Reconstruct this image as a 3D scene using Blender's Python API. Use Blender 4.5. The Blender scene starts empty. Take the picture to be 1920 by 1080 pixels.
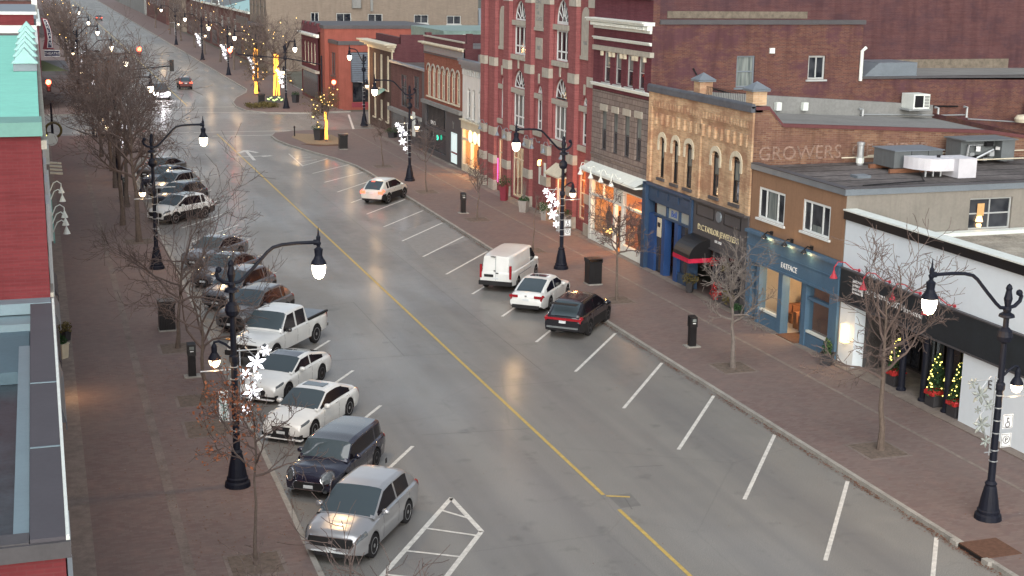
import bpy, math, random
from mathutils import Vector, Matrix
R_ = math.radians
rnd = random.Random(7)
scene = bpy.context.scene
col = scene.collection

# ------------------------------------------------------------------ mesh builder
class MB:
    def __init__(s): s.v = []; s.f = []
    def quad(s, *pts):
        n = len(s.v); s.v += [tuple(p) for p in pts]; s.f.append(tuple(range(n, n+len(pts))))
    def box(s, x0, x1, y0, y1, z0, z1):
        n = len(s.v)
        s.v += [(x0,y0,z0),(x1,y0,z0),(x1,y1,z0),(x0,y1,z0),(x0,y0,z1),(x1,y0,z1),(x1,y1,z1),(x0,y1,z1)]
        s.f += [tuple(n+i for i in q) for q in ((0,3,2,1),(4,5,6,7),(0,1,5,4),(1,2,6,5),(2,3,7,6),(3,0,4,7))]
    def obox(s, c, size, rz=0, rx=0, ry=0):
        M = Matrix.Translation(c) @ Matrix.Rotation(rz,4,'Z') @ Matrix.Rotation(ry,4,'Y') @ Matrix.Rotation(rx,4,'X')
        a, b, d = size[0]/2, size[1]/2, size[2]/2
        t = MB(); t.box(-a,a,-b,b,-d,d); s.merge(t, M)
    def merge(s, o, M=None):
        n = len(s.v)
        s.v += [tuple(M @ Vector(p)) for p in o.v] if M else o.v
        s.f += [tuple(n+i for i in q) for q in o.f]
    def tube(s, pts, rad, n=8, caps=True):
        pts = [Vector(p) for p in pts]; m = len(pts)
        if not hasattr(rad, '__len__'): rad = [rad]*m
        base = len(s.v); up = None
        for i in range(m):
            t = (pts[min(i+1,m-1)] - pts[max(i-1,0)])
            if t.length < 1e-9: t = Vector((0,0,1))
            t.normalize()
            if up is None: up = t.orthogonal().normalized()
            else:
                up = up - t*up.dot(t)
                up = up.normalized() if up.length > 1e-5 else t.orthogonal().normalized()
            w = t.cross(up)
            for k in range(n):
                a = 2*math.pi*k/n
                s.v.append(tuple(pts[i] + (up*math.cos(a) + w*math.sin(a))*rad[i]))
        for i in range(m-1):
            for k in range(n):
                a = base+i*n+k; b = base+i*n+(k+1) % n
                s.f.append((a, b, b+n, a+n))
        if caps:
            s.f.append(tuple(base+k for k in reversed(range(n)))); s.f.append(tuple(base+(m-1)*n+k for k in range(n)))
    def lathe(s, prof, c=(0,0,0), n=20, axis='Z'):
        base = len(s.v)
        for r, z in prof:
            for k in range(n):
                a = 2*math.pi*k/n; x, y = r*math.cos(a), r*math.sin(a)
                p = (x,y,z) if axis == 'Z' else ((z,x,y) if axis == 'X' else (x,z,y))
                s.v.append((p[0]+c[0], p[1]+c[1], p[2]+c[2]))
        for i in range(len(prof)-1):
            for k in range(n):
                a = base+i*n+k; b = base+i*n+(k+1) % n
                s.f.append((a, b, b+n, a+n))
        s.f.append(tuple(base+k for k in reversed(range(n)))); s.f.append(tuple(base+(len(prof)-1)*n+k for k in range(n)))
    def poly_prism(s, pts, z0, z1):
        n = len(s.v); m = len(pts)
        s.v += [(x,y,z0) for x,y in pts] + [(x,y,z1) for x,y in pts]
        s.f.append(tuple(n+i for i in reversed(range(m)))); s.f.append(tuple(n+m+i for i in range(m)))
        for i in range(m):
            j = (i+1) % m; s.f.append((n+i, n+j, n+m+j, n+m+i))
    def mbox(s, M, u0, u1, v0, v1, d0, d1):
        c = [M(u,v,d) for u in (u0,u1) for v in (v0,v1) for d in (d0,d1)]
        xs = [p[0] for p in c]; ys = [p[1] for p in c]; zs = [p[2] for p in c]
        s.box(min(xs),max(xs),min(ys),max(ys),min(zs),max(zs))
    def build(s, name, mat, parent=None, label=None, smooth=False, world=True):
        off = Vector((0,0,0))
        if parent is not None and world:
            q = parent
            while q is not None: off += Vector(q.location); q = q.parent
        me = bpy.data.meshes.new(name)
        me.from_pydata([tuple(Vector(p)-off) for p in s.v] if off.length else s.v, [], s.f)
        if mat: me.materials.append(mat)
        if smooth: me.polygons.foreach_set('use_smooth', [True]*len(me.polygons))
        me.update()
        o = bpy.data.objects.new(name, me); col.objects.link(o)
        if parent is not None: o.parent = parent
        if label: o['label'] = label
        return o

def FW(X):  return lambda u, v, d: (X+d, u, v)      # wall facing west (-x): u = y
def FS(Y):  return lambda u, v, d: (u, Y+d, v)      # wall facing south (-y): u = x

def tag(o, label=None, cat=None, group=None, kind=None):
    if label: o['label'] = label
    if cat: o['category'] = cat
    if group: o['group'] = group
    if kind: o['kind'] = kind
    return o
def empty(name, loc, label, cat, group=None, rz=0):
    o = bpy.data.objects.new(name, None); o.empty_display_size = .3
    o.location = loc; o.rotation_euler = (0,0,rz); col.objects.link(o)
    return tag(o, label, cat, group)
def struct(name, mb, mat, smooth=False):
    return tag(mb.build(name, mat, smooth=smooth), kind='structure')
def copy_tree(o, parent=None):
    c = o.copy(); col.objects.link(c); c.parent = parent
    for ch in o.children: copy_tree(ch, c)
    return c
def dup(root, loc, rz=None, label=None):
    c = copy_tree(root); c.location = loc
    if rz is not None: c.rotation_euler = (0,0,rz)
    if label: c['label'] = label
    return c

# ------------------------------------------------------------------ materials
def new_mat(name):
    m = bpy.data.materials.new(name); m.use_nodes = True
    nt = m.node_tree; b = nt.nodes['Principled BSDF']
    return m, nt, b
def N(nt, t, **kw):
    n = nt.nodes.new(t)
    for k, v in kw.items():
        if k in n.inputs: n.inputs[k].default_value = v
        else: setattr(n, k, v)
    return n
def c4(c): return (c[0], c[1], c[2], 1)
def mixc(nt, fac, a, b, mode='MIX'):
    m = nt.nodes.new('ShaderNodeMix'); m.data_type = 'RGBA'; m.blend_type = mode
    for sock, val in ((m.inputs[0], fac), (m.inputs[6], a), (m.inputs[7], b)):
        if isinstance(val, (int, float)): sock.default_value = val
        elif isinstance(val, tuple): sock.default_value = c4(val)
        else: nt.links.new(val, sock)
    return m.outputs[2]
def ramp(nt, src, p0, p1, c0=(0,0,0), c1=(1,1,1)):
    r = nt.nodes.new('ShaderNodeValToRGB'); e = r.color_ramp.elements
    e[0].position = p0; e[0].color = c4(c0); e[1].position = p1; e[1].color = c4(c1)
    nt.links.new(src, r.inputs[0]); return r.outputs[0]
def noise(nt, vec, scale, detail=4, rough=.6, out=0):
    n = N(nt, 'ShaderNodeTexNoise', Scale=scale, Detail=detail, Roughness=rough); nt.links.new(vec, n.inputs['Vector']); return n.outputs[out]
def pos(nt): return nt.nodes.new('ShaderNodeNewGeometry').outputs['Position']
def objc(nt): return nt.nodes.new('ShaderNodeTexCoord').outputs['Object']
def scl(nt, vec, s):
    m = nt.nodes.new('ShaderNodeMapping'); m.inputs['Scale'].default_value = s; nt.links.new(vec, m.inputs[0]); return m.outputs[0]
def bump(nt, b, h, strength=.3, dist=.02):
    n = N(nt, 'ShaderNodeBump', Strength=strength, Distance=dist); nt.links.new(h, n.inputs['Height']); nt.links.new(n.outputs[0], b.inputs['Normal'])

def mat(name, c, rough=.7, metal=0, var=.25, scale=2.5, streak=0, bmp=.15, coat=0, world=True):
    m, nt, b = new_mat(name); p = pos(nt) if world else objc(nt)
    n1 = noise(nt, p, scale); n2 = noise(nt, p, scale*11, 3)
    dark = tuple(x*(1-var) for x in c); lite = tuple(min(1, x*(1+var)) for x in c)
    k = mixc(nt, ramp(nt, n1, .3, .7), dark, lite)
    k = mixc(nt, .35, k, mixc(nt, ramp(nt, n2, .35, .65), dark, lite))
    if streak:
        n3 = noise(nt, scl(nt, p, (3,3,.25)), 1.5); k = mixc(nt, ramp(nt, n3, .5, .75, (0,0,0), (streak,)*3), k, tuple(x*.45 for x in c))
    nt.links.new(k, b.inputs['Base Color']); b.inputs['Roughness'].default_value = rough; b.inputs['Metallic'].default_value = metal
    b.inputs['Coat Weight'].default_value = coat
    if rough > .65: b.inputs['Specular IOR Level'].default_value = .25
    if bmp: bump(nt, b, n2, bmp, .01)
    return m
def emit(name, c, s):
    m, nt, b = new_mat(name); b.inputs['Base Color'].default_value = c4(c)
    b.inputs['Emission Color'].default_value = c4(c); b.inputs['Emission Strength'].default_value = s; return m
def brick(name, c1, c2, mortar, patch=None, bw=.23, bh=.075, soil=.5, msize=.012, patchamt=.6):
    m, nt, b = new_mat(name); p = pos(nt)
    sp = nt.nodes.new('ShaderNodeSeparateXYZ'); nt.links.new(p, sp.inputs[0])
    ad = N(nt, 'ShaderNodeMath', operation='ADD'); nt.links.new(sp.outputs[0], ad.inputs[0]); nt.links.new(sp.outputs[1], ad.inputs[1])
    cb = nt.nodes.new('ShaderNodeCombineXYZ'); nt.links.new(ad.outputs[0], cb.inputs[0]); nt.links.new(sp.outputs[2], cb.inputs[1])
    t = nt.nodes.new('ShaderNodeTexBrick'); nt.links.new(cb.outputs[0], t.inputs['Vector'])
    for k, v in (('Scale',1),('Mortar Size',msize),('Brick Width',bw),('Row Height',bh),('Bias',-.1),('Mortar Smooth',.3)): t.inputs[k].default_value = v
    t.inputs['Color1'].default_value = c4(c1); t.inputs['Color2'].default_value = c4(c2); t.inputs['Mortar'].default_value = c4(mortar)
    k = t.outputs[0]
    # rows of differing burn, blotches and rain streaks
    row = noise(nt, scl(nt, p, (.5,.5,9)), 1.6, 3); k = mixc(nt, ramp(nt, row, .42, .68, (0,0,0), (.45,)*3), k, tuple(x*.55 for x in c1))
    if patch:
        big = noise(nt, scl(nt, p, (1,1,1.8)), .55, 6, .7); k = mixc(nt, ramp(nt, big, .46, .6, (0,0,0), (patchamt,)*3), k, patch)
    st = noise(nt, scl(nt, p, (2,2,.3)), .9, 5); k = mixc(nt, ramp(nt, st, .45, .75, (0,0,0), (soil,)*3), k, tuple(x*.5 for x in c2))
    nt.links.new(k, b.inputs['Base Color']); b.inputs['Roughness'].default_value = .92; b.inputs['Specular IOR Level'].default_value = .15
    bump(nt, b, t.outputs['Fac'], -.4, .01)
    return m

M = {}
def build_materials():
    # asphalt with wheel lanes, patches and cracks
    m, nt, b = new_mat('asphalt'); p = pos(nt)
    n1 = noise(nt, p, .09, 6, .65); n2 = noise(nt, p, 1.1, 5); n3 = noise(nt, p, 34, 2)
    k = mixc(nt, ramp(nt, n1, .3, .7), (.178,.174,.16), (.24,.234,.216))
    k = mixc(nt, .4, k, mixc(nt, ramp(nt, n2, .3, .72), (.158,.154,.143), (.262,.254,.234)))
    k = mixc(nt, .38, k, mixc(nt, ramp(nt, n3, .35, .65), (.09,.09,.088), (.36,.35,.33)))
    lanes = noise(nt, scl(nt, p, (.55,.018,1)), 1.0, 3); k = mixc(nt, ramp(nt, lanes, .42, .66, (0,0,0), (.75,)*3), k, (.16,.157,.155))
    v = N(nt, 'ShaderNodeTexVoronoi', Scale=.13, feature='DISTANCE_TO_EDGE')
    wv = mixc(nt, .06, scl(nt, p, (1,.8,1)), noise(nt, p, .9, 5, out=1)); nt.links.new(wv, v.inputs['Vector'])
    k = mixc(nt, ramp(nt, v.outputs[0], .0006, .002, (.16,)*3, (0,0,0)), k, (.06,.06,.06))
    # oil drips along the parking bays
    oil = noise(nt, p, .8, 3); k = mixc(nt, ramp(nt, oil, .6, .74, (0,0,0), (.5,)*3), k, (.1,.1,.098))
    nt.links.new(k, b.inputs['Base Color'])
    rr = ramp(nt, n2, .3, .75, (.48,)*3, (.68,)*3); wet = noise(nt, scl(nt, p, (.5,.16,1)), .5, 4); nt.links.new(ramp(nt, wet, .42, .64, (.06,)*3, (.5,)*3), b.inputs['Coat Weight']); nt.links.new(ramp(nt, n3, .35, .7, (.16,)*3, (.3,)*3), b.inputs['Coat Roughness']); b.inputs['Specular IOR Level'].default_value = .3; nt.links.new(rr, b.inputs['Roughness'])
    bump(nt, b, n3, .35, .006); M['asphalt'] = m
    # brick pavers of the pavement
    m, nt, b = new_mat('pavers'); p = pos(nt)
    t = nt.nodes.new('ShaderNodeTexBrick'); nt.links.new(p, t.inputs['Vector'])
    for kk, vv in (('Scale',1),('Mortar Size',.008),('Brick Width',.24),('Row Height',.12)): t.inputs[kk].default_value = vv
    t.inputs['Color1'].default_value = (.2,.15,.138,1); t.inputs['Color2'].default_value = (.155,.104,.1,1); t.inputs['Mortar'].default_value = (.13,.115,.107,1)
    n1 = noise(nt, p, .25, 6, .7); n2 = noise(nt, p, 1.7, 5)
    k = mixc(nt, ramp(nt, n1, .35, .68, (0,0,0), (.55,)*3), t.outputs[0], (.19,.155,.142))
    k = mixc(nt, ramp(nt, n2, .5, .7, (0,0,0), (.35,)*3), k, (.24,.16,.14))
    st = noise(nt, scl(nt, p, (1.2,.05,1)), 1.2, 4); k = mixc(nt, ramp(nt, st, .5, .75, (0,0,0), (.35,)*3), k, (.15,.13,.123))
    sp_ = N(nt, 'ShaderNodeTexVoronoi', Scale=1.6); nt.links.new(p, sp_.inputs['Vector'])
    k = mixc(nt, ramp(nt, sp_.outputs[0], .03, .06, (.6,)*3, (0,0,0)), k, (.3,.28,.25))
    nt.links.new(k, b.inputs['Base Color']); b.inputs['Roughness'].default_value = .75; b.inputs['Specular IOR Level'].default_value = .25; bump(nt, b, t.outputs['Fac'], -.5, .008); M['pavers'] = m
    M['concrete'] = mat('concrete', (.31,.3,.275), .85, var=.3, scale=1.6, bmp=.3)
    M['conc_line'] = mat('pale_pavers', (.215,.185,.165), .85, var=.3, scale=3)
    M['band'] = mat('worn_paver_band', (.19,.158,.143), .85, var=.35, scale=1.2)
    M['white_paint'] = mat('road_paint_white', (.62,.61,.57), .6, var=.35, scale=5)
    M['yellow_paint'] = mat('road_paint_yellow', (.5,.36,.1), .6, var=.3, scale=4)
    M['cut'] = mat('saw_cut', (.13,.128,.122), .8)
    M['soil'] = mat('soil', (.15,.12,.1), .95, var=.4, scale=6, bmp=.6)
    M['gravel'] = mat('gravel_tan', (.28,.21,.14), .95, var=.3, scale=8, bmp=.6)
    M['grass'] = mat('dull_grass', (.09,.11,.05), .95, var=.4, scale=4)
    M['far_ground'] = mat('far_ground', (.12,.12,.1), .95, var=.3, scale=.1)
    M['patch'] = mat('asphalt_patch', (.175,.172,.165), .7, var=.15, scale=3)
    M['patch_lt'] = mat('asphalt_patch_pale', (.25,.245,.235), .7, var=.15, scale=3)
    M['drain'] = mat('rust_iron', (.12,.065,.045), .8, var=.3, scale=8)
    M['red_brick'] = brick('red_brick', (.31,.1,.104), (.26,.08,.087), (.28,.135,.13), soil=.35)
    M['left_red'] = brick('smooth_red_brick', (.19,.04,.045), (.17,.035,.04), (.175,.048,.052), soil=.3)
    M['maroon_brick'] = brick('maroon_brick', (.15,.042,.056), (.12,.034,.047), (.13,.065,.07), soil=.4)
    M['side_brick'] = brick('weathered_side_brick', (.125,.054,.055), (.095,.042,.047), (.125,.08,.078), patch=(.068,.04,.05), soil=.5, patchamt=.6)
    M['side_brick2'] = brick('patched_side_brick', (.175,.075,.056), (.09,.04,.041), (.16,.11,.09), patch=(.095,.045,.056), soil=.5, patchamt=.85)
    M['old_brick'] = brick('old_rough_brick', (.27,.15,.095), (.13,.06,.048), (.25,.19,.145), patch=(.16,.085,.07), bh=.09, bw=.3, soil=.5, patchamt=.55)
    M['tan_brick'] = brick('buff_brick', (.68,.47,.29), (.46,.3,.19), (.58,.45,.31), patch=(.33,.17,.11), soil=.6, patchamt=.7, bw=.34, bh=.11, msize=.02)
    M['dark_brick'] = brick('dark_brown_brick', (.1,.062,.054), (.075,.046,.042), (.11,.085,.075))
    M['hall_brick'] = brick('plum_brick', (.125,.04,.05), (.1,.032,.042), (.12,.08,.08), soil=.25)
    M['orange_brick'] = brick('orange_brick', (.32,.11,.07), (.25,.08,.055), (.2,.12,.1), soil=.3)
    M['paint_orange'] = mat('orange_red_painted_wall', (.27,.085,.065), .8, var=.15, scale=1, streak=.3)
    M['far_tan'] = brick('far_tan_brick', (.26,.215,.175), (.215,.18,.15), (.25,.21,.175), patch=(.19,.155,.13), soil=.3, patchamt=.4)
    M['far_red'] = brick('far_red_brick', (.17,.08,.075), (.14,.062,.06), (.16,.11,.1))
    m, nt, b = new_mat('rough_stone'); p = pos(nt)
    sp = nt.nodes.new('ShaderNodeSeparateXYZ'); nt.links.new(p, sp.inputs[0])
    cb = nt.nodes.new('ShaderNodeCombineXYZ'); nt.links.new(sp.outputs[1], cb.inputs[0]); nt.links.new(sp.outputs[2], cb.inputs[1])
    t = nt.nodes.new('ShaderNodeTexBrick'); nt.links.new(cb.outputs[0], t.inputs['Vector'])
    for kk, vv in (('Scale',1),('Mortar Size',.03),('Brick Width',.75),('Row Height',.31),('Mortar Smooth',.6)): t.inputs[kk].default_value = vv
    t.inputs['Color1'].default_value = (.27,.225,.2,1); t.inputs['Color2'].default_value = (.2,.165,.15,1); t.inputs['Mortar'].default_value = (.1,.075,.07,1)
    n1 = noise(nt, p, 3.5, 6, .7); k = mixc(nt, ramp(nt, n1, .35, .7, (0,0,0), (.55,)*3), t.outputs[0], (.13,.095,.09))
    nt.links.new(k, b.inputs['Base Color']); b.inputs['Roughness'].default_value = .95; bump(nt, b, n1, .9, .08); M['stone'] = m
    M['limestone'] = mat('pale_limestone', (.4,.38,.33), .85, var=.18, scale=3, streak=.35)
    M['white_trim'] = mat('white_painted_trim', (.74,.79,.75), .5, var=.1, scale=3, streak=.2)
    M['cream'] = mat('cream_trim', (.62,.57,.44), .6, var=.12, scale=3, streak=.3)
    M['white_wall'] = mat('white_painted_wall', (.62,.63,.62), .6, var=.1, scale=1, streak=.25)
    M['slate_coping'] = mat('slate_coping', (.085,.095,.115), .6, var=.3, scale=2)
    M['white_frame'] = mat('window_frame_white', (.7,.74,.74), .5, var=.08)
    M['grey_frame'] = mat('window_frame_grey', (.4,.42,.42), .5, var=.1)
    M['stucco'] = mat('brown_stucco', (.29,.175,.11), .9, var=.1, scale=.8, streak=.2, bmp=.2)
    M['block'] = mat('beige_block_wall', (.235,.22,.195), .9, var=.12, scale=.7, streak=.25)
    M['blue'] = mat('slate_blue_paint', (.075,.15,.235), .55, var=.12, scale=1, streak=.2)
    M['navy'] = mat('navy_blue_paint', (.028,.062,.125), .5, var=.15, scale=1, streak=.2)
    M['deep_blue'] = mat('deep_blue_paint', (.02,.065,.2), .5, var=.15, scale=1, streak=.2)
    M['char'] = mat('charcoal_paint', (.075,.072,.078), .6, var=.15, scale=1, streak=.2)
    M['black'] = mat('black_paint', (.008,.008,.01), .4, var=.2)
    M['black_pole'] = mat('black_cast_iron', (.007,.009,.018), .6, var=.2)
    M['panel_white'] = mat('white_metal_panel', (.74,.83,.9), .45, var=.04, scale=.3)
    M['darkgreen'] = mat('dark_green_fascia', (.018,.024,.03), .35, var=.3, scale=1)
    M['coping'] = mat('blue_grey_coping', (.2,.235,.27), .45, metal=.3, var=.12, scale=1.5)
    M['coping_red'] = mat('oxide_red_coping', (.13,.05,.052), .7, var=.2)
    M['roof_dark'] = mat('dark_roof_felt', (.125,.112,.108), .75, var=.75, scale=.35, streak=.5, bmp=.4)
    M['roof_grey'] = mat('grey_roof_membrane', (.23,.235,.23), .8, var=.2, scale=.6, streak=.2)
    M['roof_dirty'] = mat('dirty_pale_roof', (.34,.31,.26), .85, var=.6, scale=.8)
    M['teal'] = mat('teal_roof_membrane', (.25,.66,.55), .7, var=.1, scale=.5, streak=.12)
    M['teal_dk'] = mat('teal_edge_trim', (.15,.33,.29), .6, var=.08, scale=1)
    M['teal_cap'] = mat('pale_teal_cap', (.33,.57,.55), .5, var=.08)
    M['roof_blue'] = mat('blue_grey_flat_roof', (.095,.15,.185), .7, var=.1, scale=.8)
    M['roof_well'] = mat('wet_dark_roof', (.045,.06,.072), .35, var=.5, scale=1.2)
    M['ledge'] = mat('pale_blue_metal_ledge', (.2,.28,.32), .45, metal=.2, var=.08, scale=1)
    M['purple'] = mat('purple_grey_coping', (.082,.078,.09), .7, metal=0, var=.08, scale=.8)
    M['galv'] = mat('galvanised_metal', (.5,.53,.55), .35, metal=.6, var=.15, scale=3)
    M['hvac'] = mat('grey_unit_casing', (.17,.19,.2), .5, metal=.3, var=.12, scale=2, streak=.3)
    M['duct'] = mat('white_duct', (.62,.62,.66), .5, var=.1, scale=2)
    M['slate'] = mat('slate_awning_stripes', (.1,.125,.16), .6, var=.2)
    m, nt, b = new_mat('glass_dark'); p = pos(nt)
    n1 = noise(nt, p, .9, 2); k = mixc(nt, ramp(nt, n1, .4, .6), (.012,.015,.022), (.05,.055,.065)); nt.links.new(k, b.inputs['Base Color'])
    b.inputs['Roughness'].default_value = .08; b.inputs['Specular IOR Level'].default_value = .6; bump(nt, b, noise(nt, p, .6, 1), .05, .05); M['glass'] = m
    m, nt, b = new_mat('glass_curtained'); p = pos(nt)
    n1 = noise(nt, scl(nt, p, (6,6,.4)), 1.2, 3); k = mixc(nt, ramp(nt, n1, .35, .65), (.1,.12,.12), (.24,.27,.26)); nt.links.new(k, b.inputs['Base Color'])
    b.inputs['Roughness'].default_value = .1; M['glass_c'] = m
    m, nt, b = new_mat('shop_glass'); nt.nodes.remove(b); out = nt.nodes['Material Output']
    tr = N(nt, 'ShaderNodeBsdfTransparent', Color=(.86,.9,.9,1)); gl = N(nt, 'ShaderNodeBsdfGlossy', Roughness=.05, Color=(.9,.95,1,1)); fr = N(nt, 'ShaderNodeMapRange'); lw = N(nt, 'ShaderNodeLayerWeight', Blend=.5); nt.links.new(lw.outputs['Facing'], fr.inputs[0]); fr.inputs[1].default_value = .2; fr.inputs[2].default_value = 1; fr.inputs[3].default_value = .05; fr.inputs[4].default_value = .5
    mx = nt.nodes.new('ShaderNodeMixShader'); nt.links.new(fr.outputs[0], mx.inputs[0]); nt.links.new(tr.outputs[0], mx.inputs[1]); nt.links.new(gl.outputs[0], mx.inputs[2]); nt.links.new(mx.outputs[0], out.inputs[0]); M['shop_glass'] = m
    M['frost'] = mat('frosted_panel', (.36,.4,.38), .3, var=.1)
    M['bark'] = mat('grey_bark', (.125,.1,.085), .9, var=.3, scale=6, world=False)
    M['bark2'] = mat('pale_bark', (.16,.14,.128), .9, var=.3, scale=6, world=False)
    M['twig'] = mat('twig_brown', (.12,.092,.084), .9, var=.25, scale=2, world=False)
    M['leaf_red'] = mat('rust_leaf', (.3,.11,.055), .8, var=.5, scale=3, world=False, bmp=0)
    M['litter'] = mat('leaf_litter', (.17,.085,.055), .9, var=.5, scale=4, bmp=0)
    M['ever'] = mat('evergreen_needles', (.03,.07,.028), .9, var=.5, scale=8, world=False, bmp=0)
    M['olive'] = mat('olive_foliage', (.12,.1,.04), .9, var=.4, scale=5, world=False, bmp=0)
    M['red_bow'] = mat('red_ribbon', (.4,.02,.02), .6)
    M['terra'] = mat('dark_planter', (.035,.035,.04), .6, var=.2)
    M['pale_planter'] = mat('grey_planter', (.3,.29,.28), .7, var=.15)
    M['interior'] = mat('shop_interior', (.6,.36,.16), .8, var=.25, scale=1.2)
    M['interior_w'] = mat('pale_interior', (.55,.5,.42), .8, var=.15, scale=1.2)
    M['interior_d'] = mat('dim_interior', (.06,.055,.055), .8, var=.5, scale=1.2)
    M['wood'] = mat('brown_wood', (.2,.09,.05), .6, var=.25)
    M['gold'] = mat('gold_letters', (.72,.64,.4), .4, metal=0)
    M['letters'] = mat('white_letters', (.8,.82,.82), .5, var=.05)
    M['blue_letters'] = mat('blue_letters', (.05,.12,.4), .5)
    M['sign_red'] = mat('maroon_sign', (.22,.03,.05), .6)
    M['sign_blue'] = mat('navy_sign', (.03,.03,.09), .5)
    M['crimson'] = mat('crimson_fabric', (.5,.02,.06), .7)
    M['red_metal'] = mat('red_lamp_metal', (.42,.03,.05), .5)
    M['flake_off'] = mat('unlit_snowflake', (.3,.33,.31), .4, metal=.2)
    M['figure'] = mat('dark_clothes', (.03,.025,.03), .9, var=.4)
    M['tyre'] = mat('tyre_rubber', (.018,.018,.02), .85, var=.2, world=False)
    M['rim'] = mat('alloy', (.45,.46,.48), .3, metal=.8, var=.1, world=False, bmp=0)
    M['rim_dk'] = mat('dark_alloy', (.08,.08,.09), .35, metal=.6, var=.1, world=False, bmp=0)
    M['under'] = mat('black_plastic', (.02,.02,.022), .7, var=.2, world=False)
    M['plate'] = mat('plate_white', (.6,.64,.66), .5, var=.05, world=False, bmp=0)
    M['chrome'] = mat('chrome', (.75,.77,.8), .15, metal=1, var=.03, world=False, bmp=0)
    M['lens_red'] = mat('red_lens', (.28,.012,.02), .25, var=.1, world=False, bmp=0)
    M['lens_clear'] = mat('headlamp_lens', (.13,.145,.155), .1, metal=.2, var=.6, scale=14, world=False, bmp=0)
    M['lens_amber'] = mat('amber_lens', (.7,.3,.05), .3, world=False, bmp=0)
    m, nt, b = new_mat('car_glass'); b.inputs['Base Color'].default_value = (.05,.07,.082,1); b.inputs['Roughness'].default_value = .06; b.inputs['Specular IOR Level'].default_value = .75; b.inputs['Coat Weight'].default_value = .3; M['car_glass'] = m
    m, nt, b = new_mat('privacy_glass'); b.inputs['Base Color'].default_value = (.012,.01,.014,1); b.inputs['Roughness'].default_value = .12; b.inputs['Specular IOR Level'].default_value = .22; M['privacy'] = m
    M['black_pole'].node_tree.nodes['Principled BSDF'].inputs['Specular IOR Level'].default_value = .25
    M['globe'] = emit('lamp_globe', (1,.88,.7), 6)
    M['globe_warm'] = emit('lamp_globe_warm', (1,.76,.48), 4)
    M['flake'] = emit('lit_snowflake', (.93,.93,1), 1.3)
    M['fairy'] = emit('fairy_lights', (1,.62,.18), 3.5)
    M['fairy_wrap'] = emit('trunk_wrap_lights', (1,.45,.06), 1.6)
    M['fairy_y'] = emit('yellow_tree_lights', (1,.85,.2), 2.5)
    M['red_on'] = emit('red_signal', (1,.07,.03), 22)
    M['tail_on'] = emit('brake_light_lit', (1,.1,.05), 2.2)
    M['head_on'] = emit('headlight_lit', (1,.95,.95), 15)
    M['green_on'] = emit('green_neon', (.05,.9,.55), 1.3)
    M['pink'] = emit('pink_neon', (1,.12,.45), .8)
    M['warm_panel'] = emit('lit_shade', (1,.66,.32), 1.4)
    M['sign_lit'] = emit('lit_sign', (1,.85,.55), .9)

def paint(name, c, rough=.28, metal=0, coat=.8):
    if name in M: return M[name]
    m, nt, b = new_mat(name); p = objc(nt)
    n1 = noise(nt, p, 1.3, 4); k = mixc(nt, ramp(nt, n1, .3, .7), tuple(x*.9 for x in c), tuple(min(1,x*1.05) for x in c))
    sz = nt.nodes.new('ShaderNodeSeparateXYZ'); nt.links.new(p, sz.inputs[0])
    k = mixc(nt, ramp(nt, sz.outputs[2], .18, .5, (.4,)*3, (0,0,0)), k, tuple(x*.45+.03 for x in c))   # road dirt on the sills
    nt.links.new(k, b.inputs['Base Color']); b.inputs['Roughness'].default_value = rough; b.inputs['Metallic'].default_value = metal
    b.inputs['Coat Weight'].default_value = coat; b.inputs['Coat Roughness'].default_value = .08
    M[name] = m; return m
build_materials()

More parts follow.
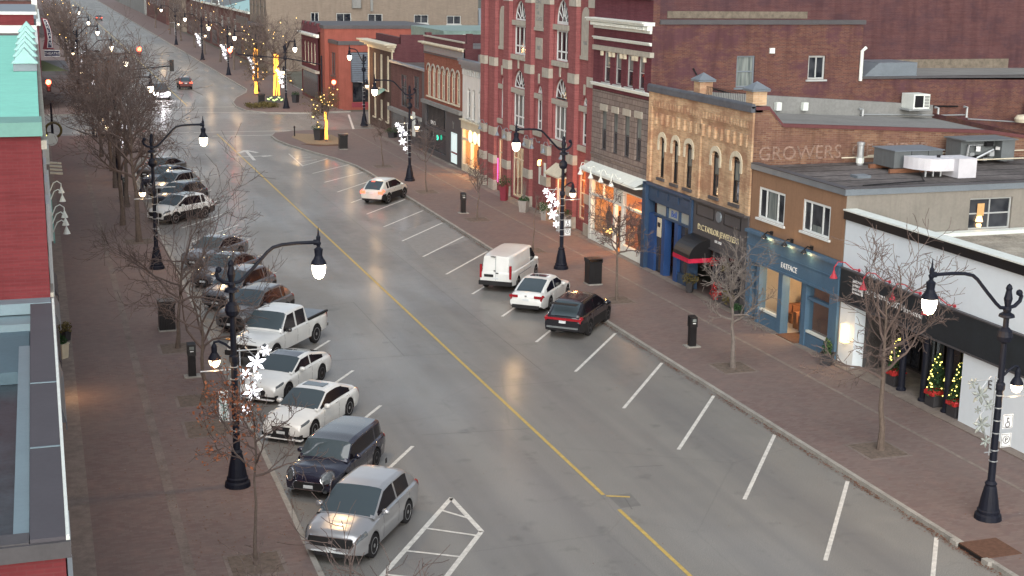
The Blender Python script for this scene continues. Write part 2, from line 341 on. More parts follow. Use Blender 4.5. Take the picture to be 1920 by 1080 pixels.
# ------------------------------------------------------------------ camera, world, sun
def setup():
    f, th, ro, ps, H = 2643.5, R_(12.80), R_(.797), R_(18.56), 16.515
    F = Vector((math.sin(ps)*math.cos(th), math.cos(ps)*math.cos(th), -math.sin(th)))
    R0 = Vector((math.cos(ps), -math.sin(ps), 0)); D0 = F.cross(R0)
    Rr = R0*math.cos(ro) - D0*math.sin(ro); D = R0*math.sin(ro) + D0*math.cos(ro)
    cd = bpy.data.cameras.new('camera'); cam = bpy.data.objects.new('camera', cd); col.objects.link(cam)
    mm = Matrix((Rr, -D, -F)).transposed().to_4x4(); mm.translation = Vector((0,0,H)); cam.matrix_world = mm
    cd.sensor_width = 36; cd.lens = 36*f/1920; cd.clip_end = 4000; cd.clip_start = .5
    scene.camera = cam
    w = bpy.data.worlds.new('World'); scene.world = w; w.use_nodes = True; nt = w.node_tree
    bg = nt.nodes['Background']; sky = nt.nodes.new('ShaderNodeTexSky'); sky.sky_type = 'NISHITA'; sky.sun_disc = False
    sky.sun_elevation = R_(14); sky.sun_rotation = R_(200); sky.air_density = 1.0; sky.dust_density = 4; sky.ozone_density = 1
    hs = nt.nodes.new('ShaderNodeHueSaturation'); hs.inputs['Saturation'].default_value = .38
    nt.links.new(sky.outputs[0], hs.inputs['Color'])
    mx = nt.nodes.new('ShaderNodeMix'); mx.data_type = 'RGBA'; mx.blend_type = 'MULTIPLY'; mx.inputs[0].default_value = 1
    mx.inputs[7].default_value = (.95,.985,1.03,1); nt.links.new(hs.outputs[0], mx.inputs[6]); nt.links.new(mx.outputs[2], bg.inputs[0])
    bg.inputs[1].default_value = .14
    sd = bpy.data.lights.new('sun', 'SUN'); sd.energy = 1.0; sd.angle = R_(45); sd.color = (1,.985,.965)
    so = bpy.data.objects.new('sun', sd); col.objects.link(so)
    az, el = R_(200), R_(60)
    d = Vector((math.sin(az)*math.cos(el), math.cos(az)*math.cos(el), math.sin(el)))
    so.rotation_euler = d.to_track_quat('Z','Y').to_euler()
    vs = scene.view_settings; vs.view_transform = 'Standard'; vs.look = 'None'; vs.gamma = 1; vs.exposure = EXPOSURE
    scene.cycles.use_adaptive_sampling = True
    scene.cycles.max_bounces = 5; scene.cycles.diffuse_bounces = 3; scene.cycles.glossy_bounces = 3
    scene.cycles.sample_clamp_indirect = 4; scene.cycles.caustics_reflective = False; scene.cycles.caustics_refractive = False
EXPOSURE = .64
setup()

def light(name, loc, energy, color, parent, radius=.15, spot=None):
    d = bpy.data.lights.new(name, 'SPOT' if spot else 'POINT'); d.energy = energy*.6; d.color = color; d.shadow_soft_size = radius
    if spot: d.spot_size = spot; d.spot_blend = .7
    o = bpy.data.objects.new(name, d); col.objects.link(o)
    off = Vector((0,0,0)); q = parent
    while q is not None: off += Vector(q.location); q = q.parent
    o.location = Vector(loc)-off; o.parent = parent
    return o

def text_mb(s, size, ext=.01, spacing=1.0):
    c = bpy.data.curves.new('t', 'FONT'); c.body = s; c.size = size; c.extrude = ext; c.space_character = spacing; c.resolution_u = 3
    o = bpy.data.objects.new('t', c); col.objects.link(o)
    dg = bpy.context.evaluated_depsgraph_get(); me = bpy.data.meshes.new_from_object(o.evaluated_get(dg))
    mb = MB(); mb.v = [tuple(v.co) for v in me.vertices]; mb.f = [tuple(p.vertices) for p in me.polygons]
    bpy.data.objects.remove(o); bpy.data.curves.remove(c); bpy.data.meshes.remove(me)
    return mb
def put_text(s, size, mp, u, v, d, m, name, parent, west=True, bold=0, center=True):
    t = text_mb(s, size); 
    w = max([p[0] for p in t.v]+[0]); off = w/2 if center else 0
    sg = -1 if west else 1
    o = MB(); o.f = [tuple(reversed(q)) for q in t.f]
    o.v = [mp(u + sg*(p[0]-off), v + p[1], d - p[2]) for p in t.v]
    return o.build(name, m, parent)
# ------------------------------------------------------------------ ground
def ground():
    g = MB(); g.quad((-700,-60,-.03),(900,-60,-.03),(900,3000,-.03),(-700,3000,-.03)); struct('ground', g, M['far_ground'])
    g = MB()
    ys = [0,30,60,100,140,180,260,400,700,1500]
    for a, b in zip(ys[:-1], ys[1:]): g.quad((-3,a,0),(34,a,0),(34,b,0),(-3,b,0))
    struct('road', g, M['asphalt'])
    g = MB(); g.quad((-60,143,.004),(-3,143,.004),(-3,164,.004),(-60,164,.004)); g.quad((34,143,.004),(110,143,.004),(110,161,.004),(34,161,.004)); struct('side_road', g, M['asphalt'])
    # pavements with kerbs
    K = .13
    def pave(name, kerb, inner):
        """kerb: polyline of the road edge, inner: the same number of points on the building side"""
        m = MB(); c = MB(); n = len(kerb)
        kv = [Vector((a[0],a[1],0)) for a in kerb]; iv = [Vector((a[0],a[1],0)) for a in inner]
        w = .17; ins = []
        for k, i in zip(kv, iv):
            d = (i-k).normalized(); ins.append(k + d*w)
        for j in range(n-1):
            m.quad((*ins[j].xy,K),(*ins[j+1].xy,K),(*iv[j+1].xy,K),(*iv[j].xy,K))
            c.quad((*kv[j].xy,-.02),(*kv[j+1].xy,-.02),(*kv[j+1].xy,K+.004),(*kv[j].xy,K+.004))
            c.quad((*kv[j].xy,K+.004),(*kv[j+1].xy,K+.004),(*ins[j+1].xy,K+.004),(*ins[j].xy,K+.004))
        struct(name, m, M['pavers']); struct('kerb', c, M['concrete'])
    pave('pavement_right', [(25.05,8),(25.05,60),(25.05,112),(24.9,116),(24.2,120.5),(22.9,126),(21.8,131),(21.3,135),(21.3,138.5),(22,141),(24,142.4),(34,142.6)],
         [(33.5,8),(33.5,60),(33.5,112),(33.5,116),(33.5,120.5),(33.5,126),(33.5,131),(33.5,135),(33.5,138.5),(33.5,141),(33.6,142),(34.5,142.2)])
    pave('pavement_left', [(6.7,8),(6.7,60),(6.7,112),(7,118),(8.5,126),(9.6,133),(9.5,138),(8.5,141),(6,142.4),(-4,142.6)],
         [(-3,8),(-3,60),(-3,112),(-3,118),(-3,126),(-3,133),(-3,138),(-3,141),(-3.1,142),(-3.5,142.2)])
    pave('pavement_far_right', [(34,160.6),(28,160.2),(24.5,161),(22.4,164),(21.9,169),(22.2,174),(23.4,180),(25.6,187),(26.4,192),(26.4,260),(26.4,700)],
         [(34,161),(33.5,162),(33.5,164),(33.5,168),(33.5,170),(33.5,174),(33.5,180),(33.5,187),(33.5,192),(34,260),(34,700)])
    pave('pavement_far_left', [(-4,163),(4,163),(6,164.5),(6.9,168),(6.9,260),(6.9,700)], [(-4,164),(-3.4,164.3),(-3,165),(-3,168),(-3,260),(-3,700)])
    m = MB(); m.box(3.05,3.35,8,140,K-.02,K+.004)
    for y in (44,60.5,77.5,94): pass
    struct('paver_strip', m, M['band'])
    m = MB(); m.box(29.6,29.75,20,140,K-.02,K+.004); m.box(31.55,32.0,20,138,K-.02,K+.004); m.box(0,.75,18,140,K-.02,K+.004); struct('building_edge_strip', m, M['conc_line'])
    # markings
    Z = .006
    def strip(m, a, b, w, z=Z):
        a = Vector((*a,0)); b = Vector((*b,0)); d = (b-a).normalized(); n = Vector((-d.y,d.x,0))*w/2
        m.quad((*(a+n).xy,z),(*(a-n).xy,z),(*(b-n).xy,z),(*(b+n).xy,z))
    m = MB()
    for k in range(0, 18):
        y = 28.0+k*4.98 + (.25 if k > 4 else 0)
        if y < 114: strip(m, (20.7,y), (24.8,y+5.5 - (0 if y < 107 else .8)), .13)
    strip(m, (20.7,117.5),(23.6,121.5),.12); strip(m,(20.7,117.3),(20.9,125.5),.12)
    for t in (.3,.6,.85): strip(m,(20.75+.1*t,117.5+8*t),(22.2+.6*(1-t),119.5+5.6*t),.1)
    for k in range(0, 17):
        y = 45.9+k*5.03 - (.1 if k else 0)
        if y < 118: strip(m, (11.8,y), (8.2,y-5.3), .13)
    strip(m,(11.75,40.75),(8.2,35.5),.16); strip(m,(11.72,40.7),(11.85,37.8),.16); strip(m,(11.85,37.85),(8.6,33.0),.16)
    for (a, b) in (((11.15,39.8),(11.8,38.9)),((10.3,38.55),(11.65,37.55)),((9.3,37.1),(10.75,36.2)),((8.3,35.7),(9.8,34.8))): strip(m, a, b, .1, Z+.004)
    strip(m,(15.9,140.2),(24.5,140.0),.28); strip(m,(14.5,143.8),(31,143.2),.24)
    strip(m,(8,166.8),(31,159.0),.26); strip(m,(8,169.5),(22,169.3),.26)
    strip(m,(30.6,143.2),(33.2,158.0),.22); strip(m,(35.8,147),(36.4,157),.45); strip(m, (-3,146.5),(14,143.9),.16)
    for a in range(5): strip(m,(-2.6+a*.01,146+a*3.2),(-2.5,147.5+a*3.2),.3)
    # turn arrow ahead of the stop line
    for a, b, w in (((15.9,124.2),(18.8,124.6),.28),((17.3,121.8),(17.5,128.4),.28),((16.6,126.8),(17.5,128.6),.4),((18.3,126.8),(17.5,128.6),.4),((18.3,124.0),(19.2,124.6),.4)): strip(m, a, b, w, Z+.001*len(m.f)%.004+.004)
    struct('white_road_marking', m, M['white_paint'])
    m = MB(); strip(m,(16.5,8),(16.5,38.3),.13); strip(m,(16.5,39.6),(16.55,142),.13); strip(m,(16.55,39.5),(17.25,39.2),.12)
    strip(m,(16.6,172),(16.6,700),.14); struct('yellow_road_line', m, M['yellow_paint'])
    m = MB()
    for a, b in (((12.6,67.5),(14.4,67.9)),((14.4,67.9),(14.4,57.5)),((14.4,57.5),(16.4,57.3)),((9.5,57.6),(14.3,57.5)),((16.7,52),(19.5,52)),((12.4,47),(16.4,46.6)),((18.2,41.8),(19.5,41.6)),((8,92),(8.1,91.9)),((19.4,53.5),(19.3,112)),((16.9,38.2),(17.1,39.4))): strip(m, a, b, .025, .003)
    struct('pavement_joint', m, M['cut'])
    m = MB(); m.quad((20.6,78.5,.002),(24.9,82.5,.002),(24.9,90,.002),(21.2,86,.002)); struct('pale_asphalt_patch', m, M['patch_lt'])
    m = MB(); m.quad((16.6,38.4,.002),(17.3,38.4,.002),(17.4,39.5,.002),(16.6,39.5,.002)); struct('asphalt_patch', m, M['patch'])
    # planted tip of the near right corner
    m = MB(); m.poly_prism([(23.1,136.9),(23.6,131.5),(25.2,130.2),(27.5,131),(27.3,138),(24,139.8)], .12, .142); struct('gravel_bed', m, M['gravel'])
    m = MB(); m.poly_prism([(23.0,131.2),(24.3,129.4),(26.8,129.2),(27.4,130.8),(25.2,130.0),(23.6,131.3)], .12, .15); struct('brick_bed_edge', m, M['drain'])
    # pits round the trees
    for (x, y, w, l) in ((27.3,40.6,.75,.75),(27.2,51.5,.7,.75),(27.2,64.3,.7,.7),(27.2,77.5,.7,.7),(27.2,88.5,.7,.7),(27,100.7,.7,.8),(27,114.8,.7,.8),(5,37.1,.7,.7),(5.1,49.5,.75,.9),(5.1,53,.7,.7),(5.1,60.9,.7,.8),(5.2,86.1,.8,.8)):
        c = MB(); c.box(x-w-.12,x+w+.12,y-l-.12,y+l+.12,.12,.136); struct('tree_pit_edging', c, M['band'])
        c = MB(); c.box(x-w,x+w,y-l,y+l,.12,.142); struct('tree_pit_soil', c, M['soil'])
    # catch basin in the right kerb
    e = empty('catch_basin', (25.6,32.1,.13), 'rusty iron catch basin lid set in the right kerb near the lamp post', 'drain')
    c = MB(); c.box(25.0,26.3,31.5,32.7,.12,.15); c.build('lid', M['drain'], e)
    c = MB(); c.box(24.9,25.1,31.2,31.5,.0,.17); c.box(24.9,25.1,32.7,33.0,.0,.17); c.build('kerb_block', M['concrete'], e)
    c = MB(); c.box(24.98,25.04,31.5,32.7,.01,.115); c.build('inlet', M['black'], e)
    # leaves in the gutter and on the pavers
    m = MB()
    def leaf(x, y, z, s):
        a = rnd.random()*6.28; t = rnd.uniform(-.5,.5); dx, dy = math.cos(a)*s, math.sin(a)*s
        m.quad((x-dx,y-dy,z),(x+dy*.6,y-dx*.6,z+s*.3*abs(t)),(x+dx,y+dy,z+s*.4*rnd.random()),(x-dy*.6,y+dx*.6,z))
    for i in range(5200):
        y = 26+ (rnd.random()**1.4)*92; clump = .5+.5*math.sin(y*1.7)*math.sin(y*.37)
        if rnd.random() > .25+clump: continue
        leaf(25.0-abs(rnd.gauss(0,.13)), y, .012+rnd.random()*.03, rnd.uniform(.02,.05))
    for i in range(420): leaf(rnd.uniform(25.3,31.6), rnd.uniform(28,110), .14, rnd.uniform(.02,.04))
    for i in range(700): leaf(rnd.gauss(5,1.3), rnd.uniform(33,60), .14, rnd.uniform(.02,.045))
    for i in range(500): leaf(6.75+abs(rnd.gauss(0,.2)), rnd.uniform(33,90), .012, rnd.uniform(.02,.045))
    for i in range(350): leaf(rnd.uniform(8,24), rnd.uniform(30,100), .01, rnd.uniform(.015,.03))
    tag(m.build('fallen_leaves', M['litter']), 'brown fallen leaves scattered along the gutter and pavement', 'leaves', kind='stuff')
ground()

# ------------------------------------------------------------------ walls and windows
def arch_pts(u0, u1, vs, vt, n=10):
    """points of an arch from (u0,vs) over vt to (u1,vs)"""
    c, r = (u0+u1)/2, (u1-u0)/2
    return [(c - r*math.cos(math.pi*k/n), vs + (vt-vs)*math.sin(math.pi*k/n)) for k in range(n+1)]
def facade(mb, mp, u0, u1, v0, v1, holes, dep=.22):
    us = sorted({u0, u1, *[h[0] for h in holes], *[h[1] for h in holes]}); vs = sorted({v0, v1, *[h[2] for h in holes], *[h[3] for h in holes]})
    for a, b in zip(us[:-1], us[1:]):
        for c, d in zip(vs[:-1], vs[1:]):
            mu, mv = (a+b)/2, (c+d)/2
            if any(h[0] < mu < h[1] and h[2] < mv < h[3] for h in holes): continue
            mb.quad(mp(a,c,0), mp(b,c,0), mp(b,d,0), mp(a,d,0))
    for h in holes:
        a, b, c, d = h[:4]; ar = h[4] if len(h) > 4 else 0
        s = d-ar
        mb.quad(mp(a,c,0), mp(a,c,dep), mp(a,s,dep), mp(a,s,0)); mb.quad(mp(b,c,0), mp(b,s,0), mp(b,s,dep), mp(b,c,dep))
        mb.quad(mp(a,c,0), mp(b,c,0), mp(b,c,dep), mp(a,c,dep))
        if ar:
            P = arch_pts(a, b, s, d); k = len(P)//2
            for i in range(len(P)-1):
                mb.quad(mp(*P[i],0), mp(*P[i+1],0), mp(*P[i+1],dep), mp(*P[i],dep))
                corner = (a,d) if i < k else (b,d)
                mb.quad(mp(*corner,0), mp(*P[i],0), mp(*P[i+1],0))
        else: mb.quad(mp(a,d,0), mp(a,d,dep), mp(b,d,dep), mp(b,d,0))
def shell(root, mp, u0, u1, v1, depth, holes, m, side=None, roof=None, roofz=None, back=True, v0=0, roofname='roof', west=True):
    """facade with openings, side walls behind it and a roof sheet"""
    w = MB(); facade(w, mp, u0, u1, v0, v1, holes); w.build('wall', m, root)
    s = MB()
    s.quad(mp(u0,v0,0), mp(u0,v0,depth), mp(u0,v1,depth), mp(u0,v1,0)); s.quad(mp(u1,v0,0), mp(u1,v1,0), mp(u1,v1,depth), mp(u1,v0,depth))
    if back: s.quad(mp(u0,v0,depth), mp(u1,v0,depth), mp(u1,v1,depth), mp(u0,v1,depth))
    s.build('side_wall', side or m, root)
    if roof:
        rz = roofz if roofz is not None else v1-.3
        r = MB(); r.mbox(mp, u0+.02, u1-.02, rz-.15, rz, .02, depth-.02); r.build(roofname, roof, root)
def window(root, mp, u0, u1, v0, v1, frame, pane='glass', arch=0, mull=(), trans=(), fw=.07, dep=.18, sill=None, sillm=None, lintel=None, fan=0, name='window', sash=None):
    e = .004; f = MB(); a, b, c, d = u0+e, u1-e, v0+e, v1-e; s = d-arch
    f.mbox(mp, a, a+fw, c, s, dep-.08, dep); f.mbox(mp, b-fw, b, c, s, dep-.08, dep); f.mbox(mp, a+fw, b-fw, c, c+fw, dep-.08, dep)
    if not arch: f.mbox(mp, a+fw, b-fw, d-fw, d, dep-.08, dep)
    else:
        f.mbox(mp, a+fw, b-fw, s-fw/2, s+fw/2, dep-.08, dep)
        P = arch_pts(a, b, s, d); Q = arch_pts(a+fw, b-fw, s, d-fw)
        for i in range(len(P)-1):
            f.quad(mp(*P[i],dep-.08), mp(*P[i+1],dep-.08), mp(*Q[i+1],dep-.08), mp(*Q[i],dep-.08)); f.quad(mp(*Q[i],dep-.08), mp(*Q[i+1],dep-.08), mp(*Q[i+1],dep), mp(*Q[i],dep))
        if fan:
            cx = (a+b)/2; r = (b-a)/2
            for k in range(1, fan):
                t = math.pi*k/fan; p0 = (cx-.25*r*math.cos(t), s+.25*(d-s)*math.sin(t)); p1 = (cx-.95*r*math.cos(t), s+.95*(d-s)*math.sin(t))
                f.tube([mp(*p0,dep-.04), mp(*p1,dep-.04)], .035, 4)
            rr = [(cx-.28*r*math.cos(math.pi*k/8), s+.28*(d-s)*math.sin(math.pi*k/8)) for k in range(9)]
            f.tube([mp(*q,dep-.04) for q in rr], .03, 4)
    for t in mull:
        u = a+(b-a)*t; f.mbox(mp, u-fw*.4, u+fw*.4, c+fw, (s if arch else d)-fw, dep-.07, dep-.01)
    for t in trans:
        v = c+(s-c)*t; f.mbox(mp, a+fw, b-fw, v-fw*.4, v+fw*.4, dep-.065, dep-.012)
    w = f.build(name, frame, root)
    g = MB(); gd = dep-.03
    if arch: g.quad(*[mp(*q, gd) for q in [(b-.01,c+.01),(a+.01,c+.01)]+arch_pts(a+.01,b-.01,s,d-.01)])
    else: g.quad(mp(a+.01,c+.01,gd), mp(b-.01,c+.01,gd), mp(b-.01,d-.01,gd), mp(a+.01,d-.01,gd))
    g.build('pane', M[pane] if isinstance(pane, str) else pane, w)
    if sash:   # curtain or lower pane of another tone
        g = MB(); g.quad(*[mp(uu,vv,gd-.006) for uu, vv in ((a+fw+(b-a)*sash[0],c+fw+(s-c)*sash[2]),(a+(b-a)*sash[1]-fw,c+fw+(s-c)*sash[2]),(a+(b-a)*sash[1]-fw,c+(s-c)*sash[3]-fw),(a+fw+(b-a)*sash[0],c+(s-c)*sash[3]-fw))]); g.build('curtain', M['glass_c'], w)
    if sill:
        q = MB(); q.mbox(mp, u0-.12, u1+.12, v0-sill, v0-.003, -.1, .1); q.build('sill', sillm or frame, w)
    if lintel:
        q = MB(); q.mbox(mp, u0-.12, u1+.12, v1+.003, v1+lintel, -.05, .1); q.build('lintel', sillm or frame, w)
    return w
def shop(root, mp, u0, u1, v0, v1, depth, wallm, energy=0, color=(1,.7,.4), shelves=True, seed=1, back=None):
    w = MB(); a, b, c, d = u0+.01, u1-.01, v0+.01, v1-.01
    w.quad(mp(a,c,.2), mp(b,c,.2), mp(b,c,depth), mp(a,c,depth)); w.quad(mp(a,d,.2), mp(b,d,.2), mp(b,d,depth), mp(a,d,depth))
    w.quad(mp(a,c,.2), mp(a,d,.2), mp(a,d,depth), mp(a,c,depth)); w.quad(mp(b,c,.2), mp(b,d,.2), mp(b,d,depth), mp(b,c,depth)); w.quad(mp(a,c,depth), mp(b,c,depth), mp(b,d,depth), mp(a,d,depth))
    w.build('shop_room', wallm, root)
    r = random.Random(seed)
    if shelves:
        s = MB()
        for k in range(int((u1-u0)*2.2)):
            u = r.uniform(a+.3,b-.3); h = r.uniform(.3,1.3); s.mbox(mp, u-.15, u+.15, c+.02, c+h, r.uniform(.6,depth-.6), depth-.3)
        for v in (c+1.0, c+1.6, c+2.2):
            if v < d-.2: s.mbox(mp, a+.2, b-.2, v, v+.05, depth-.4, depth-.05)
        s.build('display_shelf', M['wood'], root)
    if energy: light('shop_lamp', mp((u0+u1)/2, v1-.5, depth*.45), energy, color, root, .25)
def cornice(root, mp, u0, u1, v, steps, m, name='cornice', ends=.0):
    c = MB(); z = v
    for h, out in steps:
        c.mbox(mp, u0-ends*out, u1+ends*out, z, z+h, -out, .12); z += h
    return c.build(name, m, root)
def gooseneck(root, mp, u, v, m, drop=.55, out=.75, lit=False, name='gooseneck_lamp', side=0, parts=True):
    t = MB(); pts = [(u,v,0),(u+side*.2,v+.02,-.2),(u+side*.45,v+.28,-out*.55),(u+side*.6,v+.3,-out*.85),(u+side*.68,v+.05,-out),(u+side*.68,v-.1,-out)]
    t.tube([mp(*q) for q in pts], .025, 6); t.lathe([(.07,-.03),(.07,.03)], mp(u,v,-.02), 8, 'X')
    a = t.build(name, m, root)
    c = mp(u+side*.68, v-.1, -out); s = MB(); s.lathe([(.04,0),(.06,-.08),(.17,-.3),(.16,-.31)], c, 12); s.build('lamp_shade', m, a, smooth=False)
    if lit:
        g = MB(); g.lathe([(.02,-.2),(.1,-.24),(.12,-.3),(.02,-.32)], c, 10); g.build('bulb', M['globe_warm'], a)
    return a
# ------------------------------------------------------------------ right hand street front
def R1_bookstore():
    X = 32; mp = FW(X); y0, y1 = 24, 51.15
    r = empty('shop_building', (X, 38, 0), 'low shop with white metal panel front, black cap and dark band above pillars', 'building')
    w = MB(); w.mbox(mp, y0, y1, 4.3, 6.35, 0, .018); w.build('upper_wall', M['panel_white'], r)
    w = MB(); w.mbox(mp, y0, y1+.02, 6.38, 6.74, -.12, .4); w.build('black_cap', M['black'], r)
    w = MB(); w.mbox(mp, y0, y1+.03, 6.745, 6.8, -.16, .5); w.build('coping', M['white_trim'], r)
    w = MB(); w.mbox(mp, y0, y1-.02, 5.2, 5.45, .1, 14); w.build('roof', M['roof_dirty'], r)
    w = MB(); w.mbox(mp, y0, y1, 4.3, 6.36, .02, .38); w.build('parapet_back', M['white_wall'], r)
    w = MB(); w.mbox(mp, y1-.5, y1-.03, 5.46, 5.62, 3.0, 14); w.build('roof_kerb', M['white_trim'], r)
    w = MB(); w.mbox(mp, y0, y1-.02, 2.92, 4.27, -.1, 1.4); w.build('fascia_band', M['darkgreen'], r)
    w = MB(); w.mbox(mp, y0, y1-.02, 4.275, 4.33, -.16, .02); w.mbox(mp, y0, y1-.02, 2.85, 2.915, -.13, .3); w.build('trim_strip', M['char'], r)
    # recessed shop window from 42.6 to 50, solid white panel nearer
    w = MB(); w.mbox(mp, y0, 42.55, .15, 2.84, 0, .5); w.mbox(mp, 49.95, y1-.02, .15, 2.84, 0, .5); w.build('white_pier', M['panel_white'], r)
    w = MB(); w.mbox(mp, 42.56, 49.94, .15, 2.85, 2.3, 2.4); w.mbox(mp, 49.7, 49.94, .14, 2.85, .51, 2.3); w.build('recess_wall', M['interior_d'], r)
    w = MB(); w.mbox(mp, y0, y1, .13, .17, -.45, 2.3); w.build('plinth', M['conc_line'], r)
    for a, b in ((42.9,44.5),(44.8,46.3),(46.6,47.9),(48.2,49.5)):
        window(r, lambda u,v,d: mp(u,v,d+2.0), a, b, .35, 2.7, M['black'], 'glass', mull=(.5,), fw=.06)
    for y in (43.6, 45.1, 46.6): 
        w = MB(); w.lathe([(.2,.15),(.2,.25),(.14,.32),(.14,2.7),(.2,2.78),(.2,2.85)], (X+.2,y,0), 16); w.build('pillar', M['black_pole'], r, smooth=False)
    s = MB(); s.mbox(mp, 49.35, 50.1, 3.42, 3.98, -.14, -.105); s.build('logo_board', M['letters'], r)
    s = MB()
    for k in range(3): s.mbox(mp, 49.42, 50.03, 3.5+k*.16, 3.56+k*.16, -.15, -.142)
    s.build('logo_stripe', M['char'], r)
    put_text('LOTTE WING', .26, mp, 48.35, 3.6, -.115, M['letters'], 'sign_letters', r)
    put_text('NORTH', .36, mp, 46.95, 3.5, -.115, M['letters'], 'sign_letters', r)
    put_text('BOOKSTORE', .21, mp, 45.75, 3.48, -.115, M['letters'], 'sign_letters', r)
    put_text('E', .5, mp, 40.9, 1.9, -.012, M['char'], 'wall_letter', r)
    for y in (50.25, 48.0, 45.9, 43.7): gooseneck(r, mp, y-.4, 4.42, M['red_metal'], out=.85, side=.9)
    # wall lamp on the white pier
    w = MB(); w.mbox(mp, 50.3, 50.7, 1.15, 1.95, -.2, -.005); w.build('wall_lamp', M['warm_panel'], r); light('wall_lamp_glow', mp(50.5,1.5,-.5), 26, (1,.6,.25), r, .15)
    e = MB(); e.mbox(mp, 46.9, 47.4, 2.1, 2.2, 1.9, 1.95); e.mbox(mp, 46.9,47.4, 2.3,2.38,1.9,1.95); e.build('green_neon', M['green_on'], r)
R1_bookstore()
def xmas_tree(x, y, h, label, seed):
    r = random.Random(seed); e = empty('potted_tree', (x,y,.17), label, 'potted tree', 'potted trees with lights on the shop step')
    p = MB(); p.box(x-.28,x+.28,y-.28,y+.28,.17,.62); p.build('planter', M['terra'], e)
    f = MB()
    for i in range(900):
        t = r.random(); z = .62+t*h; rr = .36*(1-t)**.7*(.5+.5*r.random())+.03; a = r.random()*6.28
        s = r.uniform(.04,.09); c = Vector((x+rr*math.cos(a), y+rr*math.sin(a), z)); d = Vector((r.gauss(0,1),r.gauss(0,1),r.gauss(0,.6))).normalized()*s; q = Vector((r.gauss(0,1),r.gauss(0,1),r.gauss(0,1))).normalized()*s*.6
        f.quad(c-d, c+q, c+d, c-q)
    f.build('foliage', M['ever'], e)
    b = MB()
    for i in range(46):
        t = r.random(); z = .65+t*h; rr = .38*(1-t)**.7+.03; a = r.random()*6.28; c = (x+rr*math.cos(a), y+rr*math.sin(a), z); b.obox(c, (.035,.035,.035), r.random())
    b.build('string_lights', M['fairy_y'], e)
    b = MB(); b.obox((x-.1,y,.7),(.5,.55,.14)); 
    for i in range(60): b.obox((x+r.uniform(-.32,.28),y+r.uniform(-.3,.3),.66+r.random()*.14),(.1,.05,.06),r.random()*3,r.random())
    b.build('red_bow', M['red_bow'], e)
xmas_tree(32.3,43.05,1.6,'lit potted evergreen nearest the white panel, beside the last pillar',1)
xmas_tree(32.3,44.45,1.6,'lit potted evergreen standing between the two nearer black pillars',2)
xmas_tree(32.4,47.3,1.5,'lit potted evergreen behind the bare tree, near the green neon',3)

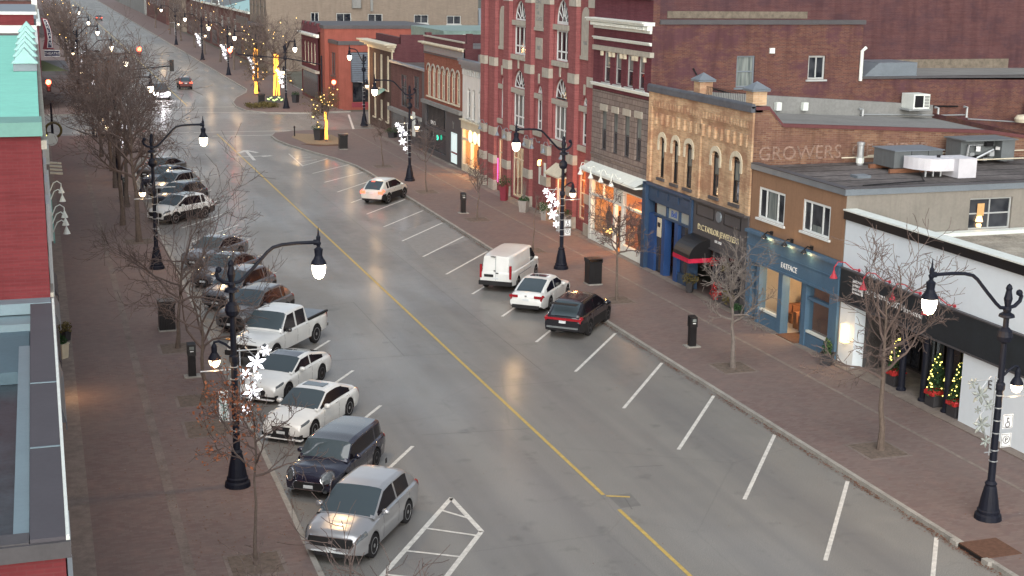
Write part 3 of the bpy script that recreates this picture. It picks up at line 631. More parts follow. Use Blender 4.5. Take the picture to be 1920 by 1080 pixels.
def R2_brown():
    X = 32; mp = FW(X); y0, y1 = 51.2, 59.55
    r = empty('shop_building', (X, 55.4, 0), 'two storey brown stucco building with slate blue shop front and three lit wall lamps', 'building')
    wins = [(56.35,58.8,5.15,6.62),(52.4,54.7,5.25,6.68)]
    w = MB(); facade(w, mp, y0, y1, 4.52, 7.35, wins); w.build('wall', M['stucco'], r)
    for a, b, c, d in wins:
        window(r, mp, a, b, c, d, M['white_frame'], 'glass', mull=(.28,.72), fw=.1, dep=.1, sash=(.3,.7,0,1) if a > 55 else (.3,.7,0,.35), sill=.1)
    s = MB(); ms = FS(y0); facade(s, ms, X, 48, 0, 7.35, [(38.15,40.35,5.6,7.0)]); s.build('side_wall', M['block'], r)
    w2 = window(r, ms, 38.15, 40.35, 5.6, 7.0, M['grey_frame'], 'glass', mull=(.5,), trans=(.5,), fw=.07)
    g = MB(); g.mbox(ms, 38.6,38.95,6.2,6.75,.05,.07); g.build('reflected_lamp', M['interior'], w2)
    g = MB(); g.lathe([(.12,5.95),(.17,5.95),(.1,6.2),(.08,6.2)], (38.75,y0+.08,0), 10); g.lathe([(.1,5.7),(.12,5.8),(.1,5.85)], (38.75,y0+.08,0), 10); g.build('table_lamp', M['warm_panel'], w2)
    s = MB(); s.quad((48,y0,0),(48,y1,0),(48,y1,7.35),(48,y0,7.35)); s.build('rear_wall', M['block'], r)
    c = MB(); c.mbox(mp, y0-.06, y1, 7.36, 7.62, -.12, .3); c.box(X+.3, 48, y0-.06, y0+.2, 7.36, 7.62); c.build('coping', M['coping'], r)
    c = MB(); c.mbox(mp, y0-.03, y1, 7.625, 7.66, -.14, .28); c.box(X+.28,48,y0-.08,y0+.18,7.625,7.66); c.build('coping_edge', M['char'], r)
    c = MB(); c.mbox(mp, y0+.2, y1-.03, 7.3, 7.5, .3, 16); c.build('roof', M['roof_dark'], r)
    for k in range(5):
        c = MB(); c.mbox(mp, y0+1.4+k*1.5, y0+1.46+k*1.5, 7.501, 7.512, .35, 15.9); c.build('roof_seam', M['black'], r)
    c = MB(); c.tube([(33.5,52.4,7.56),(37,53.0,7.56),(38.5,55.6,7.56)], .025, 5); c.tube([(40.2,56.5,7.56),(42.2,57,7.56)], .03, 5); c.build('roof_cable', M['black'], r)
    c = MB(); c.box(34.6,35.3,54.6,55.2,7.5,7.62); c.build('roof_hatch', M['coping'], r)
    # shop front
    c = MB(); c.mbox(mp, y0+.02, y1-.02, 2.98, 4.35, -.14, .3); c.mbox(mp, y0, y1, 4.36, 4.5, -.28, .3); c.mbox(mp, y0+.02,y1-.02,3.0,3.1,-.2,-.145); c.mbox(mp, y0+.02,y1-.02,3.75,3.8,-.17,-.145); c.build('fascia', M['blue'], r)
    c = MB()
    for a, b in ((59.05,59.53),(58.2,58.5),(56.0,56.38),(53.85,54.2),(51.25,51.9)): c.mbox(mp, a, b, .15, 2.97, -.1, .3)
    c.mbox(mp, 56.38,58.2,.15,.75,-.05,.25); c.mbox(mp, 51.9,53.85,.15,.75,-.05,.25); c.mbox(mp, 51.9,53.85,2.3,2.42,-.05,.2)
    c.build('shopfront_frame', M['blue'], r)
    c = MB(); c.mbox(mp, 56.45,58.13,.8,.9,-.06,.1); c.mbox(mp, 51.97,53.78,.8,.9,-.06,.1); c.build('display_sill', M['white_trim'], r)
    c = MB(); c.mbox(mp, 54.2, 54.45, .15, 2.9, .1, 1.6); c.mbox(mp, 58.5,59.05,.15,2.9,.2,.28); c.build('red_door', M['wood'], r)
    d = MB(); d.mbox(mp, 55.0, 56.0, .17, .6, .9,1.0); d.mbox(mp,54.5,56.0,2.3,2.4,.9,1.0); d.mbox(mp,54.95,55.03,.6,2.9,.9,1.0); d.mbox(mp,55.9,56.0,.6,2.9,.9,1.0); d.build('door_frame', M['blue'], r)
    g = MB(); g.quad(mp(56.38,.75,.12),mp(58.2,.75,.12),mp(58.2,2.98,.12),mp(56.38,2.98,.12)); g.build('shop_window', M['shop_glass'], r)
    g = MB(); g.quad(mp(51.9,.75,.12),mp(53.85,.75,.12),mp(53.85,2.98,.12),mp(51.9,2.98,.12)); g.build('shop_window', M['shop_glass'], r)
    g = MB(); g.quad(mp(54.5,.2,.95),mp(56.0,.2,.95),mp(56.0,2.98,.95),mp(54.5,2.98,.95)); g.build('door_glass', M['shop_glass'], r)
    shop(r, mp, y0+.15, y1-.15, .14, 2.97, 3.6, M['interior_w'], 420, (1,.62,.3), seed=4)
    t = MB(); t.mbox(mp, 54.3, 56.0, .135, .16, -.3, 1.0); t.build('tiled_step', M['drain'], r)
    b = MB(); b.mbox(mp, y0, y1, .05, .15, -.3, .0); b.build('plinth', M['conc_line'], r)
    put_text('FATFACE', .36, mp, 55.4, 3.28, -.16, M['letters'], 'sign_letters', r)
    for y in (57.4, 55.5, 53.75):
        t = MB(); t.tube([mp(y,4.62,.0), mp(y-.1,4.72,-.3), mp(y-.25,4.62,-.55)], .03, 6); t.mbox(mp, y-.1, y+.1, 4.55, 4.72, -.05, 0)
        L = t.build('wall_lamp', M['black'], r); s = MB(); s.lathe([(.05,.12),(.16,-.02),(.15,-.03)], mp(y-.25,4.5,-.55), 12); s.build('lamp_shade', M['black'], L)
        g = MB(); g.lathe([(.03,.0),(.08,-.03),(.02,-.06)], mp(y-.25,4.5,-.55), 8); g.build('bulb', M['globe_warm'], L)
        light('wall_lamp_glow', mp(y-.25,4.36,-.42), 9, (1,.72,.32), r, .05)
R2_brown()
def tapered_pot(p, x, y, z0, z1, r0, r1, n=4):
    p.lathe([(r0,z0),(r1,z1),(r1*1.08,z1),(r1*1.08,z1+.05),(r1*.85,z1+.05),(r1*.85,z1-.04)], (x,y,0), n)
def bush(f, x, y, z, rx, rz, n, r, s=.06, flat=False):
    for i in range(n):
        a = r.random()*6.28; b = math.acos(r.uniform(-1,1)); q = r.random()**.4
        c = Vector((x+rx*q*math.sin(b)*math.cos(a), y+rx*q*math.sin(b)*math.sin(a), z+rz*q*math.cos(b)))
        d = Vector((r.gauss(0,1),r.gauss(0,1),r.gauss(0,1))).normalized()*s*r.uniform(.6,1.4); e = Vector((r.gauss(0,1),r.gauss(0,1),r.gauss(0,1))).normalized()*s*.6
        f.quad(c-d, c+e, c+d, c-e)
def planter(x, y, label, pm='terra', h=.6, r=.28, fh=.35, fr=.32, fm='ever', n=4, z=.13, twigs=0, name='planter', group=None, seed=0, cnt=260):
    e = empty(name, (x,y,z), label, 'planter', group); rr = random.Random(int(x*13+y*7))
    p = MB(); tapered_pot(p, x, y, z, z+h, r*.8, r, n); p.build('pot', M[pm], e)
    f = MB(); bush(f, x, y, z+h+fh*.6, fr, fh, cnt, rr); f.build('foliage', M[fm], e)
    if twigs:
        t = MB()
        for k in range(twigs):
            a = rr.random()*6.28; q = rr.uniform(.05,.22); t.tube([(x,y,z+h),(x+q*math.cos(a),y+q*math.sin(a),z+h+rr.uniform(.9,1.5))],[.02,.012],4)
        t.build('birch_stick', M['bark2'], e)
    return e
planter(31.35,50.9,'square dark planter with small cone shrub by the blue shop corner',h=.45,r=.4,fh=.45,fr=.22)
planter(31.6,65.0,'black urn of spiky dried plant beside the jeweller entrance',h=.55,r=.25,fr=.45,fh=.3,fm='olive')
planter(31.6,59.7,'dark hanging shrub pot at the dark grey shop corner',h=.3,r=.22,fr=.35,fh=.2)

def R3_tan():
    X = 32; mp = FW(X); y0, y1 = 59.62, 71.75
    r = empty('brick_building', (X, 65.7, 0), 'buff brick building with five narrow arched windows above blue and charcoal shops', 'building')
    holes = [(69.65,70.3,5.42,7.65,.18),(67.9,68.6,5.35,7.68,.18),(66.2,67.0,5.35,7.7,.18),(63.1,63.9,5.4,7.68,.18),(60.85,61.7,5.4,7.7,.18)]
    w = MB(); facade(w, mp, y0, y1, 5.0, 10.0, holes); w.build('wall', M['tan_brick'], r)
    for h in holes:
        window(r, mp, *h[:4], M['black'], 'glass', arch=h[4], trans=(.52,), fw=.06, dep=.2, sill=.16, sillm=M['char'], sash=(0,1,.5,.95))
        # pale arch hood and jambs
        a, b, c, d = h[:4]; P = arch_pts(a-.02,b+.02,d-.2,d+.02,10); Q = arch_pts(a-.2,b+.2,d-.22,d+.28,10); m = MB()
        for i in range(len(P)-1):
            m.quad(mp(*P[i],-.05),mp(*P[i+1],-.05),mp(*Q[i+1],-.05),mp(*Q[i],-.05)); m.quad(mp(*Q[i],-.05),mp(*Q[i+1],-.05),mp(*Q[i+1],0),mp(*Q[i],0)); m.quad(mp(*P[i],-.05),mp(*P[i+1],-.05),mp(*P[i+1],0),mp(*P[i],0))
        m.mbox(mp, a-.22, a-.03, d-.75, d-.225, -.05, 0); m.mbox(mp, b+.03, b+.22, d-.75, d-.225, -.05, 0); m.build('arch_hood', M['cream'], r)
    p = MB()
    for a, b in ((71.3,71.73),(65.15,65.55),(59.64,60.0)): p.mbox(mp, a, b, 5.05, 10.0, -.1, 0)
    for a, b in ((65.56,71.29),(60.01,65.14)):
        p.mbox(mp, a, b, 9.55, 10.0, -.09, 0); p.mbox(mp, a, b, 9.1, 9.2, -.05, 0); 
        k = int((b-a)/.34)
        for i in range(k):
            u = a+(b-a)*(i+.5)/k; p.mbox(mp, u-.09, u+.09, 9.22+.0, 9.54, -.12, 0)
            if i % 2 == 0: p.mbox(mp, u-.08, u+.08, 8.3, 8.9, -.13, 0); p.mbox(mp, u+.09, u+.25, 8.62, 8.9, -.1, 0)
    p.build('brickwork_relief', M['tan_brick'], r)
    c = MB(); c.mbox(mp, y0, y1, 10.0, 10.28, -.22, .4); c.tube([mp(y0,10.3,-.1), mp(y1,10.3,-.1)], .12, 8); c.build('cornice', M['slate_coping'], r)
    s = MB(); s.quad((X,y0,0),(50,y0,0),(50,y0,8.1),(45.2,y0,8.8),(33.4,y0,9.4),(32.7,y0,10.2),(X,y0,10.2)); s.build('side_wall', M['old_brick'], r)
    s = MB(); s.quad((X,y1,0),(50,y1,0),(50,y1,9.3),(X,y1,10.2)); s.quad((50,y0,0),(50,y1,0),(50,y1,8.5),(50,y0,8.1)); s.build('rear_wall', M['side_brick2'], r)
    s = MB()
    for (a, za), (b, zb) in (((32.0,10.28),(32.75,10.28)),((32.75,10.25),(33.5,9.45)),((33.5,9.45),(45.2,8.88)),((45.2,8.88),(50,8.2))):
        s.quad((a,y0-.06,za),(b,y0-.06,zb),(b,y0+.28,zb),(a,y0+.28,za)); s.quad((a,y0-.06,za-.16),(b,y0-.06,zb-.16),(b,y0-.06,zb),(a,y0-.06,za))
    s.build('side_coping', M['coping_red'], r)
    s = MB(); s.quad((X+.3,y0+.3,8.9),(50,y0+.3,7.9),(50,y1-.05,8.2),(X+.3,y1-.05,9.0)); s.build('roof', M['roof_grey'], r)
    s = MB(); s.quad((X+.3,y1-.4,9.0),(50,y1-.4,8.1),(50,y1-.4,8.95),(X+.5,y1-.4,10.1)); s.quad((X+.5,y1-.4,10.1),(50,y1-.4,8.95),(50,y1,8.95),(X+.5,y1,10.1)); s.build('parapet', M['roof_grey'], r)
    for x in (36.2, 39.6, 41.3):
        v = MB(); v.box(x-.16,x+.16,y1-.75,y1-.45,9.0-.02*(x-32),9.45-.02*(x-32)); v.build('wall_vent', M['white_trim'], r)
    # chimneys with metal hoods
    for y in (66.05, 60.3):
        c = MB(); c.box(X+.02,X+.75,y-.35,y+.35,10.3,10.95); h = c.build('chimney', M['tan_brick'], r)
        c = MB(); c.box(X-.1,X+.87,y-.47,y+.47,10.96,11.05); n = len(c.v); c.v += [(X-.12,y-.5,11.06),(X+.9,y-.5,11.06),(X+.9,y+.5,11.06),(X-.12,y+.5,11.06),(X+.38,y,11.42)]; c.f += [(n,n+1,n+4),(n+1,n+2,n+4),(n+2,n+3,n+4),(n+3,n,n+4)]; c.build('chimney_hood', M['coping'], h)
    c = MB()
    for k in range(26):
        y = 60.8+k*.185; c.tube([(X+.3,y,10.3),(X+.3,y,10.75)], .012, 4)
    c.tube([(X+.3,60.8,10.75),(X+.3,65.5,10.75)], .015, 4); c.build('railing', M['black'], r)
    # painted wall letters, faded
    put_text('GROWERS  OF  CIDER', .95, FS(y0), 37.0, 7.72, -.012, mat('faded_sign_paint', (.25,.17,.135), .95, var=.75, scale=9, bmp=0), 'faded_wall_sign', r, west=False)
    # blue shop front (far bay)
    c = MB(); c.mbox(mp, 65.72, 71.3, 4.05, 4.9, -.12, .3); c.mbox(mp, 71.3, 71.75, .13, 5.0, -.3, .3); c.mbox(mp, 65.6, 65.85, .13, 4.9, -.22, .3)
    for k in range(4): c.mbox(mp, 66.0+k*1.33, 67.0+k*1.33, 4.35, 4.75, -.17, -.125)
    c.mbox(mp, 65.72, 71.5, 4.9, 4.98, -.3, .2); c.build('fascia', M['navy'], r)
    c = MB(); c.mbox(mp, 70.45,71.28,.13,3.3,-.05,.3); c.mbox(mp, 69.0,69.4,.13,3.3,-.1,.3); c.mbox(mp,67.35,67.8,.13,3.3,-.1,.3); c.mbox(mp,67.8,69.0,.13,3.2,.9,1.0); c.build('deep_blue_panel', M['deep_blue'], r)
    c = MB(); c.mbox(mp, 65.86, 70.45, 3.3, 3.4, -.1, .25); c.mbox(mp,65.86,70.45,4.0,4.045,-.1,.2); c.mbox(mp,68.9,69.05,3.4,4.0,-.06,.2); c.mbox(mp,67.3,67.45,3.4,4.0,-.06,.2); c.mbox(mp,65.86,67.35,.13,.7,-.04,.2); c.build('transom_bar', M['navy'], r)
    for a, b in ((69.05,70.45),(67.45,68.9),(65.86,67.3)):
        g = MB(); g.quad(mp(a,3.4,.05),mp(b,3.4,.05),mp(b,4.0,.05),mp(a,4.0,.05)); g.build('transom_pane', M['frost'], r)
    g = MB(); g.quad(mp(65.86,.7,.1),mp(67.35,.7,.1),mp(67.35,3.3,.1),mp(65.86,3.3,.1)); g.quad(mp(69.4,.13,.1),mp(70.45,.13,.1),mp(70.45,3.3,.1),mp(69.4,3.3,.1)); g.build('shop_window', M['glass'], r)
    put_text('Bell', .5, mp, 68.2, 3.52, .03, M['blue_letters'], 'sign_letters', r)
    c = MB(); c.mbox(mp, 69.45, 69.95, 2.2, 3.25, -.14, -.105); c.build('yellow_poster', M['cream'], r)
    c = MB(); c.mbox(mp, 69.52, 69.88, 2.75, 3.0, -.15, -.142); c.build('poster_print', M['black'], r)
    # charcoal jeweller front
    c = MB(); c.mbox(mp, 59.64, 65.58, 2.75, 4.95, -.1, .3); c.mbox(mp, 59.64,65.58,4.955,5.05,-.28,.2); c.mbox(mp,59.64,60.05,.13,2.75,-.1,.3); c.mbox(mp,60.0,65.5,2.72,2.8,-.18,-.1); c.build('fascia', M['char'], r)
    c = MB()
    for a, b in ((63.2,65.2),(60.3,62.1)):
        for q in ((a,b,4.2,4.24),(a,b,4.78,4.82),(a,a+.04,4.24,4.78),(b-.04,b,4.24,4.78)): c.mbox(mp, *q, -.125, -.1)
    c.build('panel_moulding', M['black'], r)
    c = MB(); c.lathe([(.02,-.16),(.28,-.15),(.3,-.1)], mp(62.65,4.5,0), 20, 'X'); c.build('clock', M['coping'], r)
    put_text('D.C.TAYLOR JEWELLERS', .42, mp, 62.7, 3.5, -.12, M['gold'], 'sign_letters', r)
    put_text('EST. 1952', .18, mp, 62.6, 3.15, -.12, M['letters'], 'small_sign_letters', r)
    c = MB(); c.mbox(mp, 60.05,65.5,.13,2.72,1.3,1.4); c.build('recess_wall', M['black'], r)
    for a, b in ((60.2,61.7),(61.9,63.2)):
        g = MB(); g.quad(mp(a,.6,.05),mp(b,.6,.05),mp(b,2.7,.05),mp(a,2.7,.05)); g.build('shop_window', M['glass'], r)
        c = MB(); c.mbox(mp,a-.08,b+.08,.13,.59,-.02,.2); c.mbox(mp,a-.1,a-.01,.6,2.7,-.02,.1); c.mbox(mp,b+.01,b+.1,.6,2.7,-.02,.1); c.build('window_base', M['char'], r)
    # black domed awning with red valance
    a = MB(); 
    for i in range(8):
        t0, t1 = math.pi/2*i/8, math.pi/2*(i+1)/8
        q = [(-1.25*math.cos(t), 2.25+.95*math.sin(t)) for t in (t0,t1)]
        a.quad(mp(63.5,q[0][1],q[0][0]),mp(65.4,q[0][1],q[0][0]),mp(65.4,q[1][1],q[1][0]),mp(63.5,q[1][1],q[1][0]))
    for u in (63.5,65.4): a.quad(mp(u,2.25,0),*[mp(u,2.25+.95*math.sin(math.pi/2*i/8),-1.25*math.cos(math.pi/2*i/8)) for i in range(9)])
    aw = a.build('awning', M['black'], r)
    a = MB(); a.mbox(mp, 63.5,65.4,2.02,2.24,-1.27,-1.24); a.box(X-1.24,X,65.4,65.43,2.02,2.24); a.box(X-1.24,X,63.47,63.5,2.02,2.24); a.build('valance', M['crimson'], aw)
    for y in (62.4,61.0): 
        c = MB(); bush(c, X-.2, y, .8, .35, .5, 160, rnd, .07); bush(c, X-.3, y+.3, 2.2, .3, .25, 60, rnd, .06); c.build('window_display', M['red_bow'] if y > 62 else M['olive'], r)
    b = MB(); b.mbox(mp, y0, y1, .05, .15, -.45, .0); b.build('plinth', M['conc_line'], r)
R3_tan()

def R4_stone():
    X = 32; mp = FW(X); y0, y1 = 71.78, 80.4
    r = empty('brick_building', (X, 76, 0), 'narrow three storey plum brick building with white cornices over rough stone and white shop', 'building')
    up = [(77.75,78.75,9.95,11.75),(76.05,77.0,9.95,11.75),(74.3,75.25,9.95,11.75),(72.7,73.6,9.95,11.75)]
    lo = [(78.05,78.9,5.9,8.25),(76.3,77.1,5.9,8.27),(74.55,75.4,5.9,8.3),(72.85,73.7,5.9,8.33)]
    w = MB(); facade(w, mp, y0, y1, 9.45, 14.9, up); w.build('upper_wall', M['maroon_brick'], r)
    w = MB(); facade(w, mp, y0, y1, 5.0, 9.42, lo); w.build('stone_wall', M['stone'], r)
    for a, b, c, d in up: window(r, mp, a, b, c, d, M['grey_frame'], 'glass', trans=(.5,), fw=.07, sill=.1, sash=(0,1,.5,1))
    for a, b, c, d in lo:
        window(r, mp, a, b, c, d, M['char'], 'glass', trans=(.5,), fw=.06, sash=(0,1,.5,1))
        l = MB(); l.mbox(mp, a-.12, b+.12, d+.003, d+.38, -.06, .1); l.build('lintel', M['limestone'], r)
    cornice(r, mp, y0+.1, y1-.15, 13.08, [(.16,.12),(.26,.3),(.12,.55),(.08,.65)], M['white_trim'], ends=.2)
    d = MB()
    for k in range(40): d.mbox(mp, y0+.35+k*.2, y0+.45+k*.2, 13.27, 13.44, -.42, -.3)
    d.build('dentil', M['white_trim'], r)
    cornice(r, mp, y0+.05, y1-.1, 12.42, [(.1,.1),(.07,.18)], M['white_trim'], 'string_course')
    cornice(r, mp, y0-.02, y1-.1, 11.79, [(.28,.14)], M['limestone'], 'string_course')
    q = MB()
    pass
    for a, b, c, dd in up: q.mbox(mp, a-.22, a-.03, 11.5, 11.77, -.14, 0); q.mbox(mp, b+.03, b+.22, 11.5, 11.77, -.14, 0)
    q.build('bracket', M['cream'], r)
    cornice(r, mp, y0, y1, 9.68, [(.12,.14),(.06,.2)], M['white_trim'], 'sill_course')
    cornice(r, mp, y0, y1, 14.9, [(.15,.15)], M['char'], 'coping')
    cornice(r, mp, y0, y1, 5.45, [(.1,.06)], M['stone'], 'stone_course')
    # side wall facing south over the lower roof, stepping down at the back
    s = MB(); facade(s, FS(y0), X, 45.2, 0, 13.6, [(37.2,38.35,10.1,11.88),(41.75,42.85,10.5,11.85)]); s.quad((45.2,y0,0),(75,y0,0),(75,y0,10.05),(45.2,y0,10.5)); s.quad((X,y0,13.6),(X+.4,y0,13.6),(X+.4,y0,14.9),(X,y0,14.9)); s.build('side_wall', M['side_brick2'], r)
    s = MB(); s.quad((X,y1,0),(45.2,y1,0),(45.2,y1,13.5),(X,y1,13.5)); s.quad((45.2,y0,10.4),(45.2,y1,10.4),(45.2,y1,13.4),(45.2,y0,13.4)); s.build('rear_wall', M['side_brick'], r)
    window(r, FS(y0), 37.2,38.35,10.1,11.88, M['coping'], 'glass_c', trans=(.5,), fw=.09, sill=.1)
    window(r, FS(y0), 41.75,42.85,10.5,11.85, M['grey_frame'], 'glass', mull=(.5,), fw=.1, sill=.1)
    s = MB(); s.box(X+.4,45.3,y0-.1,y0+.3,13.61,13.85); s.box(45.25,75,y0-.1,y0+.3,10.5,10.62); s.build('side_coping', M['char'], r)
    s = MB(); s.quad((X+.3,y0+.3,13.5),(45.2,y0+.3,13.4),(45.2,y1,13.4),(X+.3,y1,13.5)); s.quad((45.2,y0+.3,10.5),(75,y0+.3,10.3),(75,y1,10.3),(45.2,y1,10.5)); s.build('roof', M['roof_grey'], r)
    s = MB(); s.box(46.6,49.2,y0+.3,y0+3,10.45,11.4); s.quad((45.6,y0+.3,10.6),(46.6,y0+.3,11.38),(46.6,y0+3,11.38),(45.6,y0+3,10.6)); s.quad((45.6,y0+.3,10.5),(46.6,y0+.3,10.5),(46.6,y0+.3,11.38),(45.6,y0+.3,10.6)); s.build('roof_housing', M['coping'], r)
    s = MB(); s.tube([(45.15,y0-.12,10.4),(45.15,y0-.12,12.1),(45.4,y0-.12,12.3)], .1, 8); s.build('downpipe', M['white_trim'], r)
    s = MB(); s.tube([(34.5,y0-.04,11.2),(35.2,y0-.04,10.2),(37,y0-.04,9.75),(41,y0-.04,9.2),(46,y0-.04,8.95),(52,y0-.04,8.8)], .05, 5); s.build('wall_cable', M['black'], r)
    s = MB(); s.box(39.2,39.5,y0-.12,y0,12.0,12.3); s.build('vent_cover', M['white_trim'], r)
    # shop front
    c = MB(); c.mbox(mp, y0+.02, y1-.02, 3.95, 4.55, -.08, .3); c.build('fascia', M['char'], r)
    c = MB(); n = len(c.v)
    c.quad(mp(y0+.0,5.0,0),mp(y1,5.0,0),mp(y1,4.62,-.75),mp(y0,4.62,-.75)); c.mbox(mp, y0, y1, 4.5, 4.61, -.77, -.05); c.mbox(mp,y0+.01,y1-.01,4.62,4.98,-.04,0); c.build('white_canopy', M['white_trim'], r)
    for y in (79.3,77.6,76.0,74.4): gooseneck(r, lambda u,v,d: mp(u,v,d-.55), y, 4.75, M['white_trim'], out=.55, side=0)
    c = MB(); c.mbox(mp, y0,y0+.35,.13,3.94,-.06,.3); c.mbox(mp,y1-.35,y1,.13,3.94,-.06,.3)
    for a in (76.3,75.1): c.mbox(mp,a,a+.22,.13,3.94,-.04,.2)
    c.mbox(mp,y0+.35,75.1,.13,.75,-.03,.2); c.mbox(mp,76.52,y1-.35,.13,.75,-.03,.2)
    c.mbox(mp,76.52,y1-.35,2.95,3.08,-.02,.15); c.mbox(mp,y0+.35,75.1,2.95,3.08,-.02,.15); c.mbox(mp,75.32,76.3,2.95,3.9,-.03,.1); c.mbox(mp,78.2,78.32,3.08,3.94,0,.12)
    c.mbox(mp,y0+.35,y1-.35,3.86,3.94,-.03,.12); c.build('shopfront_frame', M['white_trim'], r)
    put_text('112', .62, mp, 75.8, 3.15, -.045, M['char'], 'sign_letters', r)
    g = MB(); g.quad(mp(y0+.35,.75,.08),mp(75.1,.75,.08),mp(75.1,3.9,.08),mp(y0+.35,3.9,.08)); g.build('shop_window', M['shop_glass'], r)
    g = MB(); g.quad(mp(76.52,.75,.08),mp(y1-.35,.75,.08),mp(y1-.35,3.9,.08),mp(76.52,3.9,.08)); g.build('shop_window', M['shop_glass'], r)
    g = MB(); g.quad(mp(75.32,.13,.9),mp(76.3,.13,.9),mp(76.3,2.95,.9),mp(75.32,2.95,.9)); g.build('door_glass', M['shop_glass'], r)
    shop(r, mp, y0+.4, y1-.4, .14, 3.93, 3.4, M['interior'], 1000, (1,.42,.13), seed=5)
    for y in (79.0,78.1,77.3,74.2,73.2):
        f = MB(); f.lathe([(.1,.75),(.14,1.2),(.2,1.6),(.16,2.0),(.05,2.08),(.09,2.2),(.08,2.34),(.01,2.38)], (X+.75,y,0), 10); f.build('mannequin', M['figure'] if y != 78.1 else M['red_bow'], r, smooth=True)
    f = MB(); 
    for k in range(16): f.obox(mp(76.9+rnd.random()*2.4,.85+rnd.random()*.2,.4+rnd.random()*.3),(.09,.09,.09),rnd.random())
    f.build('window_lights', M['fairy'], r)
    b = MB(); b.mbox(mp, y0, y1, .05, .15, -.4, .0); b.build('plinth', M['conc_line'], r)
R4_stone()

def R5_hall():
    X = 32.4; mp = FW(X); y0, y1 = 80.45, 104.0
    r = empty('brick_hall', (X, 92, 0), 'tall red brick hall with arched fan windows and pale stone blocks on its piers', 'building')
    H = []  # (u0,u1,v0,v1,arch)
    big = [(94.3,97.0,5.4,9.45,1.35,7.98),(85.9,88.4,5.4,9.5,1.35,7.95),(94.3,97.0,10.5,14.3,1.5,12.75),(85.9,88.4,10.6,14.6,1.5,12.8)]
    small = [(98.85,99.95,5.6,8.75,.7,8.0),(90.6,91.9,5.6,8.75,.75,8.0),(82.1,83.3,5.6,8.7,.75,7.95)]
    for a, b, c, d, ar, tz in big+small: H += [(a,b,c,tz-.2),(a,b,tz+.15,d,ar)]
    H += [(81.75,83.4,.9,4.1,.7),(85.3,87.6,.13,3.2),(93.9,96.8,.3,4.0),(98.6,100.2,.6,4.1)]
    w = MB(); facade(w, mp, y0, y1, 0, 19, H, dep=.3); w.build('wall', M['red_brick'], r)
    def win(a,b,c,d,ar,tz,tall):
        window(r, mp, a,b,c,tz-.2, M['white_frame'], 'glass' if tall else 'glass_c', mull=(.33,.67) if b-a > 2 else (.5,), trans=(.3,), fw=.12, dep=.25)
        window(r, mp, a,b,tz+.15,d, M['white_frame'], 'glass', arch=ar, fw=.1, dep=.25, fan=6 if b-a > 2 else 5)
        q = MB(); q.mbox(mp, a-.22,b+.22,tz-.197,tz+.147,-.08,.2); q.build('stone_band', M['limestone'], r); q = MB(); q.mbox(mp,a-.22,b+.22,c-.34,c-.003,-.14,.2); q.build('stone_sill', M['limestone'], r); q = MB(); q.mbox(mp,(a+b)/2-.1,(a+b)/2+.1,d+.1,d+.75,-.08,0); q.build('keystone', M['limestone'], r)
    for k in big: win(*k, k[2] > 9)
    for k in small: win(*k, True)
    p = MB(); blocks = MB()
    for a, b in ((102.9,103.95),(100.4,101.6),(97.15,98.35),(92.3,93.5),(88.6,89.8),(83.75,84.95),(80.5,81.6)):
        p = MB(); p.mbox(mp, a, b, 0, 19, -.28, 0); p.build('pier', M['red_brick'], r)
        for z in (.1,2.15,4.25,9.4,14.2):
            bk = MB(); bk.mbox(mp, a-.05, b+.05, z, z+.62 if z > 1 else .9, -.33, -.02); bk.build('stone_block', M['limestone'], r)
    
    for a, b, c, d, ar in ((90.5,92.2,12.6,15.2,.8),(98.75,100.0,10.9,13.8,.7),(82.1,83.4,11.2,14.2,.7)):
        t = MB(); P = arch_pts(a,b,d-ar,d); t.quad(*[mp(*q,-.06) for q in [(b,c),(a,c)]+P])
        for q0, q1 in zip(P[:-1],P[1:]): t.quad(mp(*q0,-.06),mp(*q1,-.06),mp(*q1,0),mp(*q0,0))
        t.mbox(mp,a-.12,b+.12,c-.22,c+.0,-.1,0); t.build('stone_plaque', M['limestone'], r)
    t = MB(); t.mbox(mp,90.7,92.0,10.5,11.9,-.06,0); t.build('stone_plaque', M['limestone'], r)
    put_text('SONS\nOF\nTHE\nLODGE', .38, mp, 91.35, 14.2, -.07, M['roof_grey'], 'carved_letters', r)
    put_text('1887', .4, mp, 91.35, 11.1, -.07, M['roof_grey'], 'carved_letters', r)
    put_text('1886', .36, mp, 82.75, 11.9, -.07, M['roof_grey'], 'carved_letters', r)
    s = MB()
    ms = FS(y0)
    s.quad((X,y0,0),(78,y0,0),(78,y0,19),(X,y0,19)); s.build('side_wall', M['side_brick'], r)
    s = MB(); s.quad((X,y1,0),(78,y1,0),(78,y1,19),(X,y1,19)); s.quad((78,y0,0),(78,y1,0),(78,y1,19),(78,y0,19)); s.build('rear_wall', M['side_brick'], r)
    s = MB(); s.box(X+.1,78,y0+.1,y1-.1,18.8,19.0); s.build('roof', M['roof_dark'], r)
    s = MB(); s.box(36.8,46.5,y0-.04,y0,13.62,14.05); s.box(45.8,62,y0-.04,y0,10.35,11.0); s.build('mortar_scar', mat('mortar_scar_stone', (.17,.145,.115), .95, var=.4, scale=4), r)
    # ground floor
    shop(r, mp, 93.2, 101, .2, 4.4, 3, M['interior_w'], 450, (1,.6,.3), seed=8)
    shop(r, mp, 80.7, 88.5, .2, 4.2, 3, M['interior'], 800, (1,.45,.15), seed=9)
    window(r, mp, 93.9,96.8,.3,4.0, M['cream'], 'shop_glass', mull=(.4,.7), trans=(.75,), fw=.1)
    window(r, mp, 98.6,100.2,.6,4.1, M['cream'], 'shop_glass', trans=(.7,), fw=.1)
    window(r, mp, 81.75,83.4,.9,4.1, M['cream'], 'shop_glass', arch=.7, mull=(.5,), trans=(.33,.66), fw=.08)
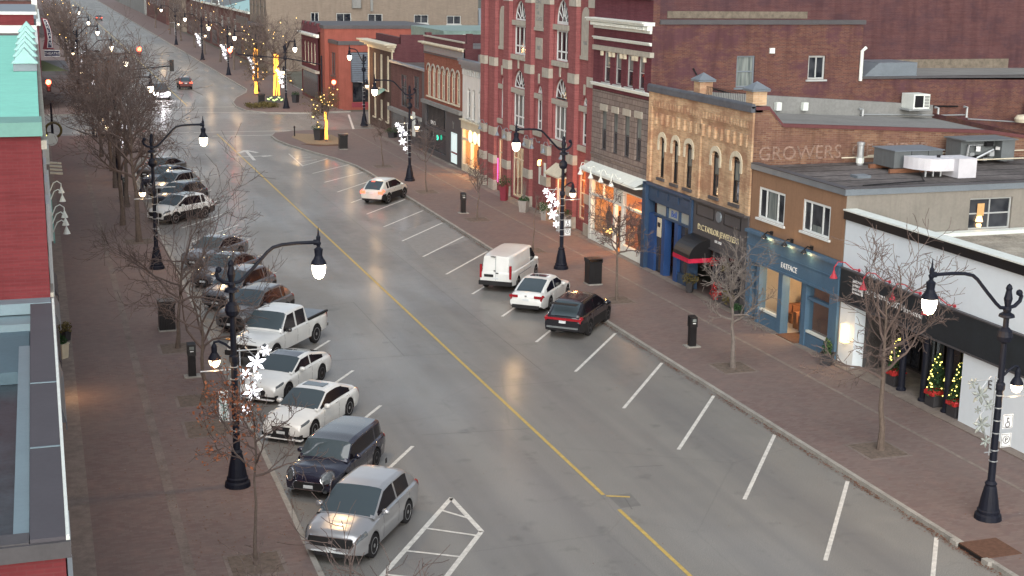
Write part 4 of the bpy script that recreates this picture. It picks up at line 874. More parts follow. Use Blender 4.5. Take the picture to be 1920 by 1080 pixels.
    window(r, mp, 85.3,87.6,.13,3.2, M['white_trim'], 'shop_glass', mull=(.5,), fw=.1)
    n = MB(); n.mbox(mp, 99.95,100.1,.8,2.6,-.1,-.05); n.build('pink_neon', M['pink'], r); light('neon_glow', mp(100.2,1.6,-.5), 10, (1,.15,.4), r)
    n = MB(); n.quad(mp(84.9,3.9,0),mp(87.7,3.9,0),mp(87.7,3.3,-.8),mp(84.9,3.3,-.8)); n.mbox(mp,84.9,87.7,3.2,3.3,-.82,0); n.build('entrance_canopy', M['cream'], r)
    light('entrance_glow', mp(86.3,3.0,-.5), 60, (1,.55,.2), r); light('arch_glow', mp(82.2,3.4,-.6), 110, (1,.35,.1), r)
    n = MB(); n.lathe([(.05,.2),(.12,.1),(.12,-.15),(.05,-.2)], mp(89.9,3.6,-.4), 8); n.mbox(mp,89.85,89.95,3.7,3.8,-.4,0); n.build('lantern', M['fairy'], r)
    n = MB(); n.mbox(mp,88.8,89.2,2.4,3.7,-.31,-.29); n.mbox(mp,90.4,91.0,2.0,3.2,-.03,-.005); n.build('hanging_sign', M['white_trim'], r)
    for y in (102.3,98.0,96.4,92.0,90.3,88.0,84.6): gooseneck(r, lambda u,v,d: mp(u,v,d-.25), y, 4.95, M['coping'], out=.55, side=0)
    b = MB(); b.mbox(mp, y0, y1, .05, .16, -.4, .0); b.build('plinth', M['conc_line'], r)
R5_hall()
planter(31.4,95.6,'tall maroon planter with full green shrub by the red hall window','sign_red',h=1.1,r=.36,fr=.6,fh=.45,fm='ever')
planter(31.2,90.6,'grey planter with tall birch sticks before the red hall doorway','pale_planter',h=.75,r=.42,fr=.4,fh=.2,twigs=9)
planter(31.3,83.2,'large grey planter with birch sticks next to the orange lit arch','pale_planter',h=.95,r=.55,fr=.6,fh=.3,twigs=10)
planter(31.5,87.2,'green shrub planter right beside the hall entrance door','pale_planter',h=.6,r=.3,fr=.55,fh=.4)

def R6_white():
    X = 32.9; mp = FW(X); y0, y1 = 104.1, 111.4
    r = empty('white_shop_building', (X, 107.7, 0), 'narrow white painted two storey building with orange lit shop window', 'building')
    lo = [(109.2,110.0,4.55,7.0,.3),(107.9,108.6,4.55,7.0,.3),(106.1,106.9,4.5,7.0,.3),(104.7,105.4,4.5,7.0,.3)]
    w = MB(); facade(w, mp, y0, y1, 4.3, 8.6, lo); w.build('wall', M['white_wall'], r)
    for h in lo: window(r, mp, *h[:4], M['grey_frame'], 'glass', arch=h[4], trans=(.5,), fw=.07, sill=.08)
    cornice(r, mp, y0, y1, 8.5, [(.3,.15),(.25,.35),(.2,.45)], M['coping'])
    d = MB()
    for k in range(14): d.mbox(mp, y0+.2+k*.52, y0+.4+k*.52, 8.0, 8.45, -.1, 0)
    d.build('dentil', M['grey_frame'], r)
    s = MB(); s.quad((X,y0,0),(50,y0,0),(50,y0,9),(X,y0,9)); s.quad((X,y1,0),(50,y1,0),(50,y1,9),(X,y1,9)); s.build('side_wall', M['side_brick'], r)
    s = MB(); s.box(X+.1,50,y0+.1,y1-.1,8.6,8.8); s.build('roof', M['roof_grey'], r)
    s = MB(); s.box(X+1,X+5,y0+1,y1-1,8.8,9.6); s.build('roof_box', M['galv'], r)
    c = MB(); c.mbox(mp, y0,y1,3.6,4.3,-.12,.2); c.mbox(mp,y0,y1,4.3,4.4,-.3,.1); c.mbox(mp,y0,y0+.3,.13,3.6,-.05,.2); c.mbox(mp,y1-.3,y1,.13,3.6,-.05,.2); c.mbox(mp,y0+.3,y1-.3,2.7,2.85,-.05,.2); c.mbox(mp,y0+.3,y1-.3,.13,.7,-.05,.2); c.mbox(mp,y1-2.6,y1-2.4,.13,2.7,-.05,.2)
    c.build('shopfront_frame', M['cream'], r)
    g = MB(); g.quad(mp(y0+.3,.7,.1),mp(y1-.3,.7,.1),mp(y1-.3,3.6,.1),mp(y0+.3,3.6,.1)); g.build('shop_window', M['shop_glass'], r)
    shop(r, mp, y0+.3, y1-.3, .14, 3.58, 3, M['interior'], 1500, (1,.5,.18), seed=11)
    s = MB()
    for k in range(3): s.lathe([(.02,-.05),(.5,-.05),(.5,.0)], mp(106.2+k*1.25,3.2,-.1), 18, 'X')
    s.build('round_sign', M['sign_lit'], r)
    put_text('SHOE SHOP', .26, mp, 107.6, 2.68, -.07, M['wood'], 'sign_letters', r)
    for y in (106.0,107.4,109.2):
        f = MB(); f.lathe([(.1,.75),(.14,1.2),(.2,1.6),(.16,2.0),(.05,2.08),(.09,2.2),(.08,2.34),(.01,2.38)], (X+.8,y,0), 10); f.build('mannequin', M['figure'], r, smooth=True)
R6_white()

def R7_arches():
    X = 33; mp = FW(X); y0, y1 = 111.5, 123.9
    r = empty('brick_building', (X, 117.7, 0), 'orange red brick building with row of seven tall narrow arches over charcoal shop fronts', 'building')
    hs = [(112.6+k*1.55, 113.6+k*1.55, 5.3, 8.0, .5) for k in range(7)]
    w = MB(); facade(w, mp, y0, y1, 4.9, 10, hs); w.build('wall', M['orange_brick'], r)
    for h in hs:
        window(r, mp, *h[:4], M['cream'], 'glass', arch=h[4], trans=(.55,), fw=.08, sill=.12)
        P = arch_pts(h[0]-.02,h[1]+.02,7.5,8.02); Q = arch_pts(h[0]-.16,h[1]+.16,7.5,8.2); m = MB()
        for i in range(len(P)-1): m.quad(mp(*P[i],-.06),mp(*P[i+1],-.06),mp(*Q[i+1],-.06),mp(*Q[i],-.06)); m.quad(mp(*Q[i],-.06),mp(*Q[i+1],-.06),mp(*Q[i+1],0),mp(*Q[i],0))
        m.mbox(mp,h[0]-.16,h[0]-.03,5.3,7.5,-.06,0); m.build('arch_hood', M['limestone'], r)
    cornice(r, mp, y0, y1, 9.0, [(.1,.1)], M['char'], 'string_course'); cornice(r, mp, y0, y1+.4, 9.75, [(.15,.15),(.12,.5)], M['cream'])
    cornice(r, mp, y0, y1, 9.15, [(.55,.06)], M['coping'], 'frieze'); cornice(r, mp, y0, y1, 10.45, [(.12,.1)], M['limestone'], 'coping')
    w = MB(); w.mbox(mp, y0, y1, 10.02, 10.44, 0, .3); w.mbox(mp, y0+.02, y0+.5, 9, 11.2, .31, .8); w.mbox(mp,y1-.7,y1-.02,10.58,10.8,.01,.5); w.build('parapet', M['hall_brick'], r)
    s = MB(); s.quad((X,y0,0),(50,y0,0),(50,y0,10),(X,y0,10)); s.quad((X,y1,0),(50,y1,0),(50,y1,10),(X,y1,10)); s.build('side_wall', M['hall_brick'], r)
    s = MB(); s.box(X+.3,50,y0+.1,y1-.1,9.6,9.8); s.build('roof', M['roof_dark'], r)
    cornice(r, mp, y0, y1, 4.6, [(.3,.35)], M['roof_grey'], 'shop_cornice')
    w = MB(); w.mbox(mp, y0, 116.6, 2.9, 4.58, -.05, .3); w.mbox(mp,y0,y0+1.6,.13,2.9,-.05,.3); w.mbox(mp,115.2,116.6,.13,2.9,-.05,.3); w.mbox(mp,116.6,y1,.13,.6,-.05,.2); w.mbox(mp,123.4,y1,.6,4.58,-.05,.3); w.mbox(mp,116.6,y1,2.3,2.6,-.05,.2); w.build('shopfront_frame', M['char'], r)
    g = MB(); g.quad(mp(116.6,.6,.1),mp(123.4,.6,.1),mp(123.4,4.58,.1),mp(116.6,4.58,.1)); g.build('shop_window', M['glass'], r)
    g = MB(); g.quad(mp(117.5,2.75,.07),mp(122.8,2.75,.07),mp(122.8,4.4,.07),mp(117.5,4.4,.07)); g.build('pale_blind', M['interior_d'], r)
    put_text('OPTICS', .5, mp, 121, 2.85, .02, M['letters'], 'sign_letters', r)
    put_text('Y', .9, mp, 114.2, 3.2, -.07, M['roof_grey'], 'sign_letter', r)
    g = MB(); g.mbox(mp,113.2,115.15,.3,2.85,.02,.06); g.build('lit_poster', emit('pale_poster_light', (.7,.85,.85), .35), r)
    g = MB(); g.mbox(mp,113.3,115.0,1.1,1.25,-.005,.015); g.build('poster_stripe', M['sign_red'], r)
    n = MB(); n.lathe([(.03,-.1),(.22,-.1),(.22,-.04)], mp(119.2,1.9,0), 14, 'X'); n.build('green_neon', M['green_on'], r)
    b = MB(); b.mbox(mp, y0, y1, .05, .16, -.4, .0); b.build('plinth', M['conc_line'], r)
R7_arches()

def R8_low():
    X = 33.2; mp = FW(X); y0, y1 = 124.0, 137.4
    r = empty('brick_building', (X, 130, 0), 'low brown brick building with sloping grey coping and two dark windows', 'building')
    hs = [(126.6,128.6,3.6,6.6),(131.2,133.6,3.3,6.4)]
    w = MB(); facade(w, mp, y0, y1, 2.8, 7.5, hs); w.build('wall', M['far_red'], r)
    for h in hs: window(r, mp, *h, M['char'], 'glass', mull=(.5,), trans=(.6,), fw=.08)
    w = MB(); w.mbox(mp, y0, y0+1.4, .1, 7.3, -.03, .3); w.build('blue_panel', M['char'], r)
    cornice(r, mp, y0-.2, y1, 7.3, [(.2,.3)], M['coping'], 'coping'); cornice(r, mp, y0+1.4, y1, 2.6, [(.35,.4)], M['roof_grey'], 'shop_cornice')
    s = MB(); s.quad((X,y0,0),(40,y0,0),(40,y0,7.3),(X,y0,7.3)); s.build('side_wall', M['hall_brick'], r)
    s = MB(); s.box(X+.3,40,y0+.1,y1-.1,7.0,7.2); s.build('roof', M['roof_dark'], r)
    w = MB(); w.mbox(mp,y0+1.4,y1,.1,2.6,.0,.2); w.build('shopfront_frame', M['char'], r)
    for a, b in ((125.8,128.2),(129,131.5),(132.2,136.6)):
        g = MB(); g.quad(mp(a,.6,-.01),mp(b,.6,-.01),mp(b,2.5,-.01),mp(a,2.5,-.01)); g.build('shop_window', M['glass'], r)
    w = MB(); w.mbox(mp,124.3,125.2,1.4,3.6,-1.0,-.95); w.build('white_banner', M['white_trim'], r)
    g = MB(); g.mbox(mp,127,128,2.7,2.9,-.45,-.42); g.build('lit_sign', M['sign_lit'], r)
R8_low()
def R9_corner():
    X = 33.4; mp = FW(X); y0, y1 = 137.5, 148.3
    r = empty('corner_building', (X, 143, 0), 'dark brown brick corner building with cream tall window surrounds and heavy cream cornice', 'building')
    hs = [(139.3+k*2.9, 140.4+k*2.9, z, z+h) for k in range(3) for z, h in ((4.3,3.4),(1.1,2.0))]
    w = MB(); facade(w, mp, y0, y1, 0, 8.2, hs); w.build('wall', M['dark_brick'], r)
    for a, b, c, d in hs:
        window(r, mp, a, b, c, d, M['cream'], 'glass', trans=(.5,), fw=.12, sill=.15)
        q = MB(); q.mbox(mp, a-.12, a-.01, c, d, -.06, 0); q.build('cream_surround', M['cream'], r)
    q = MB(); q.mbox(mp, y1-.35, y1, 0, 8.2, -.08, 0); q.mbox(mp, y0, y0+.4, 0, 8.2, -.08, 0); q.build('quoin', M['cream'], r)
    cornice(r, mp, y0, y1, 8.2, [(.25,.15),(.2,.4),(.25,.8),(.12,1.1)], M['cream'], ends=1)
    s = MB(); s.quad((X,y0,0),(48,y0,0),(48,y0,9),(X,y0,9)); s.quad((X,y1,0),(48,y1,0),(48,y1,9),(X,y1,9)); s.build('side_wall', M['hall_brick'], r)
    s = MB(); s.quad((X+.4,y0,8.9),(X+.4,y1,8.9),(48,y1,8.9),(48,y0,8.9)); s.build('roof', M['roof_dark'], r)
    s = MB(); s.box(X+.8,48,y0-.02,y0+.4,8.2,9.9); s.box(X+.8,X+1.2,y0,y1,8.9,9.6); s.build('parapet', M['hall_brick'], r)
    s = MB(); s.quad((X-.9,140.4,3.7),(X-.9,142.4,3.7),(X,142.4,4.3),(X,140.4,4.3)); s.build('door_awning', M['teal_dk'], r)
    # taller brick block and green metal roof further back
    t = empty('brick_block', (44,126,0), 'plain plum brick block rising behind the low street buildings', 'building')
    s = MB(); s.box(37,52,124.6,137,0,9.0); s.build('wall', M['hall_brick'], t); s = MB(); s.box(36.9,52,124.5,137.1,9.0,9.15); s.build('coping', M['char'], t)
    t = empty('green_roof_building', (48,150,0), 'building with long green grey metal roof behind the brick street front', 'building')
    s = MB(); s.box(40,60,141,154,0,9.1); s.build('wall', M['far_red'], t); s = MB(); s.box(39.5,60.5,140.6,154,9.1,10.15); s.build('metal_roof', mat('green_metal_roof',(.2,.29,.26),.5,metal=.2), t)
    s = MB(); s.box(41.5,42.2,140.4,140.6,9.5,9.8); s.box(49.5,50.2,140.4,140.6,9.5,9.8); s.build('roof_lamp', M['white_trim'], t)
R9_corner()

def far_buildings():
    X = 32.4
    r = empty('painted_corner_building', (X, 170, 0), 'orange red painted corner building across the side street with striped grey awning', 'building')
    mp = FW(X)
    w = MB(); facade(w, mp, 171.5, 183, 0, 8.6, [(173.3+k*2.2,174.5+k*2.2,4.6,7.2,.3) for k in range(4)]); w.build('ornate_wall', M['maroon_brick'], r)
    for k in range(4): window(r, mp, 173.3+k*2.2,174.5+k*2.2,4.6,7.2, M['cream'], 'glass', arch=.3, trans=(.5,), fw=.1, sill=.1)
    cornice(r, mp, 171.5, 183, 7.9, [(.2,.3),(.2,.6)], M['white_trim']); cornice(r, mp, 171.5,183,3.6,[(.3,.4)],M['limestone'],'shop_cornice')
    p = MB(); 
    for k in range(4): p.mbox(mp, 172+k*3.2, 172.8+k*3.2, 8.6, 9.6, 0, .4)
    p.mbox(mp,171.5,183,8.6,9.3,0.02,.3); p.build('parapet', M['maroon_brick'], r)
    g = MB(); g.mbox(mp,172,182,.5,3.4,-.03,.1); g.build('shop_window', M['glass'], r)
    w = MB(); w.box(X+.3,46,169,182.9,0,9.1); w.build('upper_wall', M['paint_orange'], r)
    w = MB(); w.box(X+.2,46.1,168.9,182.9,9.1,9.5); w.build('coping', M['char'], r)
    X2 = 33.2; m2 = FW(X2); Y2 = 163.2; s2 = FS(Y2)
    w = MB(); facade(w, m2, Y2, 169, 0, 7.5, [(165.2,167.6,3.8,6.5)]); facade(w, s2, X2, 44, 0, 7.5, [(34.8,38.6,.9,6.7)]); w.quad((X2,Y2,7.5),(44,Y2,7.5),(44,169,7.5),(X2,169,7.5)); w.build('lower_wall', M['paint_orange'], r)
    window(r, m2, 165.2,167.6,3.8,6.5, M['char'], 'glass', mull=(.5,), fw=.1, sill=.15)
    w = MB(); w.box(X2-.1,44,Y2-.1,Y2+.3,7.5,7.95); w.box(X2-.1,X2+.3,Y2,169,7.5,7.9); w.build('lower_coping', M['char'], r)
    a = MB()
    for i in range(14):
        z0 = 3.3+i*.24; q = -.95+ i*.06; a.quad((34.6,Y2+q,z0),(38.8,Y2+q,z0),(38.8,Y2+q+.06,z0+.2),(34.6,Y2+q+.06,z0+.2)); pass
    a.quad((34.6,Y2-.95,3.3),(34.6,Y2-.1,6.7),(34.6,Y2-.1,3.3)); a.build('slatted_awning', M['slate'], r)
    window(r, s2, 34.8,38.6,.9,3.2, M['black'], 'glass', mull=(.5,), fw=.1)
    g = MB(); g.quad((34.6,Y2-.9,3.3),(38.8,Y2-.9,3.3),(38.8,Y2+.0,6.68),(34.6,Y2+.0,6.68)); g.build('awning_back', M['black'], r)
    g = MB(); g.mbox(s2,34.7,44,.3,.85,-.04,0); g.build('red_base', M['sign_red'], r)
    # tan block
    Y = 225; mt = FS(Y); r = empty('tan_brick_block', (50, Y, 0), 'large tan brick block with row of dark rectangular windows across the background', 'building')
    hs = [(41.4,42.7,7.75,9.2),(45.5,47.9,7.7,9.1),(50.6,53.0,7.6,9.0),(58.2,60.6,7.5,8.9),(63.7,66.1,7.35,8.75)]
    w = MB(); facade(w, mt, 34.4, 69, 0, 16, hs); w.build('wall', M['far_tan'], r)
    for h in hs: window(r, mt, *h, M['grey_frame'], 'glass', mull=(.5,), fw=.12, sill=.2)
    w = MB(); facade(w, FW(34.4), Y, 243, 0, 16, [(226.5+k*4,228+k*4,z,z+2.4) for k in range(4) for z in (3.6,8.6)]); w.build('side_wall', M['far_tan'], r)
    for k in range(4):
        for z in (3.6,8.6): window(r, FW(34.4), 226.5+k*4,228+k*4,z,z+2.4, M['char'], 'glass', fw=.1)
    w = MB(); w.box(34.4,69,Y+.1,243,9.9,10.0); w.build('roof', M['roof_grey'], r)
    w = MB(); w.box(31.9,34.4,228,242,7.0,7.2); w.box(31.9,32.0,228,242,7.2,8.2); w.box(32.6,32.7,228.5,228.7,0,7); w.build('balcony', M['char'], r)
    w = MB(); w.box(69,73,Y-.5,Y+9,0,9.7); w.build('blue_panel', M['coping'], r)
    w = MB(); w.mbox(mt,48,49.4,9.9,11.5,-.5,0); w.mbox(mt,51,51.4,9.4,12,-.3,0); w.build('wall_duct', M['roof_grey'], r)
    # red brick building with teal roofs
    X3 = 35; m3 = FW(X3); r = empty('teal_roof_building', (X3, 290, 0), 'long red brick building with hipped dark and pale teal roofs in the distance', 'building')
    hs = [(246+k*9.5, 250+k*9.5, 4.4, 6.6) for k in range(11)]
    w = MB(); facade(w, m3, 244, 355, 0, 8.3, hs); w.quad((X3,244,0),(60,244,0),(60,244,8.3),(X3,244,8.3)); w.build('wall', M['far_red'], r)
    for h in hs: window(r, m3, *h, M['grey_frame'], 'glass_c', mull=(.5,), fw=.15)
    w = MB()
    for k in range(9): w.mbox(m3, 247+k*12, 255+k*12, .5, 3.2, -.05, .1)
    w.build('shop_window', M['glass'], r)
    w = MB()
    for k in (0,2,5): w.mbox(m3, 248+k*12, 252+k*12, 3.4, 3.8, -.3, -.1)
    w.build('lit_sign', M['sign_lit'], r)
    w = MB(); w.mbox(m3, 243.5, 355, 8.3, 8.7, -.8, .2); w.build('eaves', M['white_trim'], r)
    w = MB(); w.quad((X3-.8,243.5,8.7),(X3-.8,275,8.7),(45,270,12),(45,250,12)); w.quad((X3-.8,243.5,8.7),(45,250,12),(60,250,12),(60,243.5,8.7)); w.quad((X3-.8,310,8.7),(X3-.8,356,8.7),(46,352,12.5),(46,314,12.5)); w.build('teal_roof', mat('pale_teal_roof',(.3,.5,.5),.5), r)
    w = MB(); w.quad((X3-.8,275,8.7),(X3-.8,310,8.7),(46,306,12),(46,279,12)); w.build('dark_roof', M['hvac'], r)
    w = MB(); w.quad((X3-.9,281,8.7),(X3-.9,294,8.7),(X3-.9,287.5,12)); w.quad((X3-.9,281,8.7),(X3-.9,287.5,12),(44,287.5,12),(44,281,8.7)); w.quad((X3-.9,294,8.7),(X3-.9,287.5,12),(44,287.5,12),(44,294,8.7)); g_ = w.build('gable', M['hvac'], r)
    w = MB(); w.tube([(X3-1,281,8.7),(X3-1,287.5,12),(X3-1,294,8.7),(X3-1,281,8.7)], .14, 5); w.build('gable_trim', M['white_trim'], g_)
    # blocks along the far street
    for i, (xa, xb, ya, yb, h, mm, lab) in enumerate(((34.4,60,360,395,8,'far_tan','distant low tan building beyond the teal roofs'),(34,60,400,470,10,'far_red','distant red brick row at the far right of the street'),(34,60,480,620,9,'roof_grey','distant pale grey building where the street fades'),
        (-22,-.4,330,400,8,'far_red','distant red brick building on the left beyond the theatre'),(-22,-.4,410,520,9,'far_tan','distant tan building at the far left of the street'))):
        r = empty('distant_building', ((xa+xb)/2,(ya+yb)/2,0), lab, 'building'); w = MB(); w.box(xa,xb,ya,yb,0,h); w.build('wall', M[mm], r)
        w = MB(); w.box(xa-.3,xb+.3,ya-.3,yb+.3,h,h+.3); w.build('roof', M['roof_dark'], r)
        mx = FW(xa) if xa > 0 else (lambda u,v,d: (xb-d,u,v))
        for k in range(min(9, int((yb-ya)/6))):
            w = MB(); w.mbox(mx, ya+2+k*6, ya+4.5+k*6, 4.5, 6.3, -.04, .02); w.build('window', M['glass'], r)
far_buildings()
# ------------------------------------------------------------------ left hand buildings (seen from above, edge on)
def FE(X): return lambda u, v, d: (X-d, u, v)
def left_side():
    # A: nearest, low roof with a sunken well
    r = empty('flat_roof_building', (-6, 26, 0), 'nearest flat roofed building with purple grey coping, pale ledge and red brick end wall', 'building')
    y0, y1 = 18.7, 33.1
    w = MB(); w.box(-14,-.02,y0,y0+.3,0,8.75); w.build('wall', M['left_red'], r); w = MB(); w.box(-14,-.02,y0-.05,y0,7.95,8.05); w.build('brick_course', M['sign_red'], r)
    w = MB(); facade(w, FE(0), y0+.3, y1, 0, 8.7, [(20+k*2.6,21.6+k*2.6,4.2,6.4) for k in range(5)]); w.build('side_wall', M['left_red'], r)
    for k in range(5): window(r, FE(0), 20+k*2.6,21.6+k*2.6,4.2,6.4, M['white_frame'], 'glass', fw=.1, sill=.12)
    w = MB(); w.box(-.46,.0,y0,y1-.02,8.76,8.98); w.build('street_coping', M['purple'], r)
    w = MB(); w.box(.003,.05,y0,y1-.02,8.8,9.0); w.build('gutter', M['white_trim'], r)
    w = MB(); w.box(-14,-.47,y0-.02,y0+.35,8.76,8.95); w.box(-14,.06,y0-.08,y0-.021,8.7,8.93); w.build('front_coping', M['char'], r)
    w = MB(); w.box(-.68,-.47,y0+.36,y1-3.8,8.5,8.9); w.box(-14,-.47,y1-1.2,y1-.02,8.5,8.72); w.build('inner_ledge', M['ledge'], r)
    w = MB(); w.box(-14,-.47,y0+.4,y1-.05,8.2,8.3); w.build('roof', M['roof_well'], r)
    w = MB(); w.box(-14,-.5,28.6,y1-.05,8.31,8.56); w.build('upper_roof', M['roof_blue'], r)
    for y in (22.5,26.2):
        w = MB(); w.box(-.46,.0,y,y+.04,8.981,8.995); w.build('coping_joint', M['ledge'], r)
    # B: tall, teal roof
    r = empty('teal_roof_building', (-6, 52, 0), 'tall red brick building with smooth teal roof and little gabled caps along its edge', 'building')
    y0, y1 = 33.2, 73
    w = MB(); w.box(-14,-.02,y0,y1,0,12.7); w.build('wall', M['left_red'], r)
    w = MB(); w.box(-14.2,.02,y0-.12,y0+1.2,12.71,13.02); w.build('edge_trim', M['teal_dk'], r)
    w = MB(); w.box(-14.1,-.03,y0+1.2,y1,12.72,13.0); w.build('roof', M['teal'], r)
    w = MB(); w.box(-14,-.02,y0-.5,y0-.01,8.75,9.0); w.build('flashing', M['ledge'], r)
    for i, y in enumerate((49.0,52.6,56.4,60.5,65.5,71)):
        w = MB(); w.box(-.75,-.02,y,y+.7,13.01,13.25); q = w.build('gable_block', M['coping'], r)
        w = MB(); w.quad((-.8,y-.1,13.26),(-.38,y-.1,13.75),(-.38,y+.8,13.75),(-.8,y+.8,13.26)); w.quad((.03,y-.1,13.26),(-.38,y-.1,13.75),(-.38,y+.8,13.75),(.03,y+.8,13.26)); w.quad((-.8,y-.1,13.26),(.03,y-.1,13.26),(-.38,y-.1,13.75)); w.build('gable_cap', M['teal_cap'], q)
    w = MB(); w.box(-.02,.1,y0,y1,12.4,12.6); w.box(-.015,.06,y0,y1,9.0,9.1); w.build('string_course', M['limestone'], r)
    for k in range(11):
        for z in (5.0, 8.8):
            window(r, lambda u,v,d: (-.02-d+.2,u,v), 34.2+k*3.5,35.6+k*3.5,z,z+2.2, M['white_frame'], 'glass', fw=.1)
    # C, D: roofs just beyond
    r = empty('dark_roof_building', (-7, 88, 0), 'brick building with dark plum roof and white edge behind the teal roof', 'building')
    w = MB(); w.box(-14,-.05,73.2,104,0,11.6); w.build('wall', M['maroon_brick'], r); w = MB(); w.box(-14,-.3,73.3,103.5,11.61,11.7); w.build('roof', M['roof_dark'], r)
    w = MB(); w.box(-14,.1,103.5,104,11.6,12.2); w.box(-.3,.12,73.2,103.5,11.6,11.95); w.build('white_edge', M['white_trim'], r)
    r = empty('brick_building', (-7, 124, 0), 'red brick building with grey teal roof, farthest before the left crossing', 'building')
    w = MB(); w.box(-14,-.05,104.3,141,0,11.2); w.box(-14,-.05,104.3,104.8,11.2,12.9); w.build('wall', M['left_red'], r); w = MB(); w.box(-14,.1,105,141,11.21,12.6); w.build('roof', M['coping'], r)
    w = MB(); w.box(-14,.15,104.2,104.9,12.91,13.1); w.box(-.2,.3,140.4,141.2,11.3,13.2); w.build('white_edge', M['white_trim'], r)
    # shop awnings, signs and lamps on the near left fronts
    def awn(y0, y1, z0, z1, o, m, lab):
        e = empty('shop_awning', (0,(y0+y1)/2,z0), lab, 'awning', 'awnings along the left shop fronts'); w = MB()
        w.quad((.05,y0,z1),(.05,y1,z1),(o,y1,z0),(o,y0,z0)); w.quad((.05,y0,z1),(o,y0,z0),(o,y0,z0-.02),(.05,y0,z0-.02)); w.build('canvas', M[m], e)
        w = MB(); w.box(o-.02,o+.01,y0,y1,z0-.25,z0); w.build('valance', M[m], e)
    awn(42.6,48.2,3.0,3.7,.22,'coping','pale sloping awning nearest the camera on the left wall')
    awn(49.5,53.5,3.0,3.6,.2,'purple','second pale awning up the left wall')
    awn(55,58.5,3.0,3.6,.28,'coping','grey awning between the two planters on the left wall')
    awn(60,64,3.0,3.5,.28,'purple','plum grey awning near the white box planter on the left wall')
    e = empty('white_sign_panel', (.1,76,4.2), 'long bright white sign panel on the left wall under swan neck lamps', 'sign')
    w = MB(); w.box(-.0,.25,69,83.5,3.6,5.0); w.build('panel', M['white_trim'], e); w = MB(); w.box(.251,.33,69,83.5,3.5,3.62); w.build('rail', M['teal_dk'], e)
    for i, y in enumerate((67.5,69.8,72,77,80)):
        e = empty('gooseneck_lamp', (.3,y,4.3), 'white swan neck lamp on the left wall, %s from the camera' % ('nearest','second','third','fourth','fifth')[i], 'wall lamp', 'swan neck lamps on the left wall')
        t = MB(); t.tube([(.25,y,4.3),(.45,y,4.75),(.65,y,4.85),(.85,y,4.7),(.85,y,4.5)], .03, 6); t.build('bracket', M['white_trim'], e)
        t = MB(); t.lathe([(.04,4.52),(.17,4.2),(.15,4.2)], (.85,y,0), 12); t.build('shade', M['white_trim'], e)
    e = empty('round_sign', (.6,104,4.2), 'round white hanging sign on the left wall', 'sign'); w = MB(); w.lathe([(.02,-.05),(.42,-.05),(.42,.05)], (.65,104,4.3), 20, 'Y'); w.build('disc', M['white_trim'], e); w = MB(); w.tube([(0,104,4.8),(.7,104,4.8)], .03, 5); w.build('bracket', M['black'], e)
    e = empty('wreath_ring', (.6,109,4.2), 'large brown wreath ring with yellow light on the left wall', 'wreath'); w = MB(); w.tube([(.85+.55*math.cos(a*.3142),109,4.4+.55*math.sin(a*.3142)) for a in range(21)], .09, 6, False); w.build('ring', M['olive'], e); w = MB(); w.obox((.35,109,4.0),(.14,.14,.14)); w.build('light', M['fairy_y'], e)
    e = empty('striped_blind', (.9,94,3.4), 'small cream striped blades jutting from the left wall', 'blade sign')
    w = MB()
    for k in range(4): w.obox((.75,92+k*1.6,3.6),(.75,.5,.08),0,0,.1)
    w.build('blade', M['cream'], e)
    e = empty('white_sign_panel', (.2,98,4.4), 'short pale sign panel farther along the left wall', 'sign'); w = MB(); w.box(0,.4,95.5,101,3.7,4.7); w.build('panel', M['white_trim'], e)
    planter(.5,63.5,'round bush in a pot by the left wall above the white box',h=.4,r=.25,fr=.3,fh=.3,fm='olive')
    e = planter(.3,60.6,'white box planter with dark bush against the left wall','cream',h=.6,r=.3,fr=.25,fh=.25)
    e = empty('shop_window_light', (.3,58.6,0), 'orange glowing shop window low on the left wall', 'lit window'); m = MB(); m.box(.02,.06,53.8,55.5,.6,2.2); m.build('pane', M['warm_panel'], e); light('window_glow', (.6,54.6,1.4), 30, (1,.5,.22), e, .3)
    # rooftop equipment on the right
    z = 7.5
    e = empty('rooftop_unit', (40,58,z), 'grey boxy rooftop air unit on timber skids, farther left of the two', 'air unit')
    m = MB(); m.box(37.3,39.9,55.9,57.6,z+.2,z+.98); m.build('casing', M['hvac'], e); m = MB(); m.box(37.25,39.95,55.8,57.7,z+.981,z+1.02); m.build('lid', M['coping'], e)
    m = MB(); m.box(37.0,40.2,55.7,55.85,z+.0,z+.19); m.box(37.0,40.2,57.4,57.55,z,z+.19); m.build('skid', M['wood'], e)
    m = MB(); 
    for x in (38.2,39.1): m.box(x,x+.02,55.88,55.895,z+.2,z+.98)
    m.build('panel_seam', M['black'], e)
    e = empty('duct_elbow', (39.5,54.5,z), 'curved white sheet metal duct elbow standing on the dark roof', 'duct')
    pts = []
    m = MB(); P = [(37.6+2.1*(1-math.cos(t))*.62, 56.2-2.6*math.sin(t)) for t in [math.pi/2*k/8 for k in range(9)]]
    outer = [(37.45,56.2)]+[(37.45+1.6*(1-math.cos(t)), 56.2-2.1*math.sin(t)) for t in [math.pi/2*k/8 for k in range(1,9)]]+[(40.6,54.1)]
    inner = [(40.6,55.6),(39.0,55.8),(38.7,56.2)]
    T = lambda q: (37.5+(q[0]-37.45)*.74, 53.5+(q[1]-53.6)*.74)
    m.poly_prism([T(q) for q in outer+inner], z+.3, z+.85); m.build('elbow', M['duct'], e)
    m = MB(); m.box(39.1,40.05,53.5,54.75,z+.02,z+.9); m.build('plenum', M['duct'], e)
    m = MB(); m.obox((38.7,54.5,z+.9),(.12,.12,.14)); m.build('knob', M['black'], e)
    for k in range(3):
        m = MB(); m.tube([(38.0+k*.4,54.4,z),(38.0+k*.4,54.4,z+.3)], .05, 6); m.build('leg', M['galv'], e)
